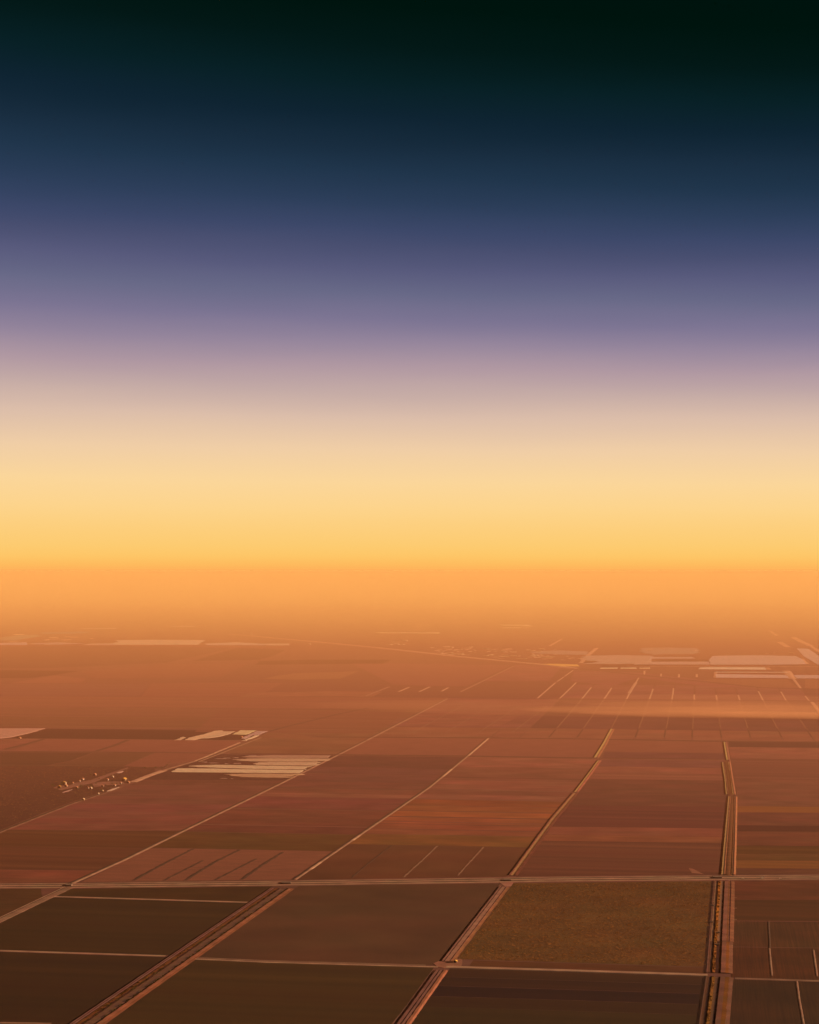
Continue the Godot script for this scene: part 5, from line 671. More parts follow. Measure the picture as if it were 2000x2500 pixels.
	pool("ground", V([1419,-11736,1487,-11759,1471,-11634,1407,-11634]), wet("water_194", 0.592, 0.452, 0.334, 0.90, 0.20), "white strip below the far town, right piece", 1.180, Vector2(7, 4), 90, null)
	pool("water", V([-2533,-16345,-2249,-16463,-1759,-16384,-1733,-15819,-1709,-15360,-2367,-15360,-2475,-15533,-2438,-16003]), wet("water_195", 0.405, 0.365, 0.298, 0.30, 0.20), "broad shining far water on the left", 1.200, Vector2(7, 4), 90, null)
	pool("water", V([-2623,-15604,-2429,-15675,-2375,-15326,-2629,-15326]), wet("water_196", 0.284, 0.239, 0.237, 0.30, 0.20), "thin tail of the far water on the left", 1.220, Vector2(7, 4), 90, null)
	pool("water", V([-1682,-15604,-1449,-15892,-1113,-15464,-1208,-15292,-1622,-15292]), wet("water_197", 0.322, 0.293, 0.289, 0.30, 0.20), "thin shining far water left of centre", 1.240, Vector2(7, 4), 90, null)
	pool("water", V([-3390,-15747,-3199,-15892,-3078,-15326,-3299,-15326]), wet("water_198", 0.207, 0.207, 0.324, 0.30, 0.20), "far water at the left edge", 1.260, Vector2(7, 4), 90, null)
	pool("water", V([-3100,-15675,-2935,-15892,-2677,-15604,-2843,-15394,-3058,-15464]), wet("water_199", 0.113, 0.111, 0.187, 0.30, 0.20), "faint far water near the left edge", 1.280, Vector2(50, 25), 90, null)
	pool("ground", V([-3658,-16991,-3635,-17600,-3494,-17782,-3383,-17334,-3412,-16384,-3519,-16345]), wet("water_200", 0.155, 0.192, 0.160, 0.90, 0.20), "faint golden far plot at the left edge", 1.300, Vector2(50, 25), 90, null)
	pool("ground", V([-3585,-18450,-3242,-18701,-3102,-18450,-3226,-18062,-3476,-17968]), wet("water_201", 0.074, 0.124, 0.154, 0.90, 0.20), "faint far plot on the left", 1.320, Vector2(50, 25), 90, null)
	pool("water", V([-3419,-19720,-3057,-19834,-3022,-19607,-3355,-19552]), wet("water_202", 0.126, 0.142, 0.109, 0.30, 0.20), "thin far streak of water on the left", 1.340, Vector2(50, 4), 90, null)
	pool("water", V([-2574,-20545,-2330,-20606,-2302,-20362,-2526,-20302]), wet("water_203", 0.134, 0.110, 0.102, 0.30, 0.20), "thin far streak of water left of centre", 1.360, Vector2(50, 4), 90, null)
	pool("water", V([-359,-18450,286,-18450,281,-18110,-258,-18206]), wet("water_204", 0.317, 0.270, 0.156, 0.30, 0.20), "thin far streak of water in the centre", 1.380, Vector2(50, 4), 90, null)
	pool("water", V([989,-21048,1316,-20984,1306,-20545,1028,-20731]), wet("water_205", 0.226, 0.227, 0.139, 0.30, 0.20), "farthest thin streak of water right of centre", 1.400, Vector2(50, 4), 90, null)
	pool("water", V([995,-20065,1167,-20007,1154,-19777,984,-19834]), wet("water_206", 0.229, 0.222, 0.146, 0.30, 0.20), "short far streak of water right of centre", 1.420, Vector2(50, 4), 90, null)
	pool("water", V([-1176,-15604,-985,-15604,-963,-15258,-1149,-15258]), wet("water_207", 0.326, 0.296, 0.261, 0.30, 0.20), "short shining far water below the highway", 1.440, Vector2(7, 4), 90, null)
	field("field", V([1990,-12513,2011,-12805,1660,-12860,1626,-12591,1961,-12565]), paint("soil_208", 0.003, 0.001, 0.001, "blotch", Vector2(0.0011, 0.0013), "grain", Vector2(0.0051, 0.0043)), "dark dry bank among the far ponds, first")
	field("field", V([1120,-12374,1169,-12634,1247,-12594,1234,-12400,1167,-12349]), paint("soil_209", 0.003, 0.001, 0.001, "blotch", Vector2(0.0011, 0.0013), "grain", Vector2(0.0051, 0.0043)), "dark dry bank among the far ponds, second")
	field("field", V([1218,-12089,1533,-12150,1500,-11886,1193,-11839]), paint("soil_210", 0.003, 0.001, 0.001, "blotch", Vector2(0.0011, 0.0013), "grain", Vector2(0.0051, 0.0043)), "dark dry bank among the far ponds, third")
	field("field", V([2511,-12943,2581,-12971,2554,-12805,2485,-12778]), paint("soil_211", 0.003, 0.001, 0.001, "blotch", Vector2(0.0011, 0.0013), "grain", Vector2(0.0051, 0.0043)), "dark dry bank among the far ponds, fourth")
	field("field", V([2251,-13198,2292,-13227,2264,-13083,2237,-13097]), paint("soil_212", 0.003, 0.001, 0.001, "blotch", Vector2(0.0011, 0.0013), "grain", Vector2(0.0051, 0.0043)), "dark dry bank among the far ponds, fifth")
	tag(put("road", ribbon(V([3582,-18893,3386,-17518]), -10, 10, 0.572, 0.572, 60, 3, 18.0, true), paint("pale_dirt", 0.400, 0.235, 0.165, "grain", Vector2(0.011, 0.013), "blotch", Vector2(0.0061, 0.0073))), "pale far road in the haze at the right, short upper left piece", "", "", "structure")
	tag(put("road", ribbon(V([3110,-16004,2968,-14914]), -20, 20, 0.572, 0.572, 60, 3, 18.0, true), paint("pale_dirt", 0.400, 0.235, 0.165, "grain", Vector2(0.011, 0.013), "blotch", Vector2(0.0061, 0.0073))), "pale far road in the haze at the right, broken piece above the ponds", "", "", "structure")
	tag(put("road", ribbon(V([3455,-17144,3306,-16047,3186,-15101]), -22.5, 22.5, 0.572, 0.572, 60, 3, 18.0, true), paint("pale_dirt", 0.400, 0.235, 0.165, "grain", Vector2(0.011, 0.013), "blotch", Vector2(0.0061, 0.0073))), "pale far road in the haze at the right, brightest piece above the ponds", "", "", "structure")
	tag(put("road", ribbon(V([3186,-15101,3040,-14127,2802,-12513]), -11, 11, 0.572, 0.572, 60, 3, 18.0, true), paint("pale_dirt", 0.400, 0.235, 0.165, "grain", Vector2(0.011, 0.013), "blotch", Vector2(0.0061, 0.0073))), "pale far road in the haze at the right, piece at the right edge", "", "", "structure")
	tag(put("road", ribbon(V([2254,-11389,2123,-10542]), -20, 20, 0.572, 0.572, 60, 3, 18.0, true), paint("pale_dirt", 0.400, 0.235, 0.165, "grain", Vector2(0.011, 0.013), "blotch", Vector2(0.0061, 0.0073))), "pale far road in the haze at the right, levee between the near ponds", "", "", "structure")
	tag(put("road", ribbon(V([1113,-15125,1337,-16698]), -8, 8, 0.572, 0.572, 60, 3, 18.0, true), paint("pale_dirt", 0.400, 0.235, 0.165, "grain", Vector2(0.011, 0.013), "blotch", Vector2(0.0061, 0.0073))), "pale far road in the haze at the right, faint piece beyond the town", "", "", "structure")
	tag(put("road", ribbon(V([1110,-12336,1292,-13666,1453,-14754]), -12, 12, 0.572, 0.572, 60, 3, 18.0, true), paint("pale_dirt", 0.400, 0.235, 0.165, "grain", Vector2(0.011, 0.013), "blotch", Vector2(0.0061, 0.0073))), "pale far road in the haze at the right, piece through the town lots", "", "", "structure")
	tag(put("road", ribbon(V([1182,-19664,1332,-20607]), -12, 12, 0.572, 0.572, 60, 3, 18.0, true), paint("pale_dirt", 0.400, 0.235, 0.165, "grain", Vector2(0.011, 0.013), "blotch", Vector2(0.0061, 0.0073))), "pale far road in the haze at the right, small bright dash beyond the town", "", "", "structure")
	tag(put("road", ribbon(V([2657,-12915,2603,-12578,2550,-12233]), -15, 15, 0.572, 0.572, 60, 3, 18.0, true), paint("pale_dirt", 0.400, 0.235, 0.165, "grain", Vector2(0.011, 0.013), "blotch", Vector2(0.0061, 0.0073))), "pale far road in the haze at the right, levee at the end of the broad pond", "", "", "structure")
	tag(put("road", ribbon(V([2213,-11779,2177,-11520]), -9, 9, 0.572, 0.572, 60, 3, 18.0, true), paint("pale_dirt", 0.400, 0.235, 0.165, "grain", Vector2(0.011, 0.013), "blotch", Vector2(0.0061, 0.0073))), "pale far road in the haze at the right, end of the brightest pond", "", "", "structure")
	tag(put("road", ribbon(V([1814,-11282,1711,-10654]), -6, 6, 0.572, 0.572, 60, 3, 18.0, true), paint("pale_dirt", 0.400, 0.235, 0.165, "grain", Vector2(0.011, 0.013), "blotch", Vector2(0.0061, 0.0073))), "pale far road in the haze at the right, left levee of the pale pond", "", "", "structure")
	tag(put("bank", ribbon(V([1370,-12002,1911,-12013,2275,-12037,2685,-11990]), -14, 14, 0.628, 0.628, 60, 4, 18.0, true), paint("dark_dirt", 0.055, 0.028, 0.020, "grain", Vector2(0.011, 0.013), "blotch", Vector2(0.0061, 0.0073))), "dark dike below the broad far pond", "", "", "structure")
	tag(put("road", ribbon(V([1359,-11907,1896,-11918,2252,-11918,2655,-11860]), -8, 8, 0.6, 0.6, 60, 3, 18.0, true), paint("pale_dirt", 0.400, 0.235, 0.165, "grain", Vector2(0.011, 0.013), "blotch", Vector2(0.0061, 0.0073))), "pale road on the dike of the far ponds", "", "", "structure")
	canal(V([-442.9,-2436.4,-427.8,-2534.7,-384.3,-2784.6,-331.2,-3089.6,-279.5,-3386.6,-241.7,-3603.4]), "wide muddy canal with banks and a track at the lower left", 10, [  # bank bands carry light in their colour: orange-lit right levee, darkened left slopes
		["bank", -24.5, -21, 0, 1.3, 0.6, paint("bank_213", 0.0840, 0.0261, 0.0127, "grain", Vector2(0.011, 0.013), "blotch", Vector2(0.0061, 0.0073))],
		["track", -21, -14.5, 1.3, 1.3, 0.9, paint("track_214", 0.2210, 0.0796, 0.0470, "grain", Vector2(0.011, 0.013), "blotch", Vector2(0.0061, 0.0073))],
		["bank", -14.5, -10.5, 1.3, 0.5, 1, paint("bank_215", 0.0283, 0.0049, 0.0030, "grain", Vector2(0.011, 0.013), "blotch", Vector2(0.0061, 0.0073))],
		["water", -10.6, 2.6, 0.45, 0.45, 1.1, wet("water_216", 0.104, 0.051, 0.029, 0.4, 0.15)],
		["bank", 2.5, 6, 0.5, 1.2, 1.1, paint("bank_217", 0.0215, 0.0049, 0.0030, "grain", Vector2(0.011, 0.013), "blotch", Vector2(0.0061, 0.0073))],
		["bank", 6, 11.5, 1.2, 1.4, 1.2, paint("bank_218", 0.0944, 0.0297, 0.0071, "grain", Vector2(0.011, 0.013), "blotch", Vector2(0.0061, 0.0073))],
		["verge", 11.5, 13.5, 1.4, 1.2, 0.5, paint("verge_219", 0.0183, 0.0030, 0.0030, "grain", Vector2(0.011, 0.013), "blotch", Vector2(0.0061, 0.0073))],
		["track", 13.5, 16.5, 1.2, 1.2, 0.4, paint("track_220", 0.1615, 0.0691, 0.0617, "grain", Vector2(0.011, 0.013), "blotch", Vector2(0.0061, 0.0073))],
		["verge", 16.5, 18.2, 1.15, 1.15, 0.4, paint("verge_221", 0.0393, 0.0131, 0.0127, "grain", Vector2(0.011, 0.013), "blotch", Vector2(0.0061, 0.0073))],
		["track", 18.2, 20.6, 1.2, 1.2, 0.4, paint("track_222", 0.1416, 0.0592, 0.0517, "grain", Vector2(0.011, 0.013), "blotch", Vector2(0.0061, 0.0073))],
		["bank", 20.6, 25, 1.2, 0, 0.5, paint("bank_223", 0.0123, 0.0030, 0.0030, "grain", Vector2(0.011, 0.013), "blotch", Vector2(0.0061, 0.0073))],
	])
	canal(V([-28.7,-2436.4,-9.8,-2534.7,14.3,-2678.9,46,-2869.5]), "raised field road and ditch at the bottom centre", 10, [
		["bank", -12, -9.5, 0, 1.4, 0.8, paint("bank_224", 0.1478, 0.0496, 0.0300, "grain", Vector2(0.011, 0.013), "blotch", Vector2(0.0061, 0.0073))],
		["track", -9.5, -5.5, 1.5, 1.5, 0.9, paint("track_225", 0.2086, 0.0761, 0.0458, "grain", Vector2(0.011, 0.013), "blotch", Vector2(0.0061, 0.0073))],
		["bank", -5.5, -3.6, 1.5, 0.9, 0.6, paint("bank_226", 0.1026, 0.0383, 0.0300, "grain", Vector2(0.011, 0.013), "blotch", Vector2(0.0061, 0.0073))],
		["road", -3.6, 0.2, 1.2, 1.2, 0.4, paint("road_227", 0.1541, 0.0667, 0.0594, "grain", Vector2(0.011, 0.013), "blotch", Vector2(0.0061, 0.0073))],
		["bank", 0.2, 1.7, 1.2, 0.6, 0.4, paint("bank_228", 0.0228, 0.0072, 0.0065, "grain", Vector2(0.011, 0.013), "blotch", Vector2(0.0061, 0.0073))],
		["road", 1.7, 6.2, 1.1, 1.1, 0.5, paint("road_229", 0.1417, 0.0579, 0.0501, "grain", Vector2(0.011, 0.013), "blotch", Vector2(0.0061, 0.0073))],
		["bank", 6.2, 11, 1.1, 0, 1, paint("bank_230", 0.1604, 0.0579, 0.0375, "grain", Vector2(0.011, 0.013), "blotch", Vector2(0.0061, 0.0073))],
	])
	canal(V([57.3,-2935.2,96.9,-3158.8,137.3,-3386.6,178.9,-3621.9]), "raised field road between two ditches, from the small shed to the main road", 10, [
		["bank", -11, -7.5, 0, 1.2, 0.8, paint("bank_231", 0.0977, 0.0373, 0.0159, "grain", Vector2(0.011, 0.013), "blotch", Vector2(0.0061, 0.0073))],
		["bank", -7.5, -5.2, 1.2, 1.4, 0.6, paint("bank_232", 0.1654, 0.0640, 0.0425, "grain", Vector2(0.011, 0.013), "blotch", Vector2(0.0061, 0.0073))],
		["verge", -5.2, -3.8, 1.4, 0.8, 0.3, paint("verge_233", 0.0167, 0.0030, 0.0046, "grain", Vector2(0.011, 0.013), "blotch", Vector2(0.0061, 0.0073))],
		["road", -3.8, 3.4, 1.1, 1.1, 0.5, paint("road_234", 0.2172, 0.1027, 0.0782, "grain", Vector2(0.011, 0.013), "blotch", Vector2(0.0061, 0.0073))],
		["verge", 3.4, 4.8, 0.9, 1.2, 0.3, paint("verge_235", 0.0199, 0.0049, 0.0046, "grain", Vector2(0.011, 0.013), "blotch", Vector2(0.0061, 0.0073))],
		["track", 4.8, 8, 1.3, 1.3, 0.5, paint("track_236", 0.1942, 0.0851, 0.0670, "grain", Vector2(0.011, 0.013), "blotch", Vector2(0.0061, 0.0073))],
		["bank", 8, 11, 1.3, 0, 0.8, paint("bank_237", 0.0770, 0.0297, 0.0192, "grain", Vector2(0.011, 0.013), "blotch", Vector2(0.0061, 0.0073))],
	])
	canal(V([201.4,-3757.4,258.1,-4090.8,346.1,-4607.4,444.7,-5138.8]), "pale irrigation canal right of the striped block, lower reach", 10, [  # lighter right bank, near-black left slope: light and shade put into the colour
		["bank", -11, -7, 0, 1.6, 1, paint("bank_238", 0.0513, 0.0126, 0.0083, "grain", Vector2(0.011, 0.013), "blotch", Vector2(0.0061, 0.0073))],
		["bank", -7, -2.9, 1.7, 1.2, 0.9, paint("bank_239", 0.2123, 0.0792, 0.0440, "grain", Vector2(0.011, 0.013), "blotch", Vector2(0.0061, 0.0073))],
		["water", -3, 2.8, 0.9, 0.9, 0.6, wet("water_240", 0.331, 0.184, 0.075, 0.4, 0.15)],  # pale base colour carries the sky reflection of this water
		["bank", 2.7, 5.2, 1.2, 1.6, 0.7, paint("bank_241", 0.1303, 0.0448, 0.0339, "grain", Vector2(0.011, 0.013), "blotch", Vector2(0.0061, 0.0073))],
		["bank", 5.2, 11, 1.6, 0, 1.4, paint("bank_242", 0.0030, 0.0030, 0.0030, "grain", Vector2(0.011, 0.013), "blotch", Vector2(0.0061, 0.0073))],
	])
	canal(V([449.6,-5167.2,510,-5512,598,-6022]), "pale irrigation canal right of the striped block, upper reach", 10, [
		["bank", -9, -3, 0, 1.6, 1, paint("bank_243", 0.1758, 0.0543, 0.0381, "grain", Vector2(0.011, 0.013), "blotch", Vector2(0.0061, 0.0073))],
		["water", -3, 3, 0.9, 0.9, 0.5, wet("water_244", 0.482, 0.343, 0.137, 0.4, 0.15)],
		["bank", 3, 9, 1.6, 0, 1, paint("bank_245", 0.0030, 0.0030, 0.0030, "grain", Vector2(0.011, 0.013), "blotch", Vector2(0.0061, 0.0073))],  # left slope blackened in colour for its shade
	])
	canal(V([596,-6114,676,-6619,766,-7216]), "short pale canal reach beyond the striped block", 10, [
		["bank", -12, -4, 0, 1.6, 1, paint("bank_246", 0.1793, 0.0687, 0.0355, "grain", Vector2(0.011, 0.013), "blotch", Vector2(0.0061, 0.0073))],
		["water", -4.2, 4.2, 0.9, 0.9, 0.5, wet("water_247", 0.518, 0.381, 0.144, 0.4, 0.15)],
		["bank", 4, 11, 1.6, 0, 1, paint("bank_248", 0.0030, 0.0030, 0.0030, "grain", Vector2(0.011, 0.013), "blotch", Vector2(0.0061, 0.0073))],
	])
	canal(V([384.6,-2436.4,402.4,-2534.7,429.5,-2678.9,456.7,-2823.6]), "right hand canal with a road beside it, lowest reach", 10, [  # orange right edge has sunlight in its colour
		["bank", -21.5, -16.5, 0, 0.8, 0.6, paint("bank_249", 0.0927, 0.0377, 0.0245, "grain", Vector2(0.011, 0.013), "blotch", Vector2(0.0061, 0.0073))],
		["track", -16.5, -15, 0.8, 0.8, 0.6, paint("track_250", 0.1412, 0.0576, 0.0375, "grain", Vector2(0.011, 0.013), "blotch", Vector2(0.0061, 0.0073))],
		["verge", -15, -9.2, 0.9, 1.2, 1, paint("verge_251", 0.1021, 0.0346, 0.0030, "grain", Vector2(0.011, 0.013), "blotch", Vector2(0.0061, 0.0073))],
		["road", -9.2, -2.4, 1.4, 1.4, 0.4, paint("road_252", 0.1126, 0.0455, 0.0337, "grain", Vector2(0.011, 0.013), "blotch", Vector2(0.0061, 0.0073))],
		["bank", -2.4, 0.2, 1.2, 0.5, 0.8, paint("bank_253", 0.0168, 0.0038, 0.0030, "grain", Vector2(0.011, 0.013), "blotch", Vector2(0.0061, 0.0073))],
		["water", 0.1, 5.4, 0.4, 0.4, 1, wet("water_254", 0.087, 0.046, 0.024, 0.4, 0.15)],
		["bank", 5.4, 9.5, 0.5, 1.5, 1.2, paint("bank_255", 0.0872, 0.0346, 0.0030, "grain", Vector2(0.011, 0.013), "blotch", Vector2(0.0061, 0.0073))],
		["verge", 9.5, 12, 1.4, 0.8, 0.7, paint("verge_256", 0.0565, 0.0191, 0.0089, "grain", Vector2(0.011, 0.013), "blotch", Vector2(0.0061, 0.0073))],
		["water", 12, 15, 0.5, 0.5, 0.5, wet("water_257", 0.071, 0.032, 0.015, 0.4, 0.15)],
		["bank", 15, 17, 0.8, 1, 0.5, paint("bank_258", 0.0526, 0.0191, 0.0089, "grain", Vector2(0.011, 0.013), "blotch", Vector2(0.0061, 0.0073))],
		["track", 17, 18.6, 1, 1, 0.4, paint("track_259", 0.0920, 0.0417, 0.0300, "grain", Vector2(0.011, 0.013), "blotch", Vector2(0.0061, 0.0073))],
		["bank", 18.6, 24.1, 1, 0, 0.6, paint("bank_260", 0.0585, 0.0265, 0.0191, "grain", Vector2(0.011, 0.013), "blotch", Vector2(0.0061, 0.0073))],
	])
	canal(V([461.9,-2852.1,491.6,-3023.3,503.1,-3089.6]), "right hand canal, overgrown reach where the water is hidden", 10, [
		["bank", -20, -15, 0, 0.8, 0.6, paint("bank_261", 0.1151, 0.0441, 0.0271, "grain", Vector2(0.011, 0.013), "blotch", Vector2(0.0061, 0.0073))],
		["track", -15, -13.4, 0.8, 0.8, 0.7, paint("track_262", 0.1771, 0.0696, 0.0426, "grain", Vector2(0.011, 0.013), "blotch", Vector2(0.0061, 0.0073))],
		["bank", -13.4, -9, 0.9, 1.2, 0.8, paint("bank_263", 0.1493, 0.0458, 0.0068, "grain", Vector2(0.011, 0.013), "blotch", Vector2(0.0061, 0.0073))],
		["road", -9, -2.2, 1.4, 1.4, 0.4, paint("road_264", 0.1561, 0.0596, 0.0426, "grain", Vector2(0.011, 0.013), "blotch", Vector2(0.0061, 0.0073))],
		["bank", -2.2, 1.6, 1.2, 0.5, 1, paint("bank_265", 0.0696, 0.0192, 0.0030, "grain", Vector2(0.011, 0.013), "blotch", Vector2(0.0061, 0.0073))],
		["bank", 1.6, 6.4, 0.5, 0.6, 1.4, paint("bank_266", 0.0282, 0.0046, 0.0030, "grain", Vector2(0.011, 0.013), "blotch", Vector2(0.0061, 0.0073))],
		["bank", 6.4, 10.2, 0.6, 1.5, 1.2, paint("bank_267", 0.1238, 0.0416, 0.0042, "grain", Vector2(0.011, 0.013), "blotch", Vector2(0.0061, 0.0073))],
		["verge", 10.2, 12.4, 1.4, 0.8, 0.7, paint("verge_268", 0.0649, 0.0192, 0.0068, "grain", Vector2(0.011, 0.013), "blotch", Vector2(0.0061, 0.0073))],
		["water", 12.4, 15.6, 0.5, 0.5, 0.4, wet("water_269", 0.140, 0.067, 0.032, 0.4, 0.15)],
		["bank", 15.6, 17.4, 0.8, 1, 0.4, paint("bank_270", 0.0559, 0.0160, 0.0096, "grain", Vector2(0.011, 0.013), "blotch", Vector2(0.0061, 0.0073))],
		["track", 17.4, 18.8, 1, 1, 0.4, paint("track_271", 0.1428, 0.0646, 0.0519, "grain", Vector2(0.011, 0.013), "blotch", Vector2(0.0061, 0.0073))],
		["bank", 18.8, 24.3, 1, 0, 0.6, paint("bank_272", 0.0913, 0.0405, 0.0338, "grain", Vector2(0.011, 0.013), "blotch", Vector2(0.0061, 0.0073))],
	])
	canal(V([503.7,-3092.9,534.3,-3268.7,569.3,-3470.1,607.2,-3688.4]), "right hand canal with two water courses and a road, reach below the main road", 10, [
		["bank", -21.2, -16.2, 0, 0.8, 0.6, paint("bank_273", 0.1342, 0.0481, 0.0270, "grain", Vector2(0.011, 0.013), "blotch", Vector2(0.0061, 0.0073))],
		["track", -16.2, -14, 0.8, 0.8, 0.7, paint("track_274", 0.2079, 0.0756, 0.0432, "grain", Vector2(0.011, 0.013), "blotch", Vector2(0.0061, 0.0073))],
		["verge", -14, -12.6, 0.9, 0.9, 0.5, paint("verge_275", 0.0226, 0.0042, 0.0031, "grain", Vector2(0.011, 0.013), "blotch", Vector2(0.0061, 0.0073))],
		["track", -12.6, -11, 0.8, 0.8, 0.4, paint("track_276", 0.1550, 0.0601, 0.0530, "grain", Vector2(0.011, 0.013), "blotch", Vector2(0.0061, 0.0073))],
		["bank", -11, -9, 0.9, 1.2, 0.8, paint("bank_277", 0.1033, 0.0335, 0.0059, "grain", Vector2(0.011, 0.013), "blotch", Vector2(0.0061, 0.0073))],
		["road", -9, -1.8, 1.4, 1.4, 0.4, paint("road_278", 0.1694, 0.0651, 0.0480, "grain", Vector2(0.011, 0.013), "blotch", Vector2(0.0061, 0.0073))],
		["bank", -1.8, 0.8, 1.2, 0.5, 1, paint("bank_279", 0.0302, 0.0068, 0.0030, "grain", Vector2(0.011, 0.013), "blotch", Vector2(0.0061, 0.0073))],
		["water", 0.7, 6, 0.4, 0.4, 0.8, wet("water_280", 0.194, 0.104, 0.057, 0.4, 0.15)],
		["bank", 6, 10.2, 0.5, 1.5, 1.2, paint("bank_281", 0.1694, 0.0553, 0.0031, "grain", Vector2(0.011, 0.013), "blotch", Vector2(0.0061, 0.0073))],
		["verge", 10.2, 12.4, 1.4, 0.8, 0.7, paint("verge_282", 0.0705, 0.0224, 0.0088, "grain", Vector2(0.011, 0.013), "blotch", Vector2(0.0061, 0.0073))],
		["water", 12.4, 16.4, 0.5, 0.5, 0.4, wet("water_283", 0.228, 0.125, 0.063, 0.4, 0.15)],
		["bank", 16.4, 18, 0.8, 1, 0.4, paint("bank_284", 0.0559, 0.0190, 0.0103, "grain", Vector2(0.011, 0.013), "blotch", Vector2(0.0061, 0.0073))],
		["track", 18, 19.2, 1, 1, 0.4, paint("track_285", 0.1217, 0.0506, 0.0386, "grain", Vector2(0.011, 0.013), "blotch", Vector2(0.0061, 0.0073))],
		["bank", 19.2, 24.7, 1, 0, 0.6, paint("bank_286", 0.0743, 0.0304, 0.0237, "grain", Vector2(0.011, 0.013), "blotch", Vector2(0.0061, 0.0073))],
	])
	canal(V([618.1,-3767.4,692.8,-4188.3,767.7,-4607.4,849.3,-5064.6]), "pale stream, left of a pair above the main road at the right", 10, [  # right banks lighter, left banks darker: side light put into the colours
		["bank", -7.5, -3, 0, 1.5, 1, paint("bank_287", 0.2164, 0.0841, 0.0435, "grain", Vector2(0.011, 0.013), "blotch", Vector2(0.0061, 0.0073))],
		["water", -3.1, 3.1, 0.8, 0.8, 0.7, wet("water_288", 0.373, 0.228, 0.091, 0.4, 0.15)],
		["bank", 3, 7, 1.5, 0, 1, paint("bank_289", 0.0911, 0.0286, 0.0115, "grain", Vector2(0.011, 0.013), "blotch", Vector2(0.0061, 0.0073))],
	])
	canal(V([637.4,-3767.4,711.7,-4188.3,784.8,-4607.4,864.5,-5064.6]), "pale stream, right of a pair above the main road at the right", 10, [
		["bank", -6.7, -2.2, 0, 1.5, 1, paint("bank_290", 0.2164, 0.0841, 0.0434, "grain", Vector2(0.011, 0.013), "blotch", Vector2(0.0061, 0.0073))],
		["water", -2.3, 2.3, 0.8, 0.8, 0.7, wet("water_291", 0.243, 0.119, 0.046, 0.4, 0.15)],
		["bank", 2.2, 6.2, 1.5, 0, 1, paint("bank_292", 0.0910, 0.0285, 0.0115, "grain", Vector2(0.011, 0.013), "blotch", Vector2(0.0061, 0.0073))],
	])
	canal(V([850.5,-5110.7,913,-5512,981,-5970]), "pale stream, left of the upper pair at the right", 10, [
		["bank", -7.1, -2.6, 0, 1.5, 1, paint("bank_293", 0.1753, 0.0679, 0.0382, "grain", Vector2(0.011, 0.013), "blotch", Vector2(0.0061, 0.0073))],
		["water", -2.7, 2.7, 0.8, 0.8, 0.7, wet("water_294", 0.483, 0.333, 0.126, 0.4, 0.15)],
		["bank", 2.6, 6.6, 1.5, 0, 1, paint("bank_295", 0.0354, 0.0063, 0.0030, "grain", Vector2(0.011, 0.013), "blotch", Vector2(0.0061, 0.0073))],
	])
	canal(V([868.1,-5110.7,929,-5512,1001,-5983]), "pale stream, right of the upper pair at the right", 10, [
		["bank", -7.1, -2.6, 0, 1.5, 1, paint("bank_296", 0.1750, 0.0677, 0.0382, "grain", Vector2(0.011, 0.013), "blotch", Vector2(0.0061, 0.0073))],
		["water", -2.7, 2.7, 0.8, 0.8, 0.7, wet("water_297", 0.483, 0.333, 0.126, 0.4, 0.15)],
		["bank", 2.6, 6.6, 1.5, 0, 1, paint("bank_298", 0.0349, 0.0060, 0.0030, "grain", Vector2(0.011, 0.013), "blotch", Vector2(0.0061, 0.0073))],
	])
	canal(V([1007,-6035,1050,-6320,1102,-6666]), "single pale stream reach above the pair at the right", 10, [
		["bank", -7.9, -3.4, 0, 1.5, 1, paint("bank_299", 0.1426, 0.0566, 0.0369, "grain", Vector2(0.011, 0.013), "blotch", Vector2(0.0061, 0.0073))],
		["water", -3.5, 3.5, 0.8, 0.8, 0.7, wet("water_300", 0.522, 0.396, 0.151, 0.4, 0.15)],
		["bank", 3.4, 7.4, 1.5, 0, 1, paint("bank_301", 0.0030, 0.0030, 0.0030, "grain", Vector2(0.011, 0.013), "blotch", Vector2(0.0061, 0.0073))],
	])
	tag(put("bank", ribbon(V([626,-3757.4,702.3,-4188.3,856.9,-5064.6]), -5, 5, 1.1, 1.1, 12.0, 1.5, 18.0, true), paint("bank_302", 0.113, 0.041, 0.016, "grain", Vector2(0.011, 0.013), "blotch", Vector2(0.0061, 0.0073))), "dark weedy bank between the paired streams above the main road", "", "", "structure")
	tag(put("bank", ribbon(V([857.7,-5101.4,922,-5512,993,-5983]), -6, 6, 1.1, 1.1, 12.0, 1.5, 18.0, true), paint("bank_303", 0.097, 0.033, 0.007, "grain", Vector2(0.011, 0.013), "blotch", Vector2(0.0061, 0.0073))), "brown bank between the upper paired streams", "", "", "structure")
	field("field", V([36.2,-2921.6,53.9,-2952.7,64.2,-2955.8,72,-2958.9,82.1,-2950.8,79.2,-2903.3,59.2,-2900.3,52.7,-2888.3,41.5,-2897.3]), paint("soil_304", 0.200, 0.083, 0.058, "grain", Vector2(0.011, 0.013), "blotch", Vector2(0.0061, 0.0073)), "pale bare yard at the crossing round the small shed", null, 2)
	field("field", V([563.1,-3852.7,569.9,-3842.1,581.3,-3775.1,560.4,-3789.5]), paint("soil_305", 0.197, 0.074, 0.053, "grain", Vector2(0.011, 0.013), "blotch", Vector2(0.0061, 0.0073)), "small ruddy bare patch in the dark field above the main road")
	field("field", V([614.3,-3741.6,622.1,-3758.8,631.2,-3754.7,627.2,-3721.5,618.2,-3696.7,612.6,-3701.6]), paint("soil_306", 0.194, 0.084, 0.081, "grain", Vector2(0.011, 0.013), "blotch", Vector2(0.0061, 0.0073)), "bare earth at the crossing of main road and right canal")
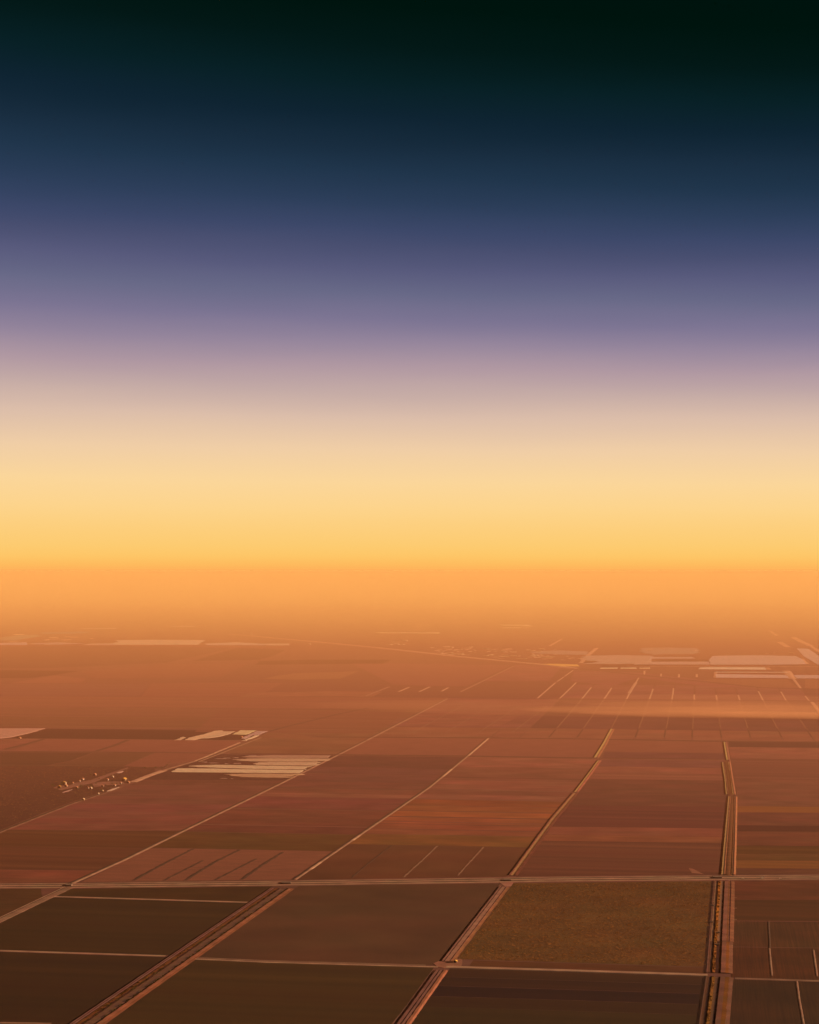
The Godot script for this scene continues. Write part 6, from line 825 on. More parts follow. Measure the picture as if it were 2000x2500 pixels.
	field("field", V([172.3,-3683.3,201.4,-3687.2,193.8,-3635,182,-3621.7]), paint("soil_307", 0.224, 0.097, 0.075, "grain", Vector2(0.011, 0.013), "blotch", Vector2(0.0061, 0.0073)), "bare earth at the crossing of main road and middle field road")
	field("field", V([-662,-3616.1,-640.2,-3635,-631.6,-3621.7,-649.9,-3584.3]), paint("soil_308", 0.250, 0.104, 0.081, "grain", Vector2(0.011, 0.013), "blotch", Vector2(0.0061, 0.0073)), "bare earth at the crossing of main road and lower left road")
	field("field", V([-951.4,-5306.9,-944.6,-5400.2,-913,-5464,-896,-5597,-860,-5816,-854,-5792,-882,-5541,-892.9,-5400.2,-919,-5306.9,-941.3,-5276.5]), paint("soil_309", 0.158, 0.071, 0.060, "grain", Vector2(0.011, 0.013), "blotch", Vector2(0.0061, 0.0073)), "pale dirt lane through the farmstead", null, 1.5)
	field("field", V([-892.3,-5368.7,-880.5,-5410.7,-836.6,-5432,-812.1,-5410.7,-801.1,-5368.7,-808.1,-5337.6,-844.3,-5331.4,-873.4,-5282.6]), paint("soil_310", 0.169, 0.076, 0.064, "grain", Vector2(0.011, 0.013), "blotch", Vector2(0.0061, 0.0073)), "pale dirt yard in the middle of the farmstead", null, 1.5)
	field("field", V([-983.1,-5266.5,-981,-5317.1,-956.9,-5337.6,-930.1,-5317.1,-935.4,-5256.4,-955.6,-5216.8]), paint("soil_311", 0.183, 0.082, 0.064, "grain", Vector2(0.011, 0.013), "blotch", Vector2(0.0061, 0.0073)), "dirt yard at the left end of the farmstead", null, 1.5)
	field("field", V([-856.6,-5306.9,-818.9,-5317.1,-801.9,-5296.7,-812.5,-5246.5,-842.5,-5262.4]), paint("soil_312", 0.056, 0.025, 0.021, "grain", Vector2(0.011, 0.013), "blotch", Vector2(0.0061, 0.0073)), "dark yard at the near side of the farmstead", null, 1.5)
	pool("water", V([-823.7,-5187.4,-817.1,-5246.5,-805.5,-5290.6,-803.1,-5274.5,-810.9,-5207,-819.9,-5177.7]), wet("water_313", 0.444, 0.305, 0.251, 0.40, 0.20), "narrow farm pond at the near side of the farmstead", 0.750, Vector2(2, 2), 12, null)
	pool("water", V([-939.6,-5160.3,-932.7,-5203,-925.4,-5238.5,-922.6,-5222.7,-928.2,-5177.7,-936.7,-5152.6]), wet("water_314", 0.256, 0.148, 0.132, 0.40, 0.20), "thin ditch of water left of the farmstead", 0.770, Vector2(2, 2), 12, null)
	pool("water", V([-870,-5650,-866,-5687,-855,-5701,-854,-5673,-862,-5645]), wet("water_315", 0.387, 0.231, 0.215, 0.40, 0.20), "small pond behind the farmstead", 0.790, Vector2(2, 2), 12, null)
	tag(put("track", ribbon(V([636.1,-3708,716.2,-3710.9,796.4,-3713.9,1005.5,-3721.6]), -4, 4, 0.4208, 0.4208, 12, 0.8, 18.0, true), paint("dull_dirt", 0.160, 0.085, 0.060, "grain", Vector2(0.011, 0.013), "blotch", Vector2(0.0061, 0.0073))), "dirt lane beside the main road where the vehicles stand", "", "", "structure")
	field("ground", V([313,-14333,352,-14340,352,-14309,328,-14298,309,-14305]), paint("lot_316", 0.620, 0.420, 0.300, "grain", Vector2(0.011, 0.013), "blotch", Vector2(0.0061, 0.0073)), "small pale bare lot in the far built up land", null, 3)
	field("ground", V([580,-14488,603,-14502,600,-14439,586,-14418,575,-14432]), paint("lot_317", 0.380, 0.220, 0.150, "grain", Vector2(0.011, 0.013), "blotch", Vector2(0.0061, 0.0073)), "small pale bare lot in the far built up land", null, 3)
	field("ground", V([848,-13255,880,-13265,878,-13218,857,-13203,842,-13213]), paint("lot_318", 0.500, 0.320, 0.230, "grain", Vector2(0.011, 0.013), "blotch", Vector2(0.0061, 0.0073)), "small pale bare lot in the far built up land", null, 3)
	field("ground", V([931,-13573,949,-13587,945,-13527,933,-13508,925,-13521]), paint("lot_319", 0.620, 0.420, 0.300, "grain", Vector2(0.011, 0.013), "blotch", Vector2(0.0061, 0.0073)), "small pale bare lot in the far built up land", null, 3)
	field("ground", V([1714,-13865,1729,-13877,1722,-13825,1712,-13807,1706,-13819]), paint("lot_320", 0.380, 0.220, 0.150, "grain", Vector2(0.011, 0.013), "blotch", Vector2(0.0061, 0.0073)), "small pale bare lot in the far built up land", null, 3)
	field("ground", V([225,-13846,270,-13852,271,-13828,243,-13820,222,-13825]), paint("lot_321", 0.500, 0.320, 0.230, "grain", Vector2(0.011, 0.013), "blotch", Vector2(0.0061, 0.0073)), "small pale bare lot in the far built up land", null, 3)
	field("ground", V([-3320,-15638,-3261,-15652,-3247,-15592,-3281,-15572,-3314,-15585]), paint("lot_322", 0.620, 0.420, 0.300, "grain", Vector2(0.011, 0.013), "blotch", Vector2(0.0061, 0.0073)), "small pale bare lot in the far built up land", null, 3)
	field("ground", V([475,-14019,490,-14029,488,-13986,479,-13973,471,-13982]), paint("lot_323", 0.380, 0.220, 0.150, "grain", Vector2(0.011, 0.013), "blotch", Vector2(0.0061, 0.0073)), "small pale bare lot in the far built up land", null, 3)
	field("ground", V([644,-14542,682,-14550,681,-14517,658,-14506,640,-14513]), paint("lot_324", 0.500, 0.320, 0.230, "grain", Vector2(0.011, 0.013), "blotch", Vector2(0.0061, 0.0073)), "small pale bare lot in the far built up land", null, 3)
	field("ground", V([883,-13754,900,-13767,897,-13710,885,-13691,877,-13704]), paint("lot_325", 0.620, 0.420, 0.300, "grain", Vector2(0.011, 0.013), "blotch", Vector2(0.0061, 0.0073)), "small pale bare lot in the far built up land", null, 3)
	field("ground", V([1032,-13622,1067,-13632,1064,-13590,1042,-13576,1026,-13585]), paint("lot_326", 0.380, 0.220, 0.150, "grain", Vector2(0.011, 0.013), "blotch", Vector2(0.0061, 0.0073)), "small pale bare lot in the far built up land", null, 3)
	field("ground", V([1969,-14806,2015,-14822,2005,-14749,1976,-14725,1958,-14741]), paint("lot_327", 0.500, 0.320, 0.230, "grain", Vector2(0.011, 0.013), "blotch", Vector2(0.0061, 0.0073)), "small pale bare lot in the far built up land", null, 3)
	field("ground", V([378,-13623,402,-13632,402,-13594,386,-13582,374,-13590]), paint("lot_328", 0.620, 0.420, 0.300, "grain", Vector2(0.011, 0.013), "blotch", Vector2(0.0061, 0.0073)), "small pale bare lot in the far built up land", null, 3)
	field("ground", V([-2972,-16375,-2945,-16393,-2930,-16312,-2944,-16285,-2965,-16303]), paint("lot_329", 0.380, 0.220, 0.150, "grain", Vector2(0.011, 0.013), "blotch", Vector2(0.0061, 0.0073)), "small pale bare lot in the far built up land", null, 3)
	field("ground", V([279,-14497,325,-14508,325,-14459,296,-14443,275,-14454]), paint("lot_330", 0.500, 0.320, 0.230, "grain", Vector2(0.011, 0.013), "blotch", Vector2(0.0061, 0.0073)), "small pale bare lot in the far built up land", null, 3)
	field("ground", V([573,-14108,602,-14118,600,-14072,582,-14056,568,-14066]), paint("lot_331", 0.620, 0.420, 0.300, "grain", Vector2(0.011, 0.013), "blotch", Vector2(0.0061, 0.0073)), "small pale bare lot in the far built up land", null, 3)
	field("ground", V([632,-13409,658,-13421,656,-13368,639,-13351,627,-13362]), paint("lot_332", 0.380, 0.220, 0.150, "grain", Vector2(0.011, 0.013), "blotch", Vector2(0.0061, 0.0073)), "small pale bare lot in the far built up land", null, 3)
	field("ground", V([899,-13326,916,-13337,913,-13288,901,-13272,893,-13282]), paint("lot_333", 0.500, 0.320, 0.230, "grain", Vector2(0.011, 0.013), "blotch", Vector2(0.0061, 0.0073)), "small pale bare lot in the far built up land", null, 3)
	field("ground", V([1784,-14499,1811,-14511,1804,-14456,1786,-14438,1775,-14450]), paint("lot_334", 0.620, 0.420, 0.300, "grain", Vector2(0.011, 0.013), "blotch", Vector2(0.0061, 0.0073)), "small pale bare lot in the far built up land", null, 3)
	field("ground", V([154,-13799,172,-13807,172,-13772,161,-13760,151,-13768]), paint("lot_335", 0.380, 0.220, 0.150, "grain", Vector2(0.011, 0.013), "blotch", Vector2(0.0061, 0.0073)), "small pale bare lot in the far built up land", null, 3)
	field("ground", V([-2978,-15512,-2925,-15543,-2897,-15403,-2925,-15357,-2959,-15388]), paint("lot_336", 0.500, 0.320, 0.230, "grain", Vector2(0.011, 0.013), "blotch", Vector2(0.0061, 0.0073)), "small pale bare lot in the far built up land", null, 3)
	field("ground", V([205,-14043,231,-14050,231,-14018,215,-14008,202,-14015]), paint("lot_337", 0.620, 0.420, 0.300, "grain", Vector2(0.011, 0.013), "blotch", Vector2(0.0061, 0.0073)), "small pale bare lot in the far built up land", null, 3)
	field("ground", V([918,-14034,929,-14042,927,-14007,920,-13995,913,-14003]), paint("lot_338", 0.380, 0.220, 0.150, "grain", Vector2(0.011, 0.013), "blotch", Vector2(0.0061, 0.0073)), "small pale bare lot in the far built up land", null, 3)
	field("ground", V([901,-13486,921,-13491,920,-13469,907,-13461,897,-13466]), paint("lot_339", 0.500, 0.320, 0.230, "grain", Vector2(0.011, 0.013), "blotch", Vector2(0.0061, 0.0073)), "small pale bare lot in the far built up land", null, 3)
	field("ground", V([865,-13175,915,-13188,912,-13128,880,-13109,859,-13122]), paint("lot_340", 0.620, 0.420, 0.300, "grain", Vector2(0.011, 0.013), "blotch", Vector2(0.0061, 0.0073)), "small pale bare lot in the far built up land", null, 3)
	field("ground", V([2021,-14814,2048,-14829,2039,-14764,2021,-14743,2010,-14757]), paint("lot_341", 0.380, 0.220, 0.150, "grain", Vector2(0.011, 0.013), "blotch", Vector2(0.0061, 0.0073)), "small pale bare lot in the far built up land", null, 3)
	field("ground", V([343,-13644,362,-13654,362,-13610,349,-13595,339,-13605]), paint("lot_342", 0.500, 0.320, 0.230, "grain", Vector2(0.011, 0.013), "blotch", Vector2(0.0061, 0.0073)), "small pale bare lot in the far built up land", null, 3)
	field("ground", V([-3171,-16526,-3135,-16561,-3104,-16403,-3121,-16351,-3150,-16386]), paint("lot_343", 0.620, 0.420, 0.300, "grain", Vector2(0.011, 0.013), "blotch", Vector2(0.0061, 0.0073)), "small pale bare lot in the far built up land", null, 3)
	field("ground", V([472,-14904,496,-14920,494,-14850,479,-14827,467,-14842]), paint("lot_344", 0.380, 0.220, 0.150, "grain", Vector2(0.011, 0.013), "blotch", Vector2(0.0061, 0.0073)), "small pale bare lot in the far built up land", null, 3)
	field("ground", V([690,-14008,722,-14020,720,-13967,699,-13949,684,-13961]), paint("lot_345", 0.500, 0.320, 0.230, "grain", Vector2(0.011, 0.013), "blotch", Vector2(0.0061, 0.0073)), "small pale bare lot in the far built up land", null, 3)
	field("ground", V([877,-13603,899,-13610,897,-13577,883,-13566,872,-13574]), paint("lot_346", 0.620, 0.420, 0.300, "grain", Vector2(0.011, 0.013), "blotch", Vector2(0.0061, 0.0073)), "small pale bare lot in the far built up land", null, 3)
	field("ground", V([1089,-13014,1104,-13026,1100,-12973,1089,-12955,1082,-12967]), paint("lot_347", 0.380, 0.220, 0.150, "grain", Vector2(0.011, 0.013), "blotch", Vector2(0.0061, 0.0073)), "small pale bare lot in the far built up land", null, 3)
	field("ground", V([1949,-14542,1981,-14558,1972,-14487,1950,-14463,1938,-14479]), paint("lot_348", 0.500, 0.320, 0.230, "grain", Vector2(0.011, 0.013), "blotch", Vector2(0.0061, 0.0073)), "small pale bare lot in the far built up land", null, 3)
	field("ground", V([277,-13656,325,-13670,324,-13608,294,-13587,273,-13601]), paint("lot_349", 0.620, 0.420, 0.300, "grain", Vector2(0.011, 0.013), "blotch", Vector2(0.0061, 0.0073)), "small pale bare lot in the far built up land", null, 3)
	field("ground", V([-3069,-17236,-3001,-17274,-2970,-17107,-3007,-17053,-3049,-17089]), paint("lot_350", 0.380, 0.220, 0.150, "grain", Vector2(0.011, 0.013), "blotch", Vector2(0.0061, 0.0073)), "small pale bare lot in the far built up land", null, 3)
	field("ground", V([421,-14419,447,-14428,446,-14386,430,-14373,417,-14382]), paint("lot_351", 0.500, 0.320, 0.230, "grain", Vector2(0.011, 0.013), "blotch", Vector2(0.0061, 0.0073)), "small pale bare lot in the far built up land", null, 3)
	field("ground", V([931,-14326,943,-14338,939,-14281,931,-14262,925,-14275]), paint("lot_352", 0.620, 0.420, 0.300, "grain", Vector2(0.011, 0.013), "blotch", Vector2(0.0061, 0.0073)), "small pale bare lot in the far built up land", null, 3)
	field("ground", V([937,-13085,983,-13098,980,-13042,951,-13024,931,-13036]), paint("lot_353", 0.380, 0.220, 0.150, "grain", Vector2(0.011, 0.013), "blotch", Vector2(0.0061, 0.0073)), "small pale bare lot in the far built up land", null, 3)
	field("ground", V([1019,-12817,1043,-12822,1042,-12799,1026,-12791,1015,-12797]), paint("lot_354", 0.500, 0.320, 0.230, "grain", Vector2(0.011, 0.013), "blotch", Vector2(0.0061, 0.0073)), "small pale bare lot in the far built up land", null, 3)
	field("ground", V([1910,-14456,1963,-14468,1956,-14411,1922,-14392,1900,-14405]), paint("lot_355", 0.620, 0.420, 0.300, "grain", Vector2(0.011, 0.013), "blotch", Vector2(0.0061, 0.0073)), "small pale bare lot in the far built up land", null, 3)
	field("ground", V([272,-13659,287,-13669,287,-13624,277,-13609,269,-13619]), paint("lot_356", 0.380, 0.220, 0.150, "grain", Vector2(0.011, 0.013), "blotch", Vector2(0.0061, 0.0073)), "small pale bare lot in the far built up land", null, 3)
	field("ground", V([-3135,-17320,-3095,-17345,-3075,-17234,-3095,-17198,-3123,-17222]), paint("lot_357", 0.500, 0.320, 0.230, "grain", Vector2(0.011, 0.013), "blotch", Vector2(0.0061, 0.0073)), "small pale bare lot in the far built up land", null, 3)
	field("ground", V([262,-14302,278,-14308,278,-14280,267,-14270,258,-14277]), paint("lot_358", 0.620, 0.420, 0.300, "grain", Vector2(0.011, 0.013), "blotch", Vector2(0.0061, 0.0073)), "small pale bare lot in the far built up land", null, 3)
	field("ground", V([716,-14214,760,-14226,758,-14172,730,-14154,711,-14166]), paint("lot_359", 0.380, 0.220, 0.150, "grain", Vector2(0.011, 0.013), "blotch", Vector2(0.0061, 0.0073)), "small pale bare lot in the far built up land", null, 3)
	field("ground", V([979,-13464,991,-13474,988,-13432,980,-13418,974,-13428]), paint("lot_360", 0.500, 0.320, 0.230, "grain", Vector2(0.011, 0.013), "blotch", Vector2(0.0061, 0.0073)), "small pale bare lot in the far built up land", null, 3)
	field("ground", V([1093,-14199,1132,-14208,1130,-14168,1105,-14155,1087,-14164]), paint("lot_361", 0.620, 0.420, 0.300, "grain", Vector2(0.011, 0.013), "blotch", Vector2(0.0061, 0.0073)), "small pale bare lot in the far built up land", null, 3)
	field("ground", V([1860,-14437,1912,-14443,1910,-14417,1877,-14409,1854,-14415]), paint("lot_362", 0.380, 0.220, 0.150, "grain", Vector2(0.011, 0.013), "blotch", Vector2(0.0061, 0.0073)), "small pale bare lot in the far built up land", null, 3)
	field("ground", V([233,-13957,251,-13966,251,-13924,239,-13910,229,-13919]), paint("lot_363", 0.500, 0.320, 0.230, "grain", Vector2(0.011, 0.013), "blotch", Vector2(0.0061, 0.0073)), "small pale bare lot in the far built up land", null, 3)
	field("ground", V([-3195,-15627,-3140,-15653,-3115,-15536,-3145,-15497,-3179,-15523]), paint("lot_364", 0.620, 0.420, 0.300, "grain", Vector2(0.011, 0.013), "blotch", Vector2(0.0061, 0.0073)), "small pale bare lot in the far built up land", null, 3)
	field("ground", V([211,-14550,248,-14564,248,-14499,225,-14478,207,-14492]), paint("lot_365", 0.380, 0.220, 0.150, "grain", Vector2(0.011, 0.013), "blotch", Vector2(0.0061, 0.0073)), "small pale bare lot in the far built up land", null, 3)
	field("ground", V([696,-14414,744,-14429,742,-14365,711,-14344,690,-14358]), paint("lot_366", 0.500, 0.320, 0.230, "grain", Vector2(0.011, 0.013), "blotch", Vector2(0.0061, 0.0073)), "small pale bare lot in the far built up land", null, 3)
	field("ground", V([630,-13311,670,-13319,669,-13282,644,-13270,626,-13278]), paint("lot_367", 0.620, 0.420, 0.300, "grain", Vector2(0.011, 0.013), "blotch", Vector2(0.0061, 0.0073)), "small pale bare lot in the far built up land", null, 3)
	field("ground", V([1091,-13080,1139,-13089,1137,-13047,1106,-13034,1085,-13043]), paint("lot_368", 0.380, 0.220, 0.150, "grain", Vector2(0.011, 0.013), "blotch", Vector2(0.0061, 0.0073)), "small pale bare lot in the far built up land", null, 3)
	field("ground", V([2039,-14410,2082,-14418,2078,-14379,2050,-14365,2031,-14374]), paint("lot_369", 0.500, 0.320, 0.230, "grain", Vector2(0.011, 0.013), "blotch", Vector2(0.0061, 0.0073)), "small pale bare lot in the far built up land", null, 3)
	field("ground", V([266,-13885,289,-13891,289,-13862,275,-13853,263,-13859]), paint("lot_370", 0.620, 0.420, 0.300, "grain", Vector2(0.011, 0.013), "blotch", Vector2(0.0061, 0.0073)), "small pale bare lot in the far built up land", null, 3)
	field("ground", V([-3431,-16799,-3391,-16814,-3377,-16749,-3399,-16728,-3425,-16742]), paint("lot_371", 0.380, 0.220, 0.150, "grain", Vector2(0.011, 0.013), "blotch", Vector2(0.0061, 0.0073)), "small pale bare lot in the far built up land", null, 3)
	field("ground", V([436,-14757,489,-14770,488,-14715,455,-14696,432,-14708]), paint("lot_372", 0.500, 0.320, 0.230, "grain", Vector2(0.011, 0.013), "blotch", Vector2(0.0061, 0.0073)), "small pale bare lot in the far built up land", null, 3)
	field("ground", V([746,-14066,795,-14075,794,-14037,763,-14024,742,-14033]), paint("lot_373", 0.620, 0.420, 0.300, "grain", Vector2(0.011, 0.013), "blotch", Vector2(0.0061, 0.0073)), "small pale bare lot in the far built up land", null, 3)
	field("ground", V([577,-13220,621,-13230,620,-13186,592,-13171,573,-13181]), paint("lot_374", 0.380, 0.220, 0.150, "grain", Vector2(0.011, 0.013), "blotch", Vector2(0.0061, 0.0073)), "small pale bare lot in the far built up land", null, 3)
	field("ground", V([1179,-13637,1215,-13644,1213,-13611,1190,-13600,1174,-13608]), paint("lot_375", 0.500, 0.320, 0.230, "grain", Vector2(0.011, 0.013), "blotch", Vector2(0.0061, 0.0073)), "small pale bare lot in the far built up land", null, 3)
	field("ground", V([1921,-14374,1949,-14384,1944,-14341,1925,-14326,1913,-14336]), paint("lot_376", 0.620, 0.420, 0.300, "grain", Vector2(0.011, 0.013), "blotch", Vector2(0.0061, 0.0073)), "small pale bare lot in the far built up land", null, 3)
	field("ground", V([347,-14055,366,-14063,365,-14028,354,-14016,344,-14024]), paint("lot_377", 0.380, 0.220, 0.150, "grain", Vector2(0.011, 0.013), "blotch", Vector2(0.0061, 0.0073)), "small pale bare lot in the far built up land", null, 3)
	field("ground", V([-2831,-16872,-2811,-16906,-2785,-16754,-2792,-16704,-2814,-16737]), paint("lot_378", 0.500, 0.320, 0.230, "grain", Vector2(0.011, 0.013), "blotch", Vector2(0.0061, 0.0073)), "small pale bare lot in the far built up land", null, 3)
	field("ground", V([441,-14154,467,-14166,466,-14110,450,-14091,437,-14103]), paint("lot_379", 0.620, 0.420, 0.300, "grain", Vector2(0.011, 0.013), "blotch", Vector2(0.0061, 0.0073)), "small pale bare lot in the far built up land", null, 3)
	field("ground", V([737,-14698,787,-14713,785,-14647,753,-14625,731,-14639]), paint("lot_380", 0.380, 0.220, 0.150, "grain", Vector2(0.011, 0.013), "blotch", Vector2(0.0061, 0.0073)), "small pale bare lot in the far built up land", null, 3)
	field("ground", V([608,-13016,619,-13023,617,-12991,611,-12980,604,-12987]), paint("lot_381", 0.500, 0.320, 0.230, "grain", Vector2(0.011, 0.013), "blotch", Vector2(0.0061, 0.0073)), "small pale bare lot in the far built up land", null, 3)
	field("ground", V([923,-14220,941,-14233,938,-14176,926,-14157,917,-14170]), paint("lot_382", 0.620, 0.420, 0.300, "grain", Vector2(0.011, 0.013), "blotch", Vector2(0.0061, 0.0073)), "small pale bare lot in the far built up land", null, 3)
	field("ground", V([1906,-14605,1925,-14614,1920,-14574,1907,-14561,1898,-14570]), paint("lot_383", 0.380, 0.220, 0.150, "grain", Vector2(0.011, 0.013), "blotch", Vector2(0.0061, 0.0073)), "small pale bare lot in the far built up land", null, 3)
	field("ground", V([351,-13672,365,-13683,364,-13632,355,-13615,347,-13626]), paint("lot_384", 0.500, 0.320, 0.230, "grain", Vector2(0.011, 0.013), "blotch", Vector2(0.0061, 0.0073)), "small pale bare lot in the far built up land", null, 3)
	field("ground", V([-3238,-17128,-3174,-17158,-3148,-17023,-3182,-16978,-3221,-17008]), paint("lot_385", 0.620, 0.420, 0.300, "grain", Vector2(0.011, 0.013), "blotch", Vector2(0.0061, 0.0073)), "small pale bare lot in the far built up land", null, 3)
	field("ground", V([428,-14504,466,-14514,465,-14467,441,-14451,423,-14462]), paint("lot_386", 0.380, 0.220, 0.150, "grain", Vector2(0.011, 0.013), "blotch", Vector2(0.0061, 0.0073)), "small pale bare lot in the far built up land", null, 3)
	field("ground", V([890,-14476,919,-14487,917,-14438,898,-14421,884,-14432]), paint("lot_387", 0.500, 0.320, 0.230, "grain", Vector2(0.011, 0.013), "blotch", Vector2(0.0061, 0.0073)), "small pale bare lot in the far built up land", null, 3)
	field("ground", V([878,-13544,926,-13553,924,-13511,894,-13497,873,-13506]), paint("lot_388", 0.620, 0.420, 0.300, "grain", Vector2(0.011, 0.013), "blotch", Vector2(0.0061, 0.0073)), "small pale bare lot in the far built up land", null, 3)
	field("ground", V([1152,-13022,1200,-13033,1197,-12986,1166,-12971,1146,-12981]), paint("lot_389", 0.380, 0.220, 0.150, "grain", Vector2(0.011, 0.013), "blotch", Vector2(0.0061, 0.0073)), "small pale bare lot in the far built up land", null, 3)
	field("ground", V([1925,-14343,1963,-14356,1956,-14297,1931,-14277,1915,-14290]), paint("lot_390", 0.500, 0.320, 0.230, "grain", Vector2(0.011, 0.013), "blotch", Vector2(0.0061, 0.0073)), "small pale bare lot in the far built up land", null, 3)
	field("ground", V([356,-14092,369,-14098,368,-14070,360,-14060,353,-14066]), paint("lot_391", 0.620, 0.420, 0.300, "grain", Vector2(0.011, 0.013), "blotch", Vector2(0.0061, 0.0073)), "small pale bare lot in the far built up land", null, 3)
	field("ground", V([-3932,-18619,-3913,-18642,-3890,-18536,-3897,-18501,-3918,-18524]), paint("lot_392", 0.380, 0.220, 0.150, "grain", Vector2(0.011, 0.013), "blotch", Vector2(0.0061, 0.0073)), "small pale bare lot in the far built up land", null, 3)
	field("ground", V([191,-14302,228,-14317,228,-14249,205,-14226,187,-14241]), paint("lot_393", 0.500, 0.320, 0.230, "grain", Vector2(0.011, 0.013), "blotch", Vector2(0.0061, 0.0073)), "small pale bare lot in the far built up land", null, 3)
	field("ground", V([1031,-14171,1082,-14177,1081,-14151,1049,-14143,1026,-14149]), paint("lot_394", 0.620, 0.420, 0.300, "grain", Vector2(0.011, 0.013), "blotch", Vector2(0.0061, 0.0073)), "small pale bare lot in the far built up land", null, 3)
	field("ground", V([614,-12977,642,-12983,642,-12955,624,-12946,610,-12952]), paint("lot_395", 0.380, 0.220, 0.150, "grain", Vector2(0.011, 0.013), "blotch", Vector2(0.0061, 0.0073)), "small pale bare lot in the far built up land", null, 3)
	field("ground", V([1167,-13611,1199,-13619,1197,-13584,1176,-13572,1161,-13580]), paint("lot_396", 0.500, 0.320, 0.230, "grain", Vector2(0.011, 0.013), "blotch", Vector2(0.0061, 0.0073)), "small pale bare lot in the far built up land", null, 3)
	field("ground", V([1899,-14734,1939,-14750,1930,-14678,1904,-14654,1888,-14670]), paint("lot_397", 0.620, 0.420, 0.300, "grain", Vector2(0.011, 0.013), "blotch", Vector2(0.0061, 0.0073)), "small pale bare lot in the far built up land", null, 3)
	field("ground", V([378,-13538,426,-13546,426,-13509,396,-13497,374,-13505]), paint("lot_398", 0.380, 0.220, 0.150, "grain", Vector2(0.011, 0.013), "blotch", Vector2(0.0061, 0.0073)), "small pale bare lot in the far built up land", null, 3)
	field("ground", V([-3133,-15614,-3069,-15639,-3045,-15525,-3080,-15487,-3118,-15512]), paint("lot_399", 0.500, 0.320, 0.230, "grain", Vector2(0.011, 0.013), "blotch", Vector2(0.0061, 0.0073)), "small pale bare lot in the far built up land", null, 3)
	field("ground", V([163,-14825,195,-14839,195,-14777,175,-14756,159,-14770]), paint("lot_400", 0.620, 0.420, 0.300, "grain", Vector2(0.011, 0.013), "blotch", Vector2(0.0061, 0.0073)), "small pale bare lot in the far built up land", null, 3)
	field("ground", V([964,-14162,989,-14171,987,-14130,971,-14117,959,-14126]), paint("lot_401", 0.380, 0.220, 0.150, "grain", Vector2(0.011, 0.013), "blotch", Vector2(0.0061, 0.0073)), "small pale bare lot in the far built up land", null, 3)
	field("ground", V([906,-12924,935,-12930,933,-12902,915,-12893,902,-12899]), paint("lot_402", 0.500, 0.320, 0.230, "grain", Vector2(0.011, 0.013), "blotch", Vector2(0.0061, 0.0073)), "small pale bare lot in the far built up land", null, 3)
	field("ground", V([1095,-13357,1120,-13364,1118,-13333,1102,-13323,1091,-13330]), paint("lot_403", 0.620, 0.420, 0.300, "grain", Vector2(0.011, 0.013), "blotch", Vector2(0.0061, 0.0073)), "small pale bare lot in the far built up land", null, 3)
	field("ground", V([1876,-14100,1892,-14111,1886,-14063,1875,-14047,1867,-14057]), paint("lot_404", 0.380, 0.220, 0.150, "grain", Vector2(0.011, 0.013), "blotch", Vector2(0.0061, 0.0073)), "small pale bare lot in the far built up land", null, 3)
	field("ground", V([370,-13555,390,-13564,390,-13524,377,-13511,367,-13520]), paint("lot_405", 0.500, 0.320, 0.230, "grain", Vector2(0.011, 0.013), "blotch", Vector2(0.0061, 0.0073)), "small pale bare lot in the far built up land", null, 3)
	field("ground", V([-3401,-16175,-3330,-16191,-3314,-16119,-3354,-16095,-3393,-16111]), paint("lot_406", 0.620, 0.420, 0.300, "grain", Vector2(0.011, 0.013), "blotch", Vector2(0.0061, 0.0073)), "small pale bare lot in the far built up land", null, 3)
	field("ground", V([339,-14402,375,-14411,374,-14369,352,-14355,335,-14364]), paint("lot_407", 0.380, 0.220, 0.150, "grain", Vector2(0.011, 0.013), "blotch", Vector2(0.0061, 0.0073)), "small pale bare lot in the far built up land", null, 3)
	field("ground", V([730,-14505,785,-14514,783,-14474,749,-14460,725,-14469]), paint("lot_408", 0.500, 0.320, 0.230, "grain", Vector2(0.011, 0.013), "blotch", Vector2(0.0061, 0.0073)), "small pale bare lot in the far built up land", null, 3)
	field("ground", V([765,-13380,782,-13388,780,-13351,769,-13338,761,-13347]), paint("lot_409", 0.620, 0.420, 0.300, "grain", Vector2(0.011, 0.013), "blotch", Vector2(0.0061, 0.0073)), "small pale bare lot in the far built up land", null, 3)
	field("ground", V([973,-13849,999,-13857,997,-13819,981,-13807,968,-13815]), paint("lot_410", 0.380, 0.220, 0.150, "grain", Vector2(0.011, 0.013), "blotch", Vector2(0.0061, 0.0073)), "small pale bare lot in the far built up land", null, 3)
	field("ground", V([2155,-14474,2182,-14487,2174,-14431,2156,-14412,2145,-14425]), paint("lot_411", 0.500, 0.320, 0.230, "grain", Vector2(0.011, 0.013), "blotch", Vector2(0.0061, 0.0073)), "small pale bare lot in the far built up land", null, 3)
	field("ground", V([238,-13750,275,-13756,275,-13730,253,-13721,235,-13727]), paint("lot_412", 0.620, 0.420, 0.300, "grain", Vector2(0.011, 0.013), "blotch", Vector2(0.0061, 0.0073)), "small pale bare lot in the far built up land", null, 3)
	field("ground", V([-3363,-18435,-3323,-18475,-3290,-18297,-3309,-18238,-3341,-18278]), paint("lot_413", 0.380, 0.220, 0.150, "grain", Vector2(0.011, 0.013), "blotch", Vector2(0.0061, 0.0073)), "small pale bare lot in the far built up land", null, 3)
	field("ground", V([485,-14315,503,-14325,502,-14280,491,-14265,481,-14275]), paint("lot_414", 0.500, 0.320, 0.230, "grain", Vector2(0.011, 0.013), "blotch", Vector2(0.0061, 0.0073)), "small pale bare lot in the far built up land", null, 3)
	field("ground", V([696,-14093,716,-14100,715,-14067,702,-14057,692,-14064]), paint("lot_415", 0.620, 0.420, 0.300, "grain", Vector2(0.011, 0.013), "blotch", Vector2(0.0061, 0.0073)), "small pale bare lot in the far built up land", null, 3)
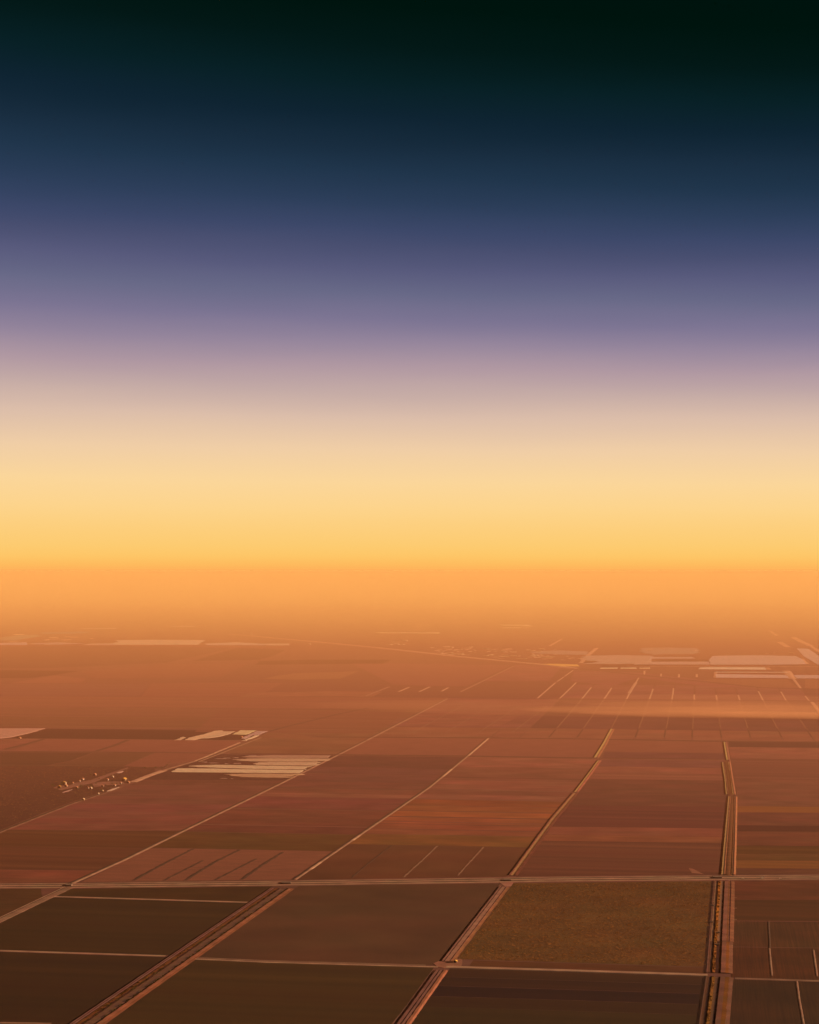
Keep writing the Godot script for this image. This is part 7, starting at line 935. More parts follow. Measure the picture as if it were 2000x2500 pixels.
	field("ground", V([821,-13224,854,-13232,852,-13193,831,-13180,816,-13188]), paint("lot_416", 0.380, 0.220, 0.150, "grain", Vector2(0.011, 0.013), "blotch", Vector2(0.0061, 0.0073)), "small pale bare lot in the far built up land", null, 3)
	field("ground", V([1236,-13531,1285,-13540,1283,-13502,1252,-13489,1231,-13498]), paint("lot_417", 0.500, 0.320, 0.230, "grain", Vector2(0.011, 0.013), "blotch", Vector2(0.0061, 0.0073)), "small pale bare lot in the far built up land", null, 3)
	field("ground", V([1948,-14398,1992,-14412,1984,-14352,1956,-14332,1938,-14346]), paint("lot_418", 0.620, 0.420, 0.300, "grain", Vector2(0.011, 0.013), "blotch", Vector2(0.0061, 0.0073)), "small pale bare lot in the far built up land", null, 3)
	field("ground", V([199,-13741,239,-13751,239,-13707,214,-13692,196,-13702]), paint("lot_419", 0.380, 0.220, 0.150, "grain", Vector2(0.011, 0.013), "blotch", Vector2(0.0061, 0.0073)), "small pale bare lot in the far built up land", null, 3)
	field("ground", V([-3028,-16561,-2949,-16582,-2930,-16487,-2976,-16455,-3019,-16476]), paint("lot_420", 0.500, 0.320, 0.230, "grain", Vector2(0.011, 0.013), "blotch", Vector2(0.0061, 0.0073)), "small pale bare lot in the far built up land", null, 3)
	field("ground", V([270,-15071,321,-15086,321,-15018,289,-14996,266,-15011]), paint("lot_421", 0.620, 0.420, 0.300, "grain", Vector2(0.011, 0.013), "blotch", Vector2(0.0061, 0.0073)), "small pale bare lot in the far built up land", null, 3)
	field("ground", V([743,-13990,791,-13996,790,-13966,760,-13956,738,-13963]), paint("lot_422", 0.380, 0.220, 0.150, "grain", Vector2(0.011, 0.013), "blotch", Vector2(0.0061, 0.0073)), "small pale bare lot in the far built up land", null, 3)
	field("ground", V([928,-13415,951,-13422,949,-13390,935,-13379,924,-13386]), paint("lot_423", 0.500, 0.320, 0.230, "grain", Vector2(0.011, 0.013), "blotch", Vector2(0.0061, 0.0073)), "small pale bare lot in the far built up land", null, 3)
	field("ground", V([1106,-14527,1119,-14534,1117,-14503,1108,-14493,1101,-14499]), paint("lot_424", 0.620, 0.420, 0.300, "grain", Vector2(0.011, 0.013), "blotch", Vector2(0.0061, 0.0073)), "small pale bare lot in the far built up land", null, 3)
	field("ground", V([1915,-14645,1933,-14659,1925,-14594,1912,-14572,1905,-14587]), paint("lot_425", 0.380, 0.220, 0.150, "grain", Vector2(0.011, 0.013), "blotch", Vector2(0.0061, 0.0073)), "small pale bare lot in the far built up land", null, 3)
	field("ground", V([234,-13772,270,-13786,269,-13724,247,-13703,231,-13717]), paint("lot_426", 0.500, 0.320, 0.230, "grain", Vector2(0.011, 0.013), "blotch", Vector2(0.0061, 0.0073)), "small pale bare lot in the far built up land", null, 3)
	field("ground", V([-3733,-17935,-3637,-17976,-3598,-17795,-3650,-17735,-3706,-17775]), paint("lot_427", 0.620, 0.420, 0.300, "grain", Vector2(0.011, 0.013), "blotch", Vector2(0.0061, 0.0073)), "small pale bare lot in the far built up land", null, 3)
	field("ground", V([471,-14477,498,-14485,497,-14451,481,-14440,467,-14447]), paint("lot_428", 0.380, 0.220, 0.150, "grain", Vector2(0.011, 0.013), "blotch", Vector2(0.0061, 0.0073)), "small pale bare lot in the far built up land", null, 3)
	field("ground", V([1005,-14155,1040,-14169,1036,-14109,1014,-14090,999,-14103]), paint("lot_429", 0.500, 0.320, 0.230, "grain", Vector2(0.011, 0.013), "blotch", Vector2(0.0061, 0.0073)), "small pale bare lot in the far built up land", null, 3)
	field("ground", V([646,-13314,692,-13320,692,-13294,663,-13286,642,-13292]), paint("lot_430", 0.620, 0.420, 0.300, "grain", Vector2(0.011, 0.013), "blotch", Vector2(0.0061, 0.0073)), "small pale bare lot in the far built up land", null, 3)
	field("ground", V([1161,-14184,1208,-14198,1203,-14136,1173,-14116,1153,-14129]), paint("lot_431", 0.380, 0.220, 0.150, "grain", Vector2(0.011, 0.013), "blotch", Vector2(0.0061, 0.0073)), "small pale bare lot in the far built up land", null, 3)
	field("ground", V([2009,-14307,2022,-14317,2015,-14270,2006,-14255,2001,-14265]), paint("lot_432", 0.500, 0.320, 0.230, "grain", Vector2(0.011, 0.013), "blotch", Vector2(0.0061, 0.0073)), "small pale bare lot in the far built up land", null, 3)
	field("ground", V([231,-13850,244,-13864,243,-13802,235,-13781,227,-13795]), paint("lot_433", 0.620, 0.420, 0.300, "grain", Vector2(0.011, 0.013), "blotch", Vector2(0.0061, 0.0073)), "small pale bare lot in the far built up land", null, 3)
	field("ground", V([-3176,-16741,-3087,-16776,-3056,-16620,-3106,-16568,-3156,-16602]), paint("lot_434", 0.380, 0.220, 0.150, "grain", Vector2(0.011, 0.013), "blotch", Vector2(0.0061, 0.0073)), "small pale bare lot in the far built up land", null, 3)
	field("ground", V([341,-14460,389,-14469,389,-14427,359,-14413,337,-14422]), paint("lot_435", 0.500, 0.320, 0.230, "grain", Vector2(0.011, 0.013), "blotch", Vector2(0.0061, 0.0073)), "small pale bare lot in the far built up land", null, 3)


func plain_mesh() -> ArrayMesh:
	var st := SurfaceTool.new()
	st.begin(Mesh.PRIMITIVE_TRIANGLES)
	var xs := [-400000.0, -60000.0, -12000.0, 0.0, 12000.0, 60000.0, 400000.0]
	var zs := [8000.0, 0.0, -4000.0, -9000.0, -20000.0, -60000.0, -400000.0]
	for i in 6:
		for j in 6:
			for p in [[i, j], [i + 1, j + 1], [i + 1, j], [i, j], [i, j + 1], [i + 1, j + 1]]:
				var v := Vector3(xs[p[0]], 0, zs[p[1]])
				var u := across(Vector2(v.x, v.z))
				st.set_normal(Vector3.UP)
				st.set_uv(u)
				st.set_uv2(u)
				st.add_vertex(v)
	return st.commit()


func canal(path: PackedVector2Array, label: String, step: float, parts: Array):
	# a water course as a cross-section swept along its line: each band is a piece of its own
	var root := base("canal")
	tag(root, label, "", "", "structure")
	for p in parts:
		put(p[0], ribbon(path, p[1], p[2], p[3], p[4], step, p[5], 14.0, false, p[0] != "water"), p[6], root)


# ---------------------------------------------------------------- small shapes

func begin() -> SurfaceTool:
	var st := SurfaceTool.new()
	st.begin(Mesh.PRIMITIVE_TRIANGLES)
	return st


func quad(st: SurfaceTool, a: Vector3, b: Vector3, c: Vector3, d: Vector3):
	# corners clockwise as seen from outside
	var n := (c - a).cross(b - a).normalized()
	for p in [a, b, c, a, c, d]:
		st.set_normal(n)
		st.set_uv(Vector2(p.x + p.z, p.y + p.z * 0.3) * 30.0)
		st.set_uv2(Vector2(p.x, p.z) * 10.0)
		st.add_vertex(p)


func box(st: SurfaceTool, lo: Vector3, hi: Vector3):
	var v := func(x, y, z): return Vector3(hi.x if x else lo.x, hi.y if y else lo.y, hi.z if z else lo.z)
	quad(st, v.call(0, 1, 1), v.call(1, 1, 1), v.call(1, 0, 1), v.call(0, 0, 1))
	quad(st, v.call(1, 1, 0), v.call(0, 1, 0), v.call(0, 0, 0), v.call(1, 0, 0))
	quad(st, v.call(1, 1, 1), v.call(1, 1, 0), v.call(1, 0, 0), v.call(1, 0, 1))
	quad(st, v.call(0, 1, 0), v.call(0, 1, 1), v.call(0, 0, 1), v.call(0, 0, 0))
	quad(st, v.call(0, 1, 0), v.call(1, 1, 0), v.call(1, 1, 1), v.call(0, 1, 1))
	quad(st, v.call(0, 0, 1), v.call(1, 0, 1), v.call(1, 0, 0), v.call(0, 0, 0))


func lathe(st: SurfaceTool, rings: Array, at: Vector3, sides := 12):
	for k in rings.size() - 1:
		for s in sides:
			var c := func(r, i): return at + Vector3(cos(i * TAU / sides) * r[0], r[1], sin(i * TAU / sides) * r[0])
			quad(st, c.call(rings[k + 1], s), c.call(rings[k + 1], s + 1), c.call(rings[k], s + 1), c.call(rings[k], s))


func prism(st: SurfaceTool, outline: Array, z0: float, z1: float):
	# a side profile (x, y) given anticlockwise with y up, drawn out between two z
	var p := PackedVector2Array(outline)
	var n := p.size()
	for k in n:
		var a := p[k]
		var b := p[(k + 1) % n]
		quad(st, Vector3(a.x, a.y, z0), Vector3(b.x, b.y, z0), Vector3(b.x, b.y, z1), Vector3(a.x, a.y, z1))
	var ears := Geometry2D.triangulate_polygon(p)
	for k in range(0, ears.size(), 3):
		for e in [[z1, Vector3.BACK], [z0, Vector3.FORWARD]]:
			var t := [p[ears[k]], p[ears[k + 1]], p[ears[k + 2]]]
			if ((t[1] - t[0]).cross(t[2] - t[0]) > 0) == (e[0] == z1):
				t.reverse()
			for q in t:
				st.set_normal(e[1])
				st.set_uv(q)
				st.set_uv2(q)
				st.add_vertex(Vector3(q.x, q.y, e[0]))


# ---------------------------------------------------------------- buildings, trees, vehicles

func gabled(called: String, at: Vector3, turn: float, wide: float, long: float, eave: float, rise: float, wall_m: Material, roof_m: Material, label: String, category: String, group := "", windows := 0) -> Node3D:
	# walls with gables, two roof slopes with overhang, a door and windows; the ridge runs along z
	var root := base(called, at, turn)
	tag(root, label, category, group)
	var w := wide / 2
	var l := long / 2
	var st := begin()
	prism(st, [Vector2(-w, 0), Vector2(w, 0), Vector2(w, eave), Vector2(0, eave + rise), Vector2(-w, eave)], -l, l)
	put("wall", st.commit(), wall_m, root)
	st = begin()
	var o := 0.5
	var drop := rise / w * o
	for s in [-1.0, 1.0]:
		var prof := [Vector2(0, eave + rise + 0.06), Vector2(s * (w + o), eave - drop + 0.06), Vector2(s * (w + o), eave - drop + 0.28), Vector2(0, eave + rise + 0.28)]
		if s > 0:
			prism(st, prof, -l - o, l + o)
		else:
			prof.reverse()
			prism(st, prof, -l - o, l + o)
	put("roof", st.commit(), roof_m, root)
	st = begin()
	box(st, Vector3(-minf(2.2, w * 0.5), 0.02, l + 0.01), Vector3(minf(2.2, w * 0.5), minf(3.4, eave * 0.85), l + 0.12))
	put("door", st.commit(), paint("dark_door", 0.05, 0.035, 0.03), root)
	for k in windows:
		st = begin()
		var z := -l + long * (k + 0.7) / (windows + 0.4)
		box(st, Vector3(w + 0.005, 1.1, z - 0.6), Vector3(w + 0.07, 2.2, z + 0.6))
		var f := put("window", st.commit(), paint("white_frame", 0.55, 0.52, 0.48), root)
		st = begin()
		box(st, Vector3(w + 0.07, 1.2, z - 0.5), Vector3(w + 0.085, 2.1, z + 0.5))
		put("pane", st.commit(), wet("window_pane", 0.03, 0.03, 0.035, 0.1), f)
	return root


func silo(called: String, at: Vector3, radius: float, high: float, m: Material, label: String, group := "") -> Node3D:
	var root := base(called, at)
	tag(root, label, "silo", group)
	var st := begin()
	lathe(st, [[radius, 0.0], [radius, high], [radius * 1.04, high]], Vector3.ZERO, 16)
	put("drum", st.commit(), m, root)
	st = begin()
	lathe(st, [[radius * 1.04, high], [radius * 0.15, high + radius * 0.6], [0.02, high + radius * 0.62]], Vector3.ZERO, 16)
	put("roof", st.commit(), m, root)
	st = begin()
	box(st, Vector3(-0.25, 0.1, radius), Vector3(0.25, high, radius + 0.15))
	put("ladder", st.commit(), paint("dark_steel", 0.12, 0.1, 0.09), root)
	return root


func make_tree(seed_: int, high: float, label: String) -> Node3D:
	var r := RandomNumberGenerator.new()
	r.seed = seed_
	var root := base("tree")
	tag(root, label, "tree", "trees round the farmstead")
	var st := begin()
	lathe(st, [[high * 0.035, 0.0], [high * 0.024, high * 0.3], [high * 0.012, high * 0.72], [0.01, high * 0.9]], Vector3.ZERO, 7)
	var tips := []
	for k in 7:
		var a := k * 2.4 + r.randf() * 0.6
		var y0 := high * r.randf_range(0.25, 0.55)
		var tip := Vector3(cos(a), 0, sin(a)) * high * r.randf_range(0.2, 0.33) + Vector3(0, y0 + high * r.randf_range(0.1, 0.3), 0)
		tips.append(tip)
		var root_p := Vector3(0, y0, 0)
		var side := Vector3(-sin(a), 0, cos(a)) * high * 0.009
		for s in [[side, Vector3.UP * high * 0.01], [Vector3.UP * high * 0.01, -side], [-side, -Vector3.UP * high * 0.01], [-Vector3.UP * high * 0.01, side]]:
			quad(st, root_p + s[0], root_p + s[1], tip + s[1] * 0.2, tip + s[0] * 0.2)
	tips.append(Vector3(0, high * 0.86, 0))
	tips.append(Vector3(high * 0.06, high * 0.7, high * 0.05))
	put("trunk", st.commit(), paint("bark", 0.07, 0.05, 0.04), root)
	st = begin()
	for t in tips:
		for k in 60:
			var d := Vector3(r.randfn(), r.randfn() * 0.75, r.randfn()) * high * 0.075
			var c: Vector3 = t + d
			var u := Vector3(r.randfn(), r.randfn(), r.randfn()).normalized()
			var v := u.cross(Vector3(r.randfn(), r.randfn(), r.randfn())).normalized()
			var s := high * r.randf_range(0.02, 0.045)
			quad(st, c + u * s, c + v * s * 0.6, c - u * s, c - v * s * 0.6)
	put("crown", st.commit(), paint("leaves", 0.05, 0.05, 0.018), root)
	return root


func make_vehicle(called: String, at: Vector3, turn: float, kind: String, color: Color, label: String) -> Node3D:
	var root := base(called, at, turn)
	tag(root, label, kind, "vehicles on the main road")
	var van := kind == "van"
	var long := 5.6 if van else 4.6
	var high := 2.3 if van else 1.5
	var st := begin()
	if van:
		prism(st, [Vector2(-2.8, 0.45), Vector2(2.75, 0.45), Vector2(2.8, 1.1), Vector2(2.2, 1.3), Vector2(1.5, 2.2), Vector2(1.3, 2.3), Vector2(-2.7, 2.3), Vector2(-2.8, 2.2)], -0.95, 0.95)
	else:
		prism(st, [Vector2(-2.3, 0.4), Vector2(2.25, 0.4), Vector2(2.3, 0.8), Vector2(1.2, 0.95), Vector2(0.5, 1.45), Vector2(-1.0, 1.5), Vector2(-1.7, 1.0), Vector2(-2.3, 0.95)], -0.88, 0.88)
	var bm := paint("car_paint_%.2f_%.2f" % [color.r, color.b], color.r, color.g, color.b)
	bm.roughness = 0.35
	put("body", st.commit(), bm, root)
	for s in [-1.0, 1.0]:
		st = begin()
		var z: float = s * (0.951 if van else 0.881)
		if van:
			box(st, Vector3(0.6, 1.35, minf(z, z + s * 0.02)), Vector3(1.5, 2.0, maxf(z, z + s * 0.02)))
		else:
			box(st, Vector3(-1.0, 1.0, minf(z, z + s * 0.02)), Vector3(0.55, 1.38, maxf(z, z + s * 0.02)))
		put("window", st.commit(), wet("car_glass", 0.03, 0.03, 0.035, 0.1), root)
		for x in [-long * 0.3, long * 0.31]:
			st = begin()
			for k in 14:
				var a0 := k * TAU / 14
				var a1 := (k + 1) * TAU / 14
				var c := Vector3(x, 0.36, 0)
				var p0 := Vector3(cos(a0), sin(a0), 0) * 0.36
				var p1 := Vector3(cos(a1), sin(a1), 0) * 0.36
				var zi := Vector3(0, 0, s * 0.7)
				var zo := Vector3(0, 0, s * 0.98)
				quad(st, c + p0 + zi, c + p1 + zi, c + p1 + zo, c + p0 + zo)
				quad(st, c + zo, c + p0 + zo, c + p1 + zo, c + zo)
			put("wheel", st.commit(), paint("tyre", 0.03, 0.03, 0.03), root)
		st = begin()
		box(st, Vector3(long / 2 - 0.08, 0.65, s * 0.55 - 0.18), Vector3(long / 2 + 0.02, 0.85, s * 0.55 + 0.18))
		put("headlight", st.commit(), paint("lamp_glass", 0.6, 0.58, 0.5), root)
	return root


func gate(at: Vector3, turn: float, span: float, label: String):
	# a check gate across a small canal: two piers, a deck with rails and a steel leaf
	var root := base("check_gate", at, turn)
	tag(root, label, "check gate", "check gates on the right canal")
	var con := paint("weathered_concrete", 0.16, 0.13, 0.11, "grain", Vector2.ONE)
	for s in [-1.0, 1.0]:
		var st := begin()
		box(st, Vector3(s * span / 2 - 0.5, -0.4, -1.4), Vector3(s * span / 2 + 0.5, 1.9, 1.4))
		put("pier", st.commit(), con, root)
	var st2 := begin()
	box(st2, Vector3(-span / 2 - 1.2, 1.9, -1.1), Vector3(span / 2 + 1.2, 2.2, 1.1))
	put("deck", st2.commit(), con, root)
	st2 = begin()
	box(st2, Vector3(-span / 2 + 0.5, -0.3, -0.1), Vector3(span / 2 - 0.5, 1.5, 0.1))
	put("gate_leaf", st2.commit(), paint("dark_steel", 0.12, 0.1, 0.09), root)
	for s in [-1.0, 1.0]:
		st2 = begin()
		box(st2, Vector3(-span / 2 - 1.2, 3.1, s - 0.05), Vector3(span / 2 + 1.2, 3.2, s + 0.05))
		for k in 5:
			var x := lerpf(-span / 2 - 1.1, span / 2 + 1.1, k / 4.0)
			box(st2, Vector3(x - 0.05, 2.2, s - 0.05), Vector3(x + 0.05, 3.1, s + 0.05))
		put("railing", st2.commit(), paint("dark_steel", 0.12, 0.1, 0.09), root)


func bridge(at: Vector3, turn: float, long: float, wide: float, label: String):
	# the deck runs along x; parapets on both sides, abutments under the ends
	var root := base("bridge", at, turn)
	tag(root, label, "bridge", "bridges on the main road")
	var con := paint("pale_concrete", 0.16, 0.11, 0.09, "grain", Vector2.ONE)
	var st := begin()
	box(st, Vector3(-long / 2, 1.5, -wide / 2), Vector3(long / 2, 1.95, wide / 2))
	put("deck", st.commit(), con, root)
	for s in [-1.0, 1.0]:
		st = begin()
		box(st, Vector3(-long / 2, 1.95, s * (wide / 2 - 0.2) - 0.2), Vector3(long / 2, 2.5, s * (wide / 2 - 0.2) + 0.2))
		put("parapet", st.commit(), con, root)
		st = begin()
		box(st, Vector3(s * (long / 2 - 0.6) - 0.6, -0.2, -wide / 2 + 0.1), Vector3(s * (long / 2 - 0.6) + 0.6, 1.5, wide / 2 - 0.1))
		put("abutment", st.commit(), con, root)


func clump_mesh(seed_: int, high: float, spread: float, leaves: int) -> ArrayMesh:
	var r := RandomNumberGenerator.new()
	r.seed = seed_
	var st := begin()
	for k in leaves:
		var a := r.randf() * TAU
		var d := sqrt(r.randf()) * spread
		var c := Vector3(cos(a) * d, high * r.randf_range(0.15, 0.9) * (1.0 - 0.5 * d / spread), sin(a) * d)
		var u := Vector3(r.randfn(), absf(r.randfn()) + 0.3, r.randfn()).normalized()
		var v := u.cross(Vector3(r.randfn(), r.randfn(), r.randfn())).normalized()
		var s := high * r.randf_range(0.28, 0.5)
		quad(st, c + u * s, c + v * s * 0.55, c - u * s, c - v * s * 0.55)
	return st.commit()


func scatter(called: String, mesh: Mesh, m: StandardMaterial3D, spots: Array, small: float, big: float, label: String, seed_: int):
	var r := RandomNumberGenerator.new()
	r.seed = seed_
	var mm := MultiMesh.new()
	mm.transform_format = MultiMesh.TRANSFORM_3D
	mm.use_colors = true
	mm.mesh = mesh
	mm.instance_count = spots.size()
	m.vertex_color_use_as_albedo = true
	for k in spots.size():
		var s := r.randf_range(small, big)
		mm.set_instance_transform(k, Transform3D(Basis(Vector3.UP, r.randf() * TAU).scaled(Vector3(s, s * r.randf_range(0.7, 1.3), s)), spots[k]))
		var t := r.randf_range(0.42, 1.0)
		mm.set_instance_color(k, Color(t, t * r.randf_range(0.9, 1.0), t))
	var o := MultiMeshInstance3D.new()
	o.name = numbered(called)
	o.multimesh = mm
	o.material_override = m
	add_child(o, true)
	tag(o, label, "", "", "stuff")


func along(path: PackedVector2Array, from: float, to: float, spacing: float, high: float, seed_: int, patchy := 0.0) -> Array:
	var r := RandomNumberGenerator.new()
	r.seed = seed_
	var out := []
	for k in path.size() - 1:
		var d := (path[k + 1] - path[k])
		var left := Vector2(d.y, -d.x).normalized()
		for j in int(d.length() / spacing):
			var p := path[k] + d * ((j + r.randf()) * spacing / d.length())
			if rough_noise.get_noise_2d(p.x / 30.0, p.y / 30.0 + seed_) < patchy:
				continue
			p += left * r.randf_range(from, to)
			out.append(Vector3(p.x, high, p.y))
	return out


func inside(outline: PackedVector2Array, count: int, seed_: int) -> Array:
	var r := RandomNumberGenerator.new()
	r.seed = seed_
	var lo := outline[0]
	var hi := outline[0]
	for p in outline:
		lo = lo.min(p)
		hi = hi.max(p)
	var out := []
	for k in count:
		var p := Vector2(r.randf_range(lo.x, hi.x), r.randf_range(lo.y, hi.y))
		if rough_noise.get_noise_2d(p.x / 14.0, p.y / 14.0) + 0.6 * rough_noise.get_noise_2d(p.x / 5.0, p.y / 5.0) > -0.12 and Geometry2D.is_point_in_polygon(p, outline):
			out.append(Vector3(p.x, 0.2, p.y))
	return out


func haze_bank(called: String, from: float, to: float, density: float, color: Color, top := 600.2):
	var f := FogVolume.new()
	f.name = numbered(called)
	f.shape = RenderingServer.FOG_VOLUME_SHAPE_BOX
	f.size = Vector3(260000, top + 1.0, to - from)
	f.position = Vector3(0, (top - 1.0) / 2.0, -(from + to) / 2.0)
	var m := FogMaterial.new()
	m.density = density
	m.albedo = color.linear_to_srgb()
	f.material = m
	add_child(f, true)
	tag(f, "thin golden evening haze lying over the far plain", "", "", "stuff")


func dust(at: Vector3, turn: float, size: Vector3, density: float, color: Color, label: String):
	var f := FogVolume.new()
	f.name = numbered("dust_cloud")
	f.shape = RenderingServer.FOG_VOLUME_SHAPE_ELLIPSOID
	f.size = size
	f.position = at
	f.rotation.y = turn
	var m := FogMaterial.new()
	m.density = density
	m.albedo = color.linear_to_srgb()
	f.material = m
	add_child(f, true)
	tag(f, label, "", "", "stuff")


func again(o: Node3D, at: Vector3, turn: float, size: float, label: String) -> Node3D:
	var c: Node3D = o.duplicate()
	c.name = numbered(String(o.name).get_slice("_0", 0))
	add_child(c, true)
	c.position = at
	c.rotation.y = turn
	c.scale = Vector3.ONE * size
	c.set_meta("label", label)
	return c


# ---------------------------------------------------------------- what stands on the land

func things():
	var white := paint("white_metal", 0.34, 0.25, 0.17, "grain", Vector2(0.2, 0.2))
	var cream := paint("cream_wall", 0.16, 0.1, 0.06, "grain", Vector2(0.2, 0.2))
	var grey := paint("grey_wall", 0.22, 0.18, 0.16, "grain", Vector2(0.2, 0.2))
	var rust := paint("rusty_roof", 0.24, 0.1, 0.055, "grain", Vector2(0.2, 0.2))
	var ochre := paint("ochre_roof", 0.36, 0.2, 0.04, "grain", Vector2(0.2, 0.2))
	var brown := paint("brown_wall", 0.1, 0.07, 0.05, "grain", Vector2(0.2, 0.2))
	haze_bank("haze", 2700, 300000.0, 0.0000120, Color(0.690, 0.270, 0.140))
	haze_bank("haze", 3600, 300000.0, 0.0000490, Color(0.700, 0.275, 0.155))
	haze_bank("haze", 9000, 300000.0, 0.0000140, Color(0.710, 0.850, 0.200))
	haze_bank("haze", 15000, 300000.0, 0.0000240, Color(0.730, 1.000, 0.280))
	haze_bank("haze", 30000, 300000.0, 0.0000350, Color(0.750, 1.000, 0.300))
	gabled("shed", Vector3(70.4, 0.3, -2929.0), -0.158, 4.32, 5.4, 2.1, 1.2, brown, ochre, "small lone shed with a bright yellow roof on the bare yard beside the field road", "shed", "", 0)
	silo("water_tank", Vector3(72.2, 0.3, -2935.8), 1.5, 1.8, ochre, "squat golden tank on the bare yard behind the lone shed")
	gabled("barn", Vector3(-815.5, 0.3, -5449.1), -0.158, 10.8, 18.72, 5, 3, cream, ochre, "large bright yellow barn at the right end of the farmstead", "barn", "", 0)
	gabled("shed", Vector3(-793.4, 0.3, -5383.4), -0.158, 6.48, 9.36, 3.5, 2, cream, rust, "low pink roofed shed just right of the large yellow barn", "shed", "", 0)
	gabled("barn", Vector3(-969.3, 0.3, -5352.1), -0.158, 8.64, 11.52, 5, 3, cream, ochre, "bright barn at the left end of the farmstead, behind the others", "barn", "", 0)
	gabled("house", Vector3(-953.9, 0.3, -5298.8), -0.158, 6.48, 9.36, 3.2, 2.4, cream, rust, "orange roofed house at the left end of the farmstead", "house", "", 2)
	gabled("barn", Vector3(-966.8, 0.3, -5262.4), 0.092, 9.36, 11.52, 4.5, 2.8, cream, ochre, "bright golden barn, leftmost of the farmstead", "barn", "", 0)
	gabled("house", Vector3(-921.7, 0.3, -5585.7), -0.158, 7.2, 10.08, 3.4, 2.4, cream, rust, "orange roofed house on the far side of the farm lane", "house", "", 2)
	gabled("shed", Vector3(-936.8, 0.3, -5464.2), -0.158, 6.48, 11.52, 3.4, 2, grey, rust, "long rusty roofed shed beside the farm lane", "shed", "", 0)
	gabled("shed", Vector3(-938.4, 0.3, -5421.4), -0.158, 5.04, 7.2, 3, 1.6, grey, rust, "small rusty roofed shed on the near side of the long one", "shed", "", 0)
	gabled("shed", Vector3(-948.5, 0.3, -5368.7), -0.158, 5.76, 7.2, 3, 1.8, brown, rust, "dull shed between the left barns and the farm lane", "shed", "", 0)
	gabled("house", Vector3(-917.1, 0.3, -5256.4), -0.158, 5.76, 7.92, 3, 2, cream, rust, "small house on the near side of the farm lane", "house", "", 2)
	gabled("shed", Vector3(-860.9, 0.3, -5529.8), -0.158, 5.04, 6.48, 3, 1.8, grey, white, "pale roofed shed behind the dirt yard", "shed", "", 0)
	gabled("shed", Vector3(-821.4, 0.3, -5311.0), -0.158, 6.48, 8.64, 3.2, 2, grey, rust, "reddish shed on the near side of the dirt yard", "shed", "", 0)
	gabled("shed", Vector3(-852.8, 0.3, -5294.7), 0.092, 6.48, 9.36, 3.2, 2, grey, rust, "reddish shed in the dark yard, left of the farm pond", "shed", "", 0)
	gabled("house", Vector3(-875.8, 0.3, -5242.5), -0.158, 5.76, 7.2, 3, 2, grey, white, "pale roofed cottage below the dark yard", "house", "", 2)
	gabled("shed", Vector3(-885.2, 0.3, -5250.5), -0.158, 4.32, 5.76, 2.8, 1.6, grey, rust, "tiny shed left of the pale roofed cottage", "shed", "", 0)
	gabled("shed", Vector3(-863.7, 0.3, -5453.4), -0.158, 5.76, 8.64, 3.2, 2, grey, rust, "rusty shed on the far side of the dirt yard", "shed", "", 0)
	gabled("shed", Vector3(-813.3, 0.3, -5368.7), -0.158, 5.76, 7.92, 3, 2, grey, rust, "shed between the dirt yard and the large yellow barn", "shed", "", 0)
	gabled("pump_house", Vector3(-851.7, 0.3, -4981.9), -0.158, 5.76, 7.2, 3.6, 2, cream, white, "white pump house alone on the road below the farmstead", "pump house", "", 0)
	gabled("shed", Vector3(-833.4, 0.3, -5177.7), -0.158, 4.32, 5.76, 2.8, 1.6, cream, white, "small white shed beside the road below the farm pond", "shed", "", 0)
	gabled("shed", Vector3(-834.3, 0.3, -5114.5), -0.158, 3.6, 5.76, 2.6, 1.4, grey, white, "tiny pale shed on the road bank below the farmstead", "shed", "", 0)
	silo("silo", Vector3(-960.8, 0.3, -5323.2), 3.4, 9.0, white, "pale silo beside the barns at the left end of the farmstead")
	gabled("shed", Vector3(-602.3, 0.3, -6833.2), -0.158, 8.64, 14.4, 4, 2.5, cream, rust, "red roofed shed beside the flooded plots along the farm road", "shed", "", 0)
	gabled("shed", Vector3(-1389.0, 0.3, -6793.7), -0.158, 7.2, 11.52, 4, 2.4, cream, rust, "red roofed shed by the flooded patch at the left edge", "shed", "", 0)
	var tree := make_tree(3, 10.0, "broad dark tree just left of the barns at the left end of the farmstead")
	tree.position = Vector3(-974.4, 0.3, -5337.6)
	again(tree, Vector3(-989.2, 0.3, -5286.6), 0.00, 1.00, "small dark tree at the left tip of the farmstead")
	again(tree, Vector3(-982.3, 0.3, -5276.5), 1.70, 0.80, "small dark tree beside the tree at the left tip of the farmstead")
	again(tree, Vector3(-909.3, 0.3, -5274.5), 3.40, 0.90, "small dark tree right of the small house near the farm lane")
	again(tree, Vector3(-902.3, 0.3, -5250.5), 5.10, 0.80, "small dark tree just below the small house near the farm lane")
	again(tree, Vector3(-834.5, 0.3, -5168.0), 6.80, 0.80, "small dark tree at the near end of the farm pond")
	again(tree, Vector3(-841.3, 0.3, -5187.4), 8.50, 0.70, "small dark tree beside the tree at the near end of the farm pond")
	again(tree, Vector3(-906.2, 0.3, -5230.6), 10.20, 0.80, "small dark tree below the small house near the farm lane")
	again(tree, Vector3(-883.2, 0.3, -5286.6), 11.90, 0.80, "small dark tree beside the pale roofed cottage")
	again(tree, Vector3(-876.3, 0.3, -5272.5), 13.60, 0.70, "small dark tree just right of the pale roofed cottage")
	again(tree, Vector3(-967.6, 0.3, -5306.9), 15.30, 0.90, "small dark tree close to the leftmost barns of the farmstead")
	again(tree, Vector3(-889.2, 0.3, -5464.2), 17.00, 0.70, "small dark tree above the middle of the dirt lane")
	again(tree, Vector3(-841.8, 0.3, -5286.6), 18.70, 0.80, "small dark tree between the dark yard sheds")
	again(tree, Vector3(-832.5, 0.3, -5337.6), 20.40, 0.70, "small dark tree in the middle of the dirt yard")
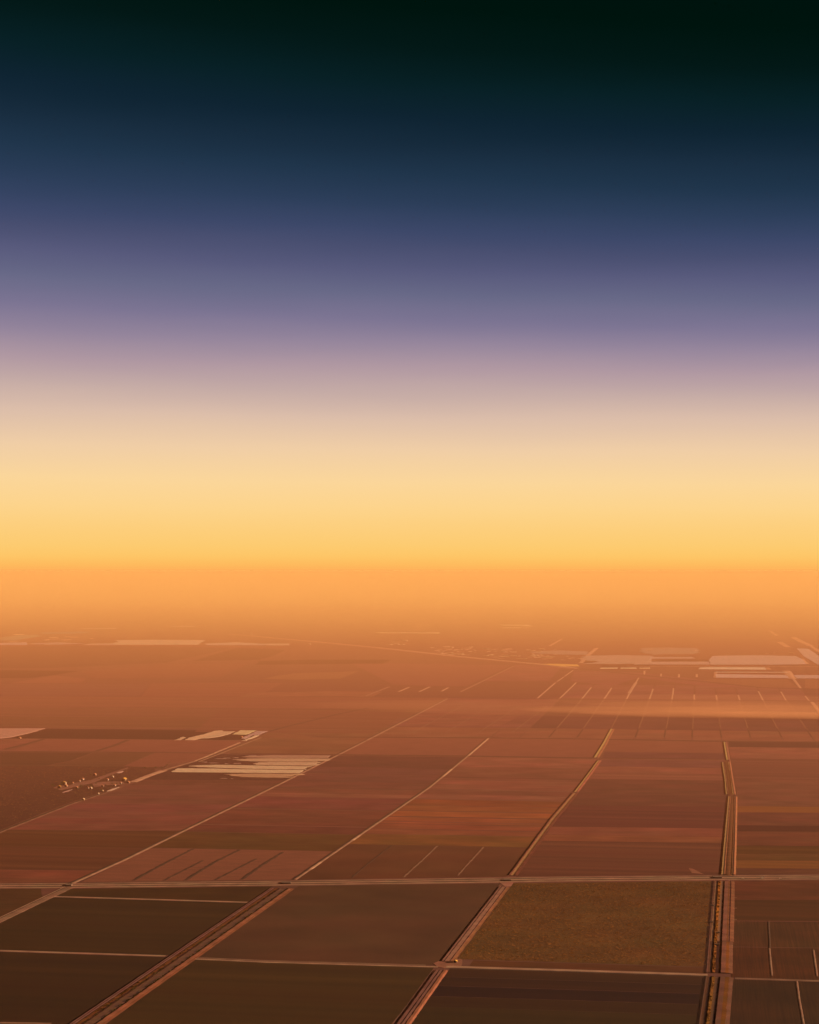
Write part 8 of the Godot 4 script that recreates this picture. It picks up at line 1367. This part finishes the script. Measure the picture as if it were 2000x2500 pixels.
	again(tree, Vector3(-818.1, 0.3, -5327.3), 22.10, 0.80, "small dark tree between two sheds of the dirt yard")
	again(tree, Vector3(-802.7, 0.3, -5410.7), 23.80, 0.80, "small dark tree between the large yellow barn and the pink roofed shed")
	again(tree, Vector3(-960.0, 0.3, -5393.9), 25.50, 0.80, "small dark tree behind the left barns of the farmstead")
	again(tree, Vector3(-940.4, 0.3, -5540.9), 27.20, 0.80, "small dark tree beside the orange roofed house across the lane, farther one")
	again(tree, Vector3(-929.6, 0.3, -5563.2), 28.90, 0.80, "small dark tree beside the orange roofed house across the lane")
	again(tree, Vector3(-960.2, 0.3, -5368.7), 30.60, 0.90, "small dark tree behind the orange roofed house at the left end")
	again(tree, Vector3(-877.8, 0.3, -5337.6), 32.30, 0.60, "small dark tree left of the dirt yard")
	again(tree, Vector3(-829.4, 0.3, -5266.5), 34.00, 0.70, "small dark tree on the bank of the farm pond")
	again(tree, Vector3(-802.6, 0.3, -5317.1), 35.70, 0.70, "small dark tree on the near side of the large yellow barn")
	again(tree, Vector3(-960.6, 0.3, -5207.0), 37.40, 0.70, "small dark tree below the leftmost barn of the farmstead")
	again(tree, Vector3(-869.5, 0.3, -5177.7), 39.10, 0.60, "small dark tree below the pale roofed cottage")
	again(tree, Vector3(-906.2, 0.3, -5207.0), 40.80, 0.70, "small dark tree well below the small house near the lane")
	again(tree, Vector3(-888.4, 0.3, -5563.2), 42.50, 0.60, "small dark tree behind the pale roofed shed of the yard")
	again(tree, Vector3(-800.7, 0.3, -5760.3), 44.20, 0.80, "small dark tree on the left of the wide pale road")
	again(tree, Vector3(-768.4, 0.3, -5772.4), 45.90, 0.80, "small dark tree at the top of the wide pale road")
	again(tree, Vector3(-742.8, 0.3, -5908.1), 47.60, 0.70, "small dark tree at the bend above the wide pale road, farthest")
	again(tree, Vector3(-741.4, 0.3, -5796.6), 49.30, 0.80, "small dark tree at the bend above the wide pale road, nearest")
	again(tree, Vector3(-748.0, 0.3, -5760.3), 51.00, 0.70, "small dark tree left of the bend above the wide pale road")
	again(tree, Vector3(-742.6, 0.3, -5845.6), 52.70, 0.80, "small dark tree in the middle of the bend above the wide pale road")
	silo("silo", Vector3(-2464.4, 0, -18967.1), 7, 15, white, "bright far tower like silo, left of the far highway")
	silo("silo", Vector3(-1475.9, 0, -17760.2), 8, 15, white, "bright far silo at the start of the highway")
	silo("silo", Vector3(-807.0, 0, -15365.3), 10, 9, white, "bright round far tank below the far highway")
	make_vehicle("car", Vector3(648.4, 1, -3714.7), 3.142, "car", Color(0.7, 0.6, 0.52), "pale car on the main road, nearest to the right canal")
	make_vehicle("van", Vector3(687.2, 1, -3717.6), 0.000, "van", Color(0.75, 0.66, 0.58), "white van on the main road, between two cars")
	make_vehicle("car", Vector3(721.4, 1, -3714.7), 0.000, "car", Color(0.55, 0.4, 0.34), "small reddish car, rightmost on the main road")
	gate(Vector3(541.3, 0.4, -3416.3), -0.158, 4.5, "dark check gate across the small left water course, nearer to the main road")
	gate(Vector3(514.2, 0.4, -3256.8), -0.158, 4.5, "dark check gate across the small left water course, second from the main road")
	gate(Vector3(509.7, 0.4, -3161.9), -0.158, 6, "wide dark check gate across the right canal where the water narrows")
	gate(Vector3(492.4, 0.4, -3060.9), -0.158, 6, "dark check gate at the overgrown end of the right canal")
	bridge(Vector3(601.1, 0, -3732.4), 0.01, 16, 15, "concrete bridge that carries the main road over the right canal")
	bridge(Vector3(188.9, 0, -3700.5), 0.01, 14, 15, "pale concrete bridge of the main road at the middle field road")
	bridge(Vector3(-236.7, 0, -3666.8), 0.01, 18, 15, "concrete bridge that carries the main road over the wide canal")
	bridge(Vector3(-649.5, 0, -3640.7), 0.01, 12, 15, "concrete bridge of the main road at the lower left road")
	var bush := clump_mesh(5, 1.6, 1.3, 16)
	var dry := paint("dry_brush", 0.1, 0.046, 0.013)
	var weed := paint("dark_weed", 0.06, 0.045, 0.015)
	var spots := []
	spots = along(V([384.6,-2436.4,456.7,-2823.6]), 6.4, 9.4, 2.4, 0.9, 4, -0.1)
	spots += along(V([461.9,-2852.1,503.1,-3089.6,503.7,-3092.9,607.2,-3688.4]), 6.6, 9.6, 2.4, 0.9, 7, -0.1)
	scatter("shrubbery", bush, dry, spots, 0.5, 1.2, "orange dry brush along the banks of the right canal", 8)
	spots = along(V([-442.9,-2436.4,-427.8,-2534.7,-384.3,-2784.6,-331.2,-3089.6]), 7.0, 11.0, 1.0, 0.8, 9, 0.0)
	scatter("shrubbery", bush, paint("dry_brush_left", 0.11, 0.05, 0.012), spots, 0.5, 1.2, "orange brown brush on the left bank of the wide canal", 9)
	spots = along(V([-442.9,-2436.4,-427.8,-2534.7,-384.3,-2784.6,-331.2,-3089.6,-279.5,-3386.6,-241.7,-3603.4]), 3.2, 5.5, 1.5, 0.6, 10, 0.0) + along(V([-442.9,-2436.4,-427.8,-2534.7,-384.3,-2784.6,-331.2,-3089.6,-279.5,-3386.6,-241.7,-3603.4]), -13.0, -11.2, 1.5, 0.9, 11, 0.0)
	scatter("shrubbery", bush, weed, spots, 0.5, 1.15, "dark weeds at the waterside of the canals", 10)
	spots = inside(V([198.7,-3656.9,390,-3670.1,582.2,-3680.1,506.4,-3243.3,446.8,-2899.6,262.6,-2928.5,74.7,-2956.3,130.2,-3269.3]), 34000, 21)
	scatter("vegetation", clump_mesh(6, 0.9, 1.3, 8), paint("olive_crop", 0.25, 0.105, 0.03), spots, 0.5, 1.5, "bushy olive crop of the speckled field", 22)
	spots = inside(V([-1504,-5834,-1183,-5858,-788,-5822,-771,-5623,-815.7,-5274.1,-887.9,-4905.2,-956.2,-4391.3,-981.2,-4073,-1011.7,-3930.6]), 9000, 23)
	scatter("vegetation", clump_mesh(7, 1.4, 1.6, 8), paint("grassland_brush", 0.2, 0.105, 0.034), spots, 0.5, 1.3, "rough brush on the grassland left of the farmstead", 24)
	var hall := gabled("warehouse", Vector3(343.5, 0, -13646.5), 1.413, 36.0, 84.0, 4.0, 1.8, white, white, "long pale hall of the far town, nearest the highway", "warehouse", "halls of the far town")
	again(hall, Vector3(483.8, 0, -14992.3), -0.158, 0.72, "pale far hall among the scattered buildings of the far town")
	again(hall, Vector3(389.7, 0, -14436.7), -0.158, 0.58, "pale far hall among the scattered buildings of the far town")
	again(hall, Vector3(301.4, 0, -14704.8), 1.413, 0.71, "pale far hall among the scattered buildings of the far town")
	again(hall, Vector3(437.3, 0, -14612.2), 1.413, 0.79, "pale far hall among the scattered buildings of the far town")
	again(hall, Vector3(327.6, 0, -14837.2), -0.158, 0.79, "pale far hall among the scattered buildings of the far town")
	again(hall, Vector3(996.4, 0, -14639.0), -0.158, 0.44, "pale far hall among the scattered buildings of the far town")
	again(hall, Vector3(632.9, 0, -14120.1), -0.158, 0.51, "pale far hall among the scattered buildings of the far town")
	again(hall, Vector3(958.0, 0, -14065.6), -0.158, 0.90, "pale far hall among the scattered buildings of the far town")
	again(hall, Vector3(589.3, 0, -14615.2), 1.413, 0.74, "pale far hall among the scattered buildings of the far town")
	again(hall, Vector3(902.4, 0, -14146.3), 1.413, 0.85, "pale far hall among the scattered buildings of the far town")
	again(hall, Vector3(699.7, 0, -14143.3), 1.413, 0.52, "pale far hall among the scattered buildings of the far town")
	again(hall, Vector3(1016.1, 0, -14012.9), 1.413, 0.61, "pale far hall among the scattered buildings of the far town")
	again(hall, Vector3(615.1, 0, -14344.5), 1.413, 0.61, "pale far hall among the scattered buildings of the far town")
	again(hall, Vector3(594.5, 0, -14490.1), -0.158, 0.58, "pale far hall among the scattered buildings of the far town")
	again(hall, Vector3(1008.9, 0, -14480.3), -0.158, 0.95, "pale far hall among the scattered buildings of the far town")
	again(hall, Vector3(573.3, 0, -13493.7), -0.158, 0.93, "pale far hall among the scattered buildings of the far town")
	again(hall, Vector3(539.2, 0, -13357.6), -0.158, 0.85, "pale far hall among the scattered buildings of the far town")
	again(hall, Vector3(707.8, 0, -13348.5), 1.413, 1.00, "pale far hall among the scattered buildings of the far town")
	again(hall, Vector3(676.9, 0, -13529.7), 1.413, 0.59, "pale far hall among the scattered buildings of the far town")
	again(hall, Vector3(763.2, 0, -12940.3), 1.413, 0.80, "pale far hall among the scattered buildings of the far town")
	again(hall, Vector3(889.8, 0, -13430.9), -0.158, 0.77, "pale far hall among the scattered buildings of the far town")
	again(hall, Vector3(946.6, 0, -13124.7), 1.413, 0.94, "pale far hall among the scattered buildings of the far town")
	again(hall, Vector3(977.6, 0, -13224.8), 1.413, 0.72, "pale far hall among the scattered buildings of the far town")
	again(hall, Vector3(863.5, 0, -13342.2), -0.158, 0.91, "pale far hall among the scattered buildings of the far town")
	again(hall, Vector3(301.1, 0, -13871.8), -0.158, 0.72, "pale far hall among the scattered buildings of the far town")
	again(hall, Vector3(305.4, 0, -13654.2), -0.158, 0.52, "pale far hall among the scattered buildings of the far town")
	again(hall, Vector3(242.4, 0, -14107.6), -0.158, 0.60, "pale far hall among the scattered buildings of the far town")
	again(hall, Vector3(2133.6, 0, -14217.8), -0.158, 0.66, "pale far hall among the scattered buildings of the far town")
	again(hall, Vector3(1942.4, 0, -14592.8), -0.158, 0.79, "pale far hall among the scattered buildings of the far town")
	again(hall, Vector3(1806.0, 0, -14326.4), -0.158, 0.83, "pale far hall among the scattered buildings of the far town")
	again(hall, Vector3(2578.7, 0, -13726.0), -0.158, 0.54, "pale far hall among the scattered buildings of the far town")
	again(hall, Vector3(2647.1, 0, -13810.1), -0.158, 0.50, "pale far hall among the scattered buildings of the far town")
	again(hall, Vector3(2288.3, 0, -13597.9), -0.158, 0.49, "pale far hall among the scattered buildings of the far town")
	again(hall, Vector3(2770.5, 0, -13805.0), -0.158, 0.94, "pale far hall among the scattered buildings of the far town")
	again(hall, Vector3(-111.6, 0, -15595.3), 1.413, 0.55, "pale far hall among the scattered buildings of the far town")
	again(hall, Vector3(-125.4, 0, -15642.0), -0.158, 0.66, "pale far hall among the scattered buildings of the far town")
	again(hall, Vector3(-160.9, 0, -15359.5), -0.158, 0.98, "pale far hall among the scattered buildings of the far town")
	again(hall, Vector3(-98.1, 0, -15421.7), -0.158, 0.80, "pale far hall among the scattered buildings of the far town")
	again(hall, Vector3(-57.3, 0, -16277.6), -0.158, 0.84, "pale far hall among the scattered buildings of the far town")
	again(hall, Vector3(-140.5, 0, -15915.6), -0.158, 0.45, "pale far hall among the scattered buildings of the far town")
	again(hall, Vector3(-57.5, 0, -15414.3), -0.158, 0.71, "pale far hall among the scattered buildings of the far town")
	again(hall, Vector3(-37.5, 0, -16211.2), -0.158, 0.95, "pale far hall among the scattered buildings of the far town")
	dust(Vector3(1591.9, 13.5, -7713.1), -0.178, Vector3(900, 30, 150), 0.00300, Color(0.680, 0.340, 0.180), "dust drifting low over the square fields on the right")
	dust(Vector3(1337.7, 11.7, -7777.4), -0.178, Vector3(1300, 26, 260), 0.00160, Color(0.680, 0.340, 0.180), "dust drifting low over the square fields on the right")
	dust(Vector3(1197.1, 10.8, -7954.2), -0.178, Vector3(1500, 24, 420), 0.00090, Color(0.680, 0.340, 0.180), "dust drifting low over the square fields on the right")
	dust(Vector3(1579.7, 13.5, -8163.1), -0.178, Vector3(1700, 30, 700), 0.00060, Color(0.680, 0.340, 0.180), "dust drifting low over the square fields on the right")
	dust(Vector3(974.4, 9, -8092.3), -0.178, Vector3(1100, 20, 400), 0.00060, Color(0.680, 0.340, 0.180), "dust drifting low over the square fields on the right")
	dust(Vector3(1550.9, 15.3, -8484.9), -0.178, Vector3(1900, 34, 900), 0.00040, Color(0.680, 0.340, 0.180), "dust drifting low over the square fields on the right")
	dust(Vector3(835.2, 16.2, -8092.3), -0.178, Vector3(2600, 36, 900), 0.00035, Color(0.680, 0.340, 0.180), "dust drifting low over the square fields on the right")
	dust(Vector3(1606.4, 18, -7864.8), -0.178, Vector3(1200, 40, 500), 0.00070, Color(0.680, 0.340, 0.180), "dust drifting low over the square fields on the right")
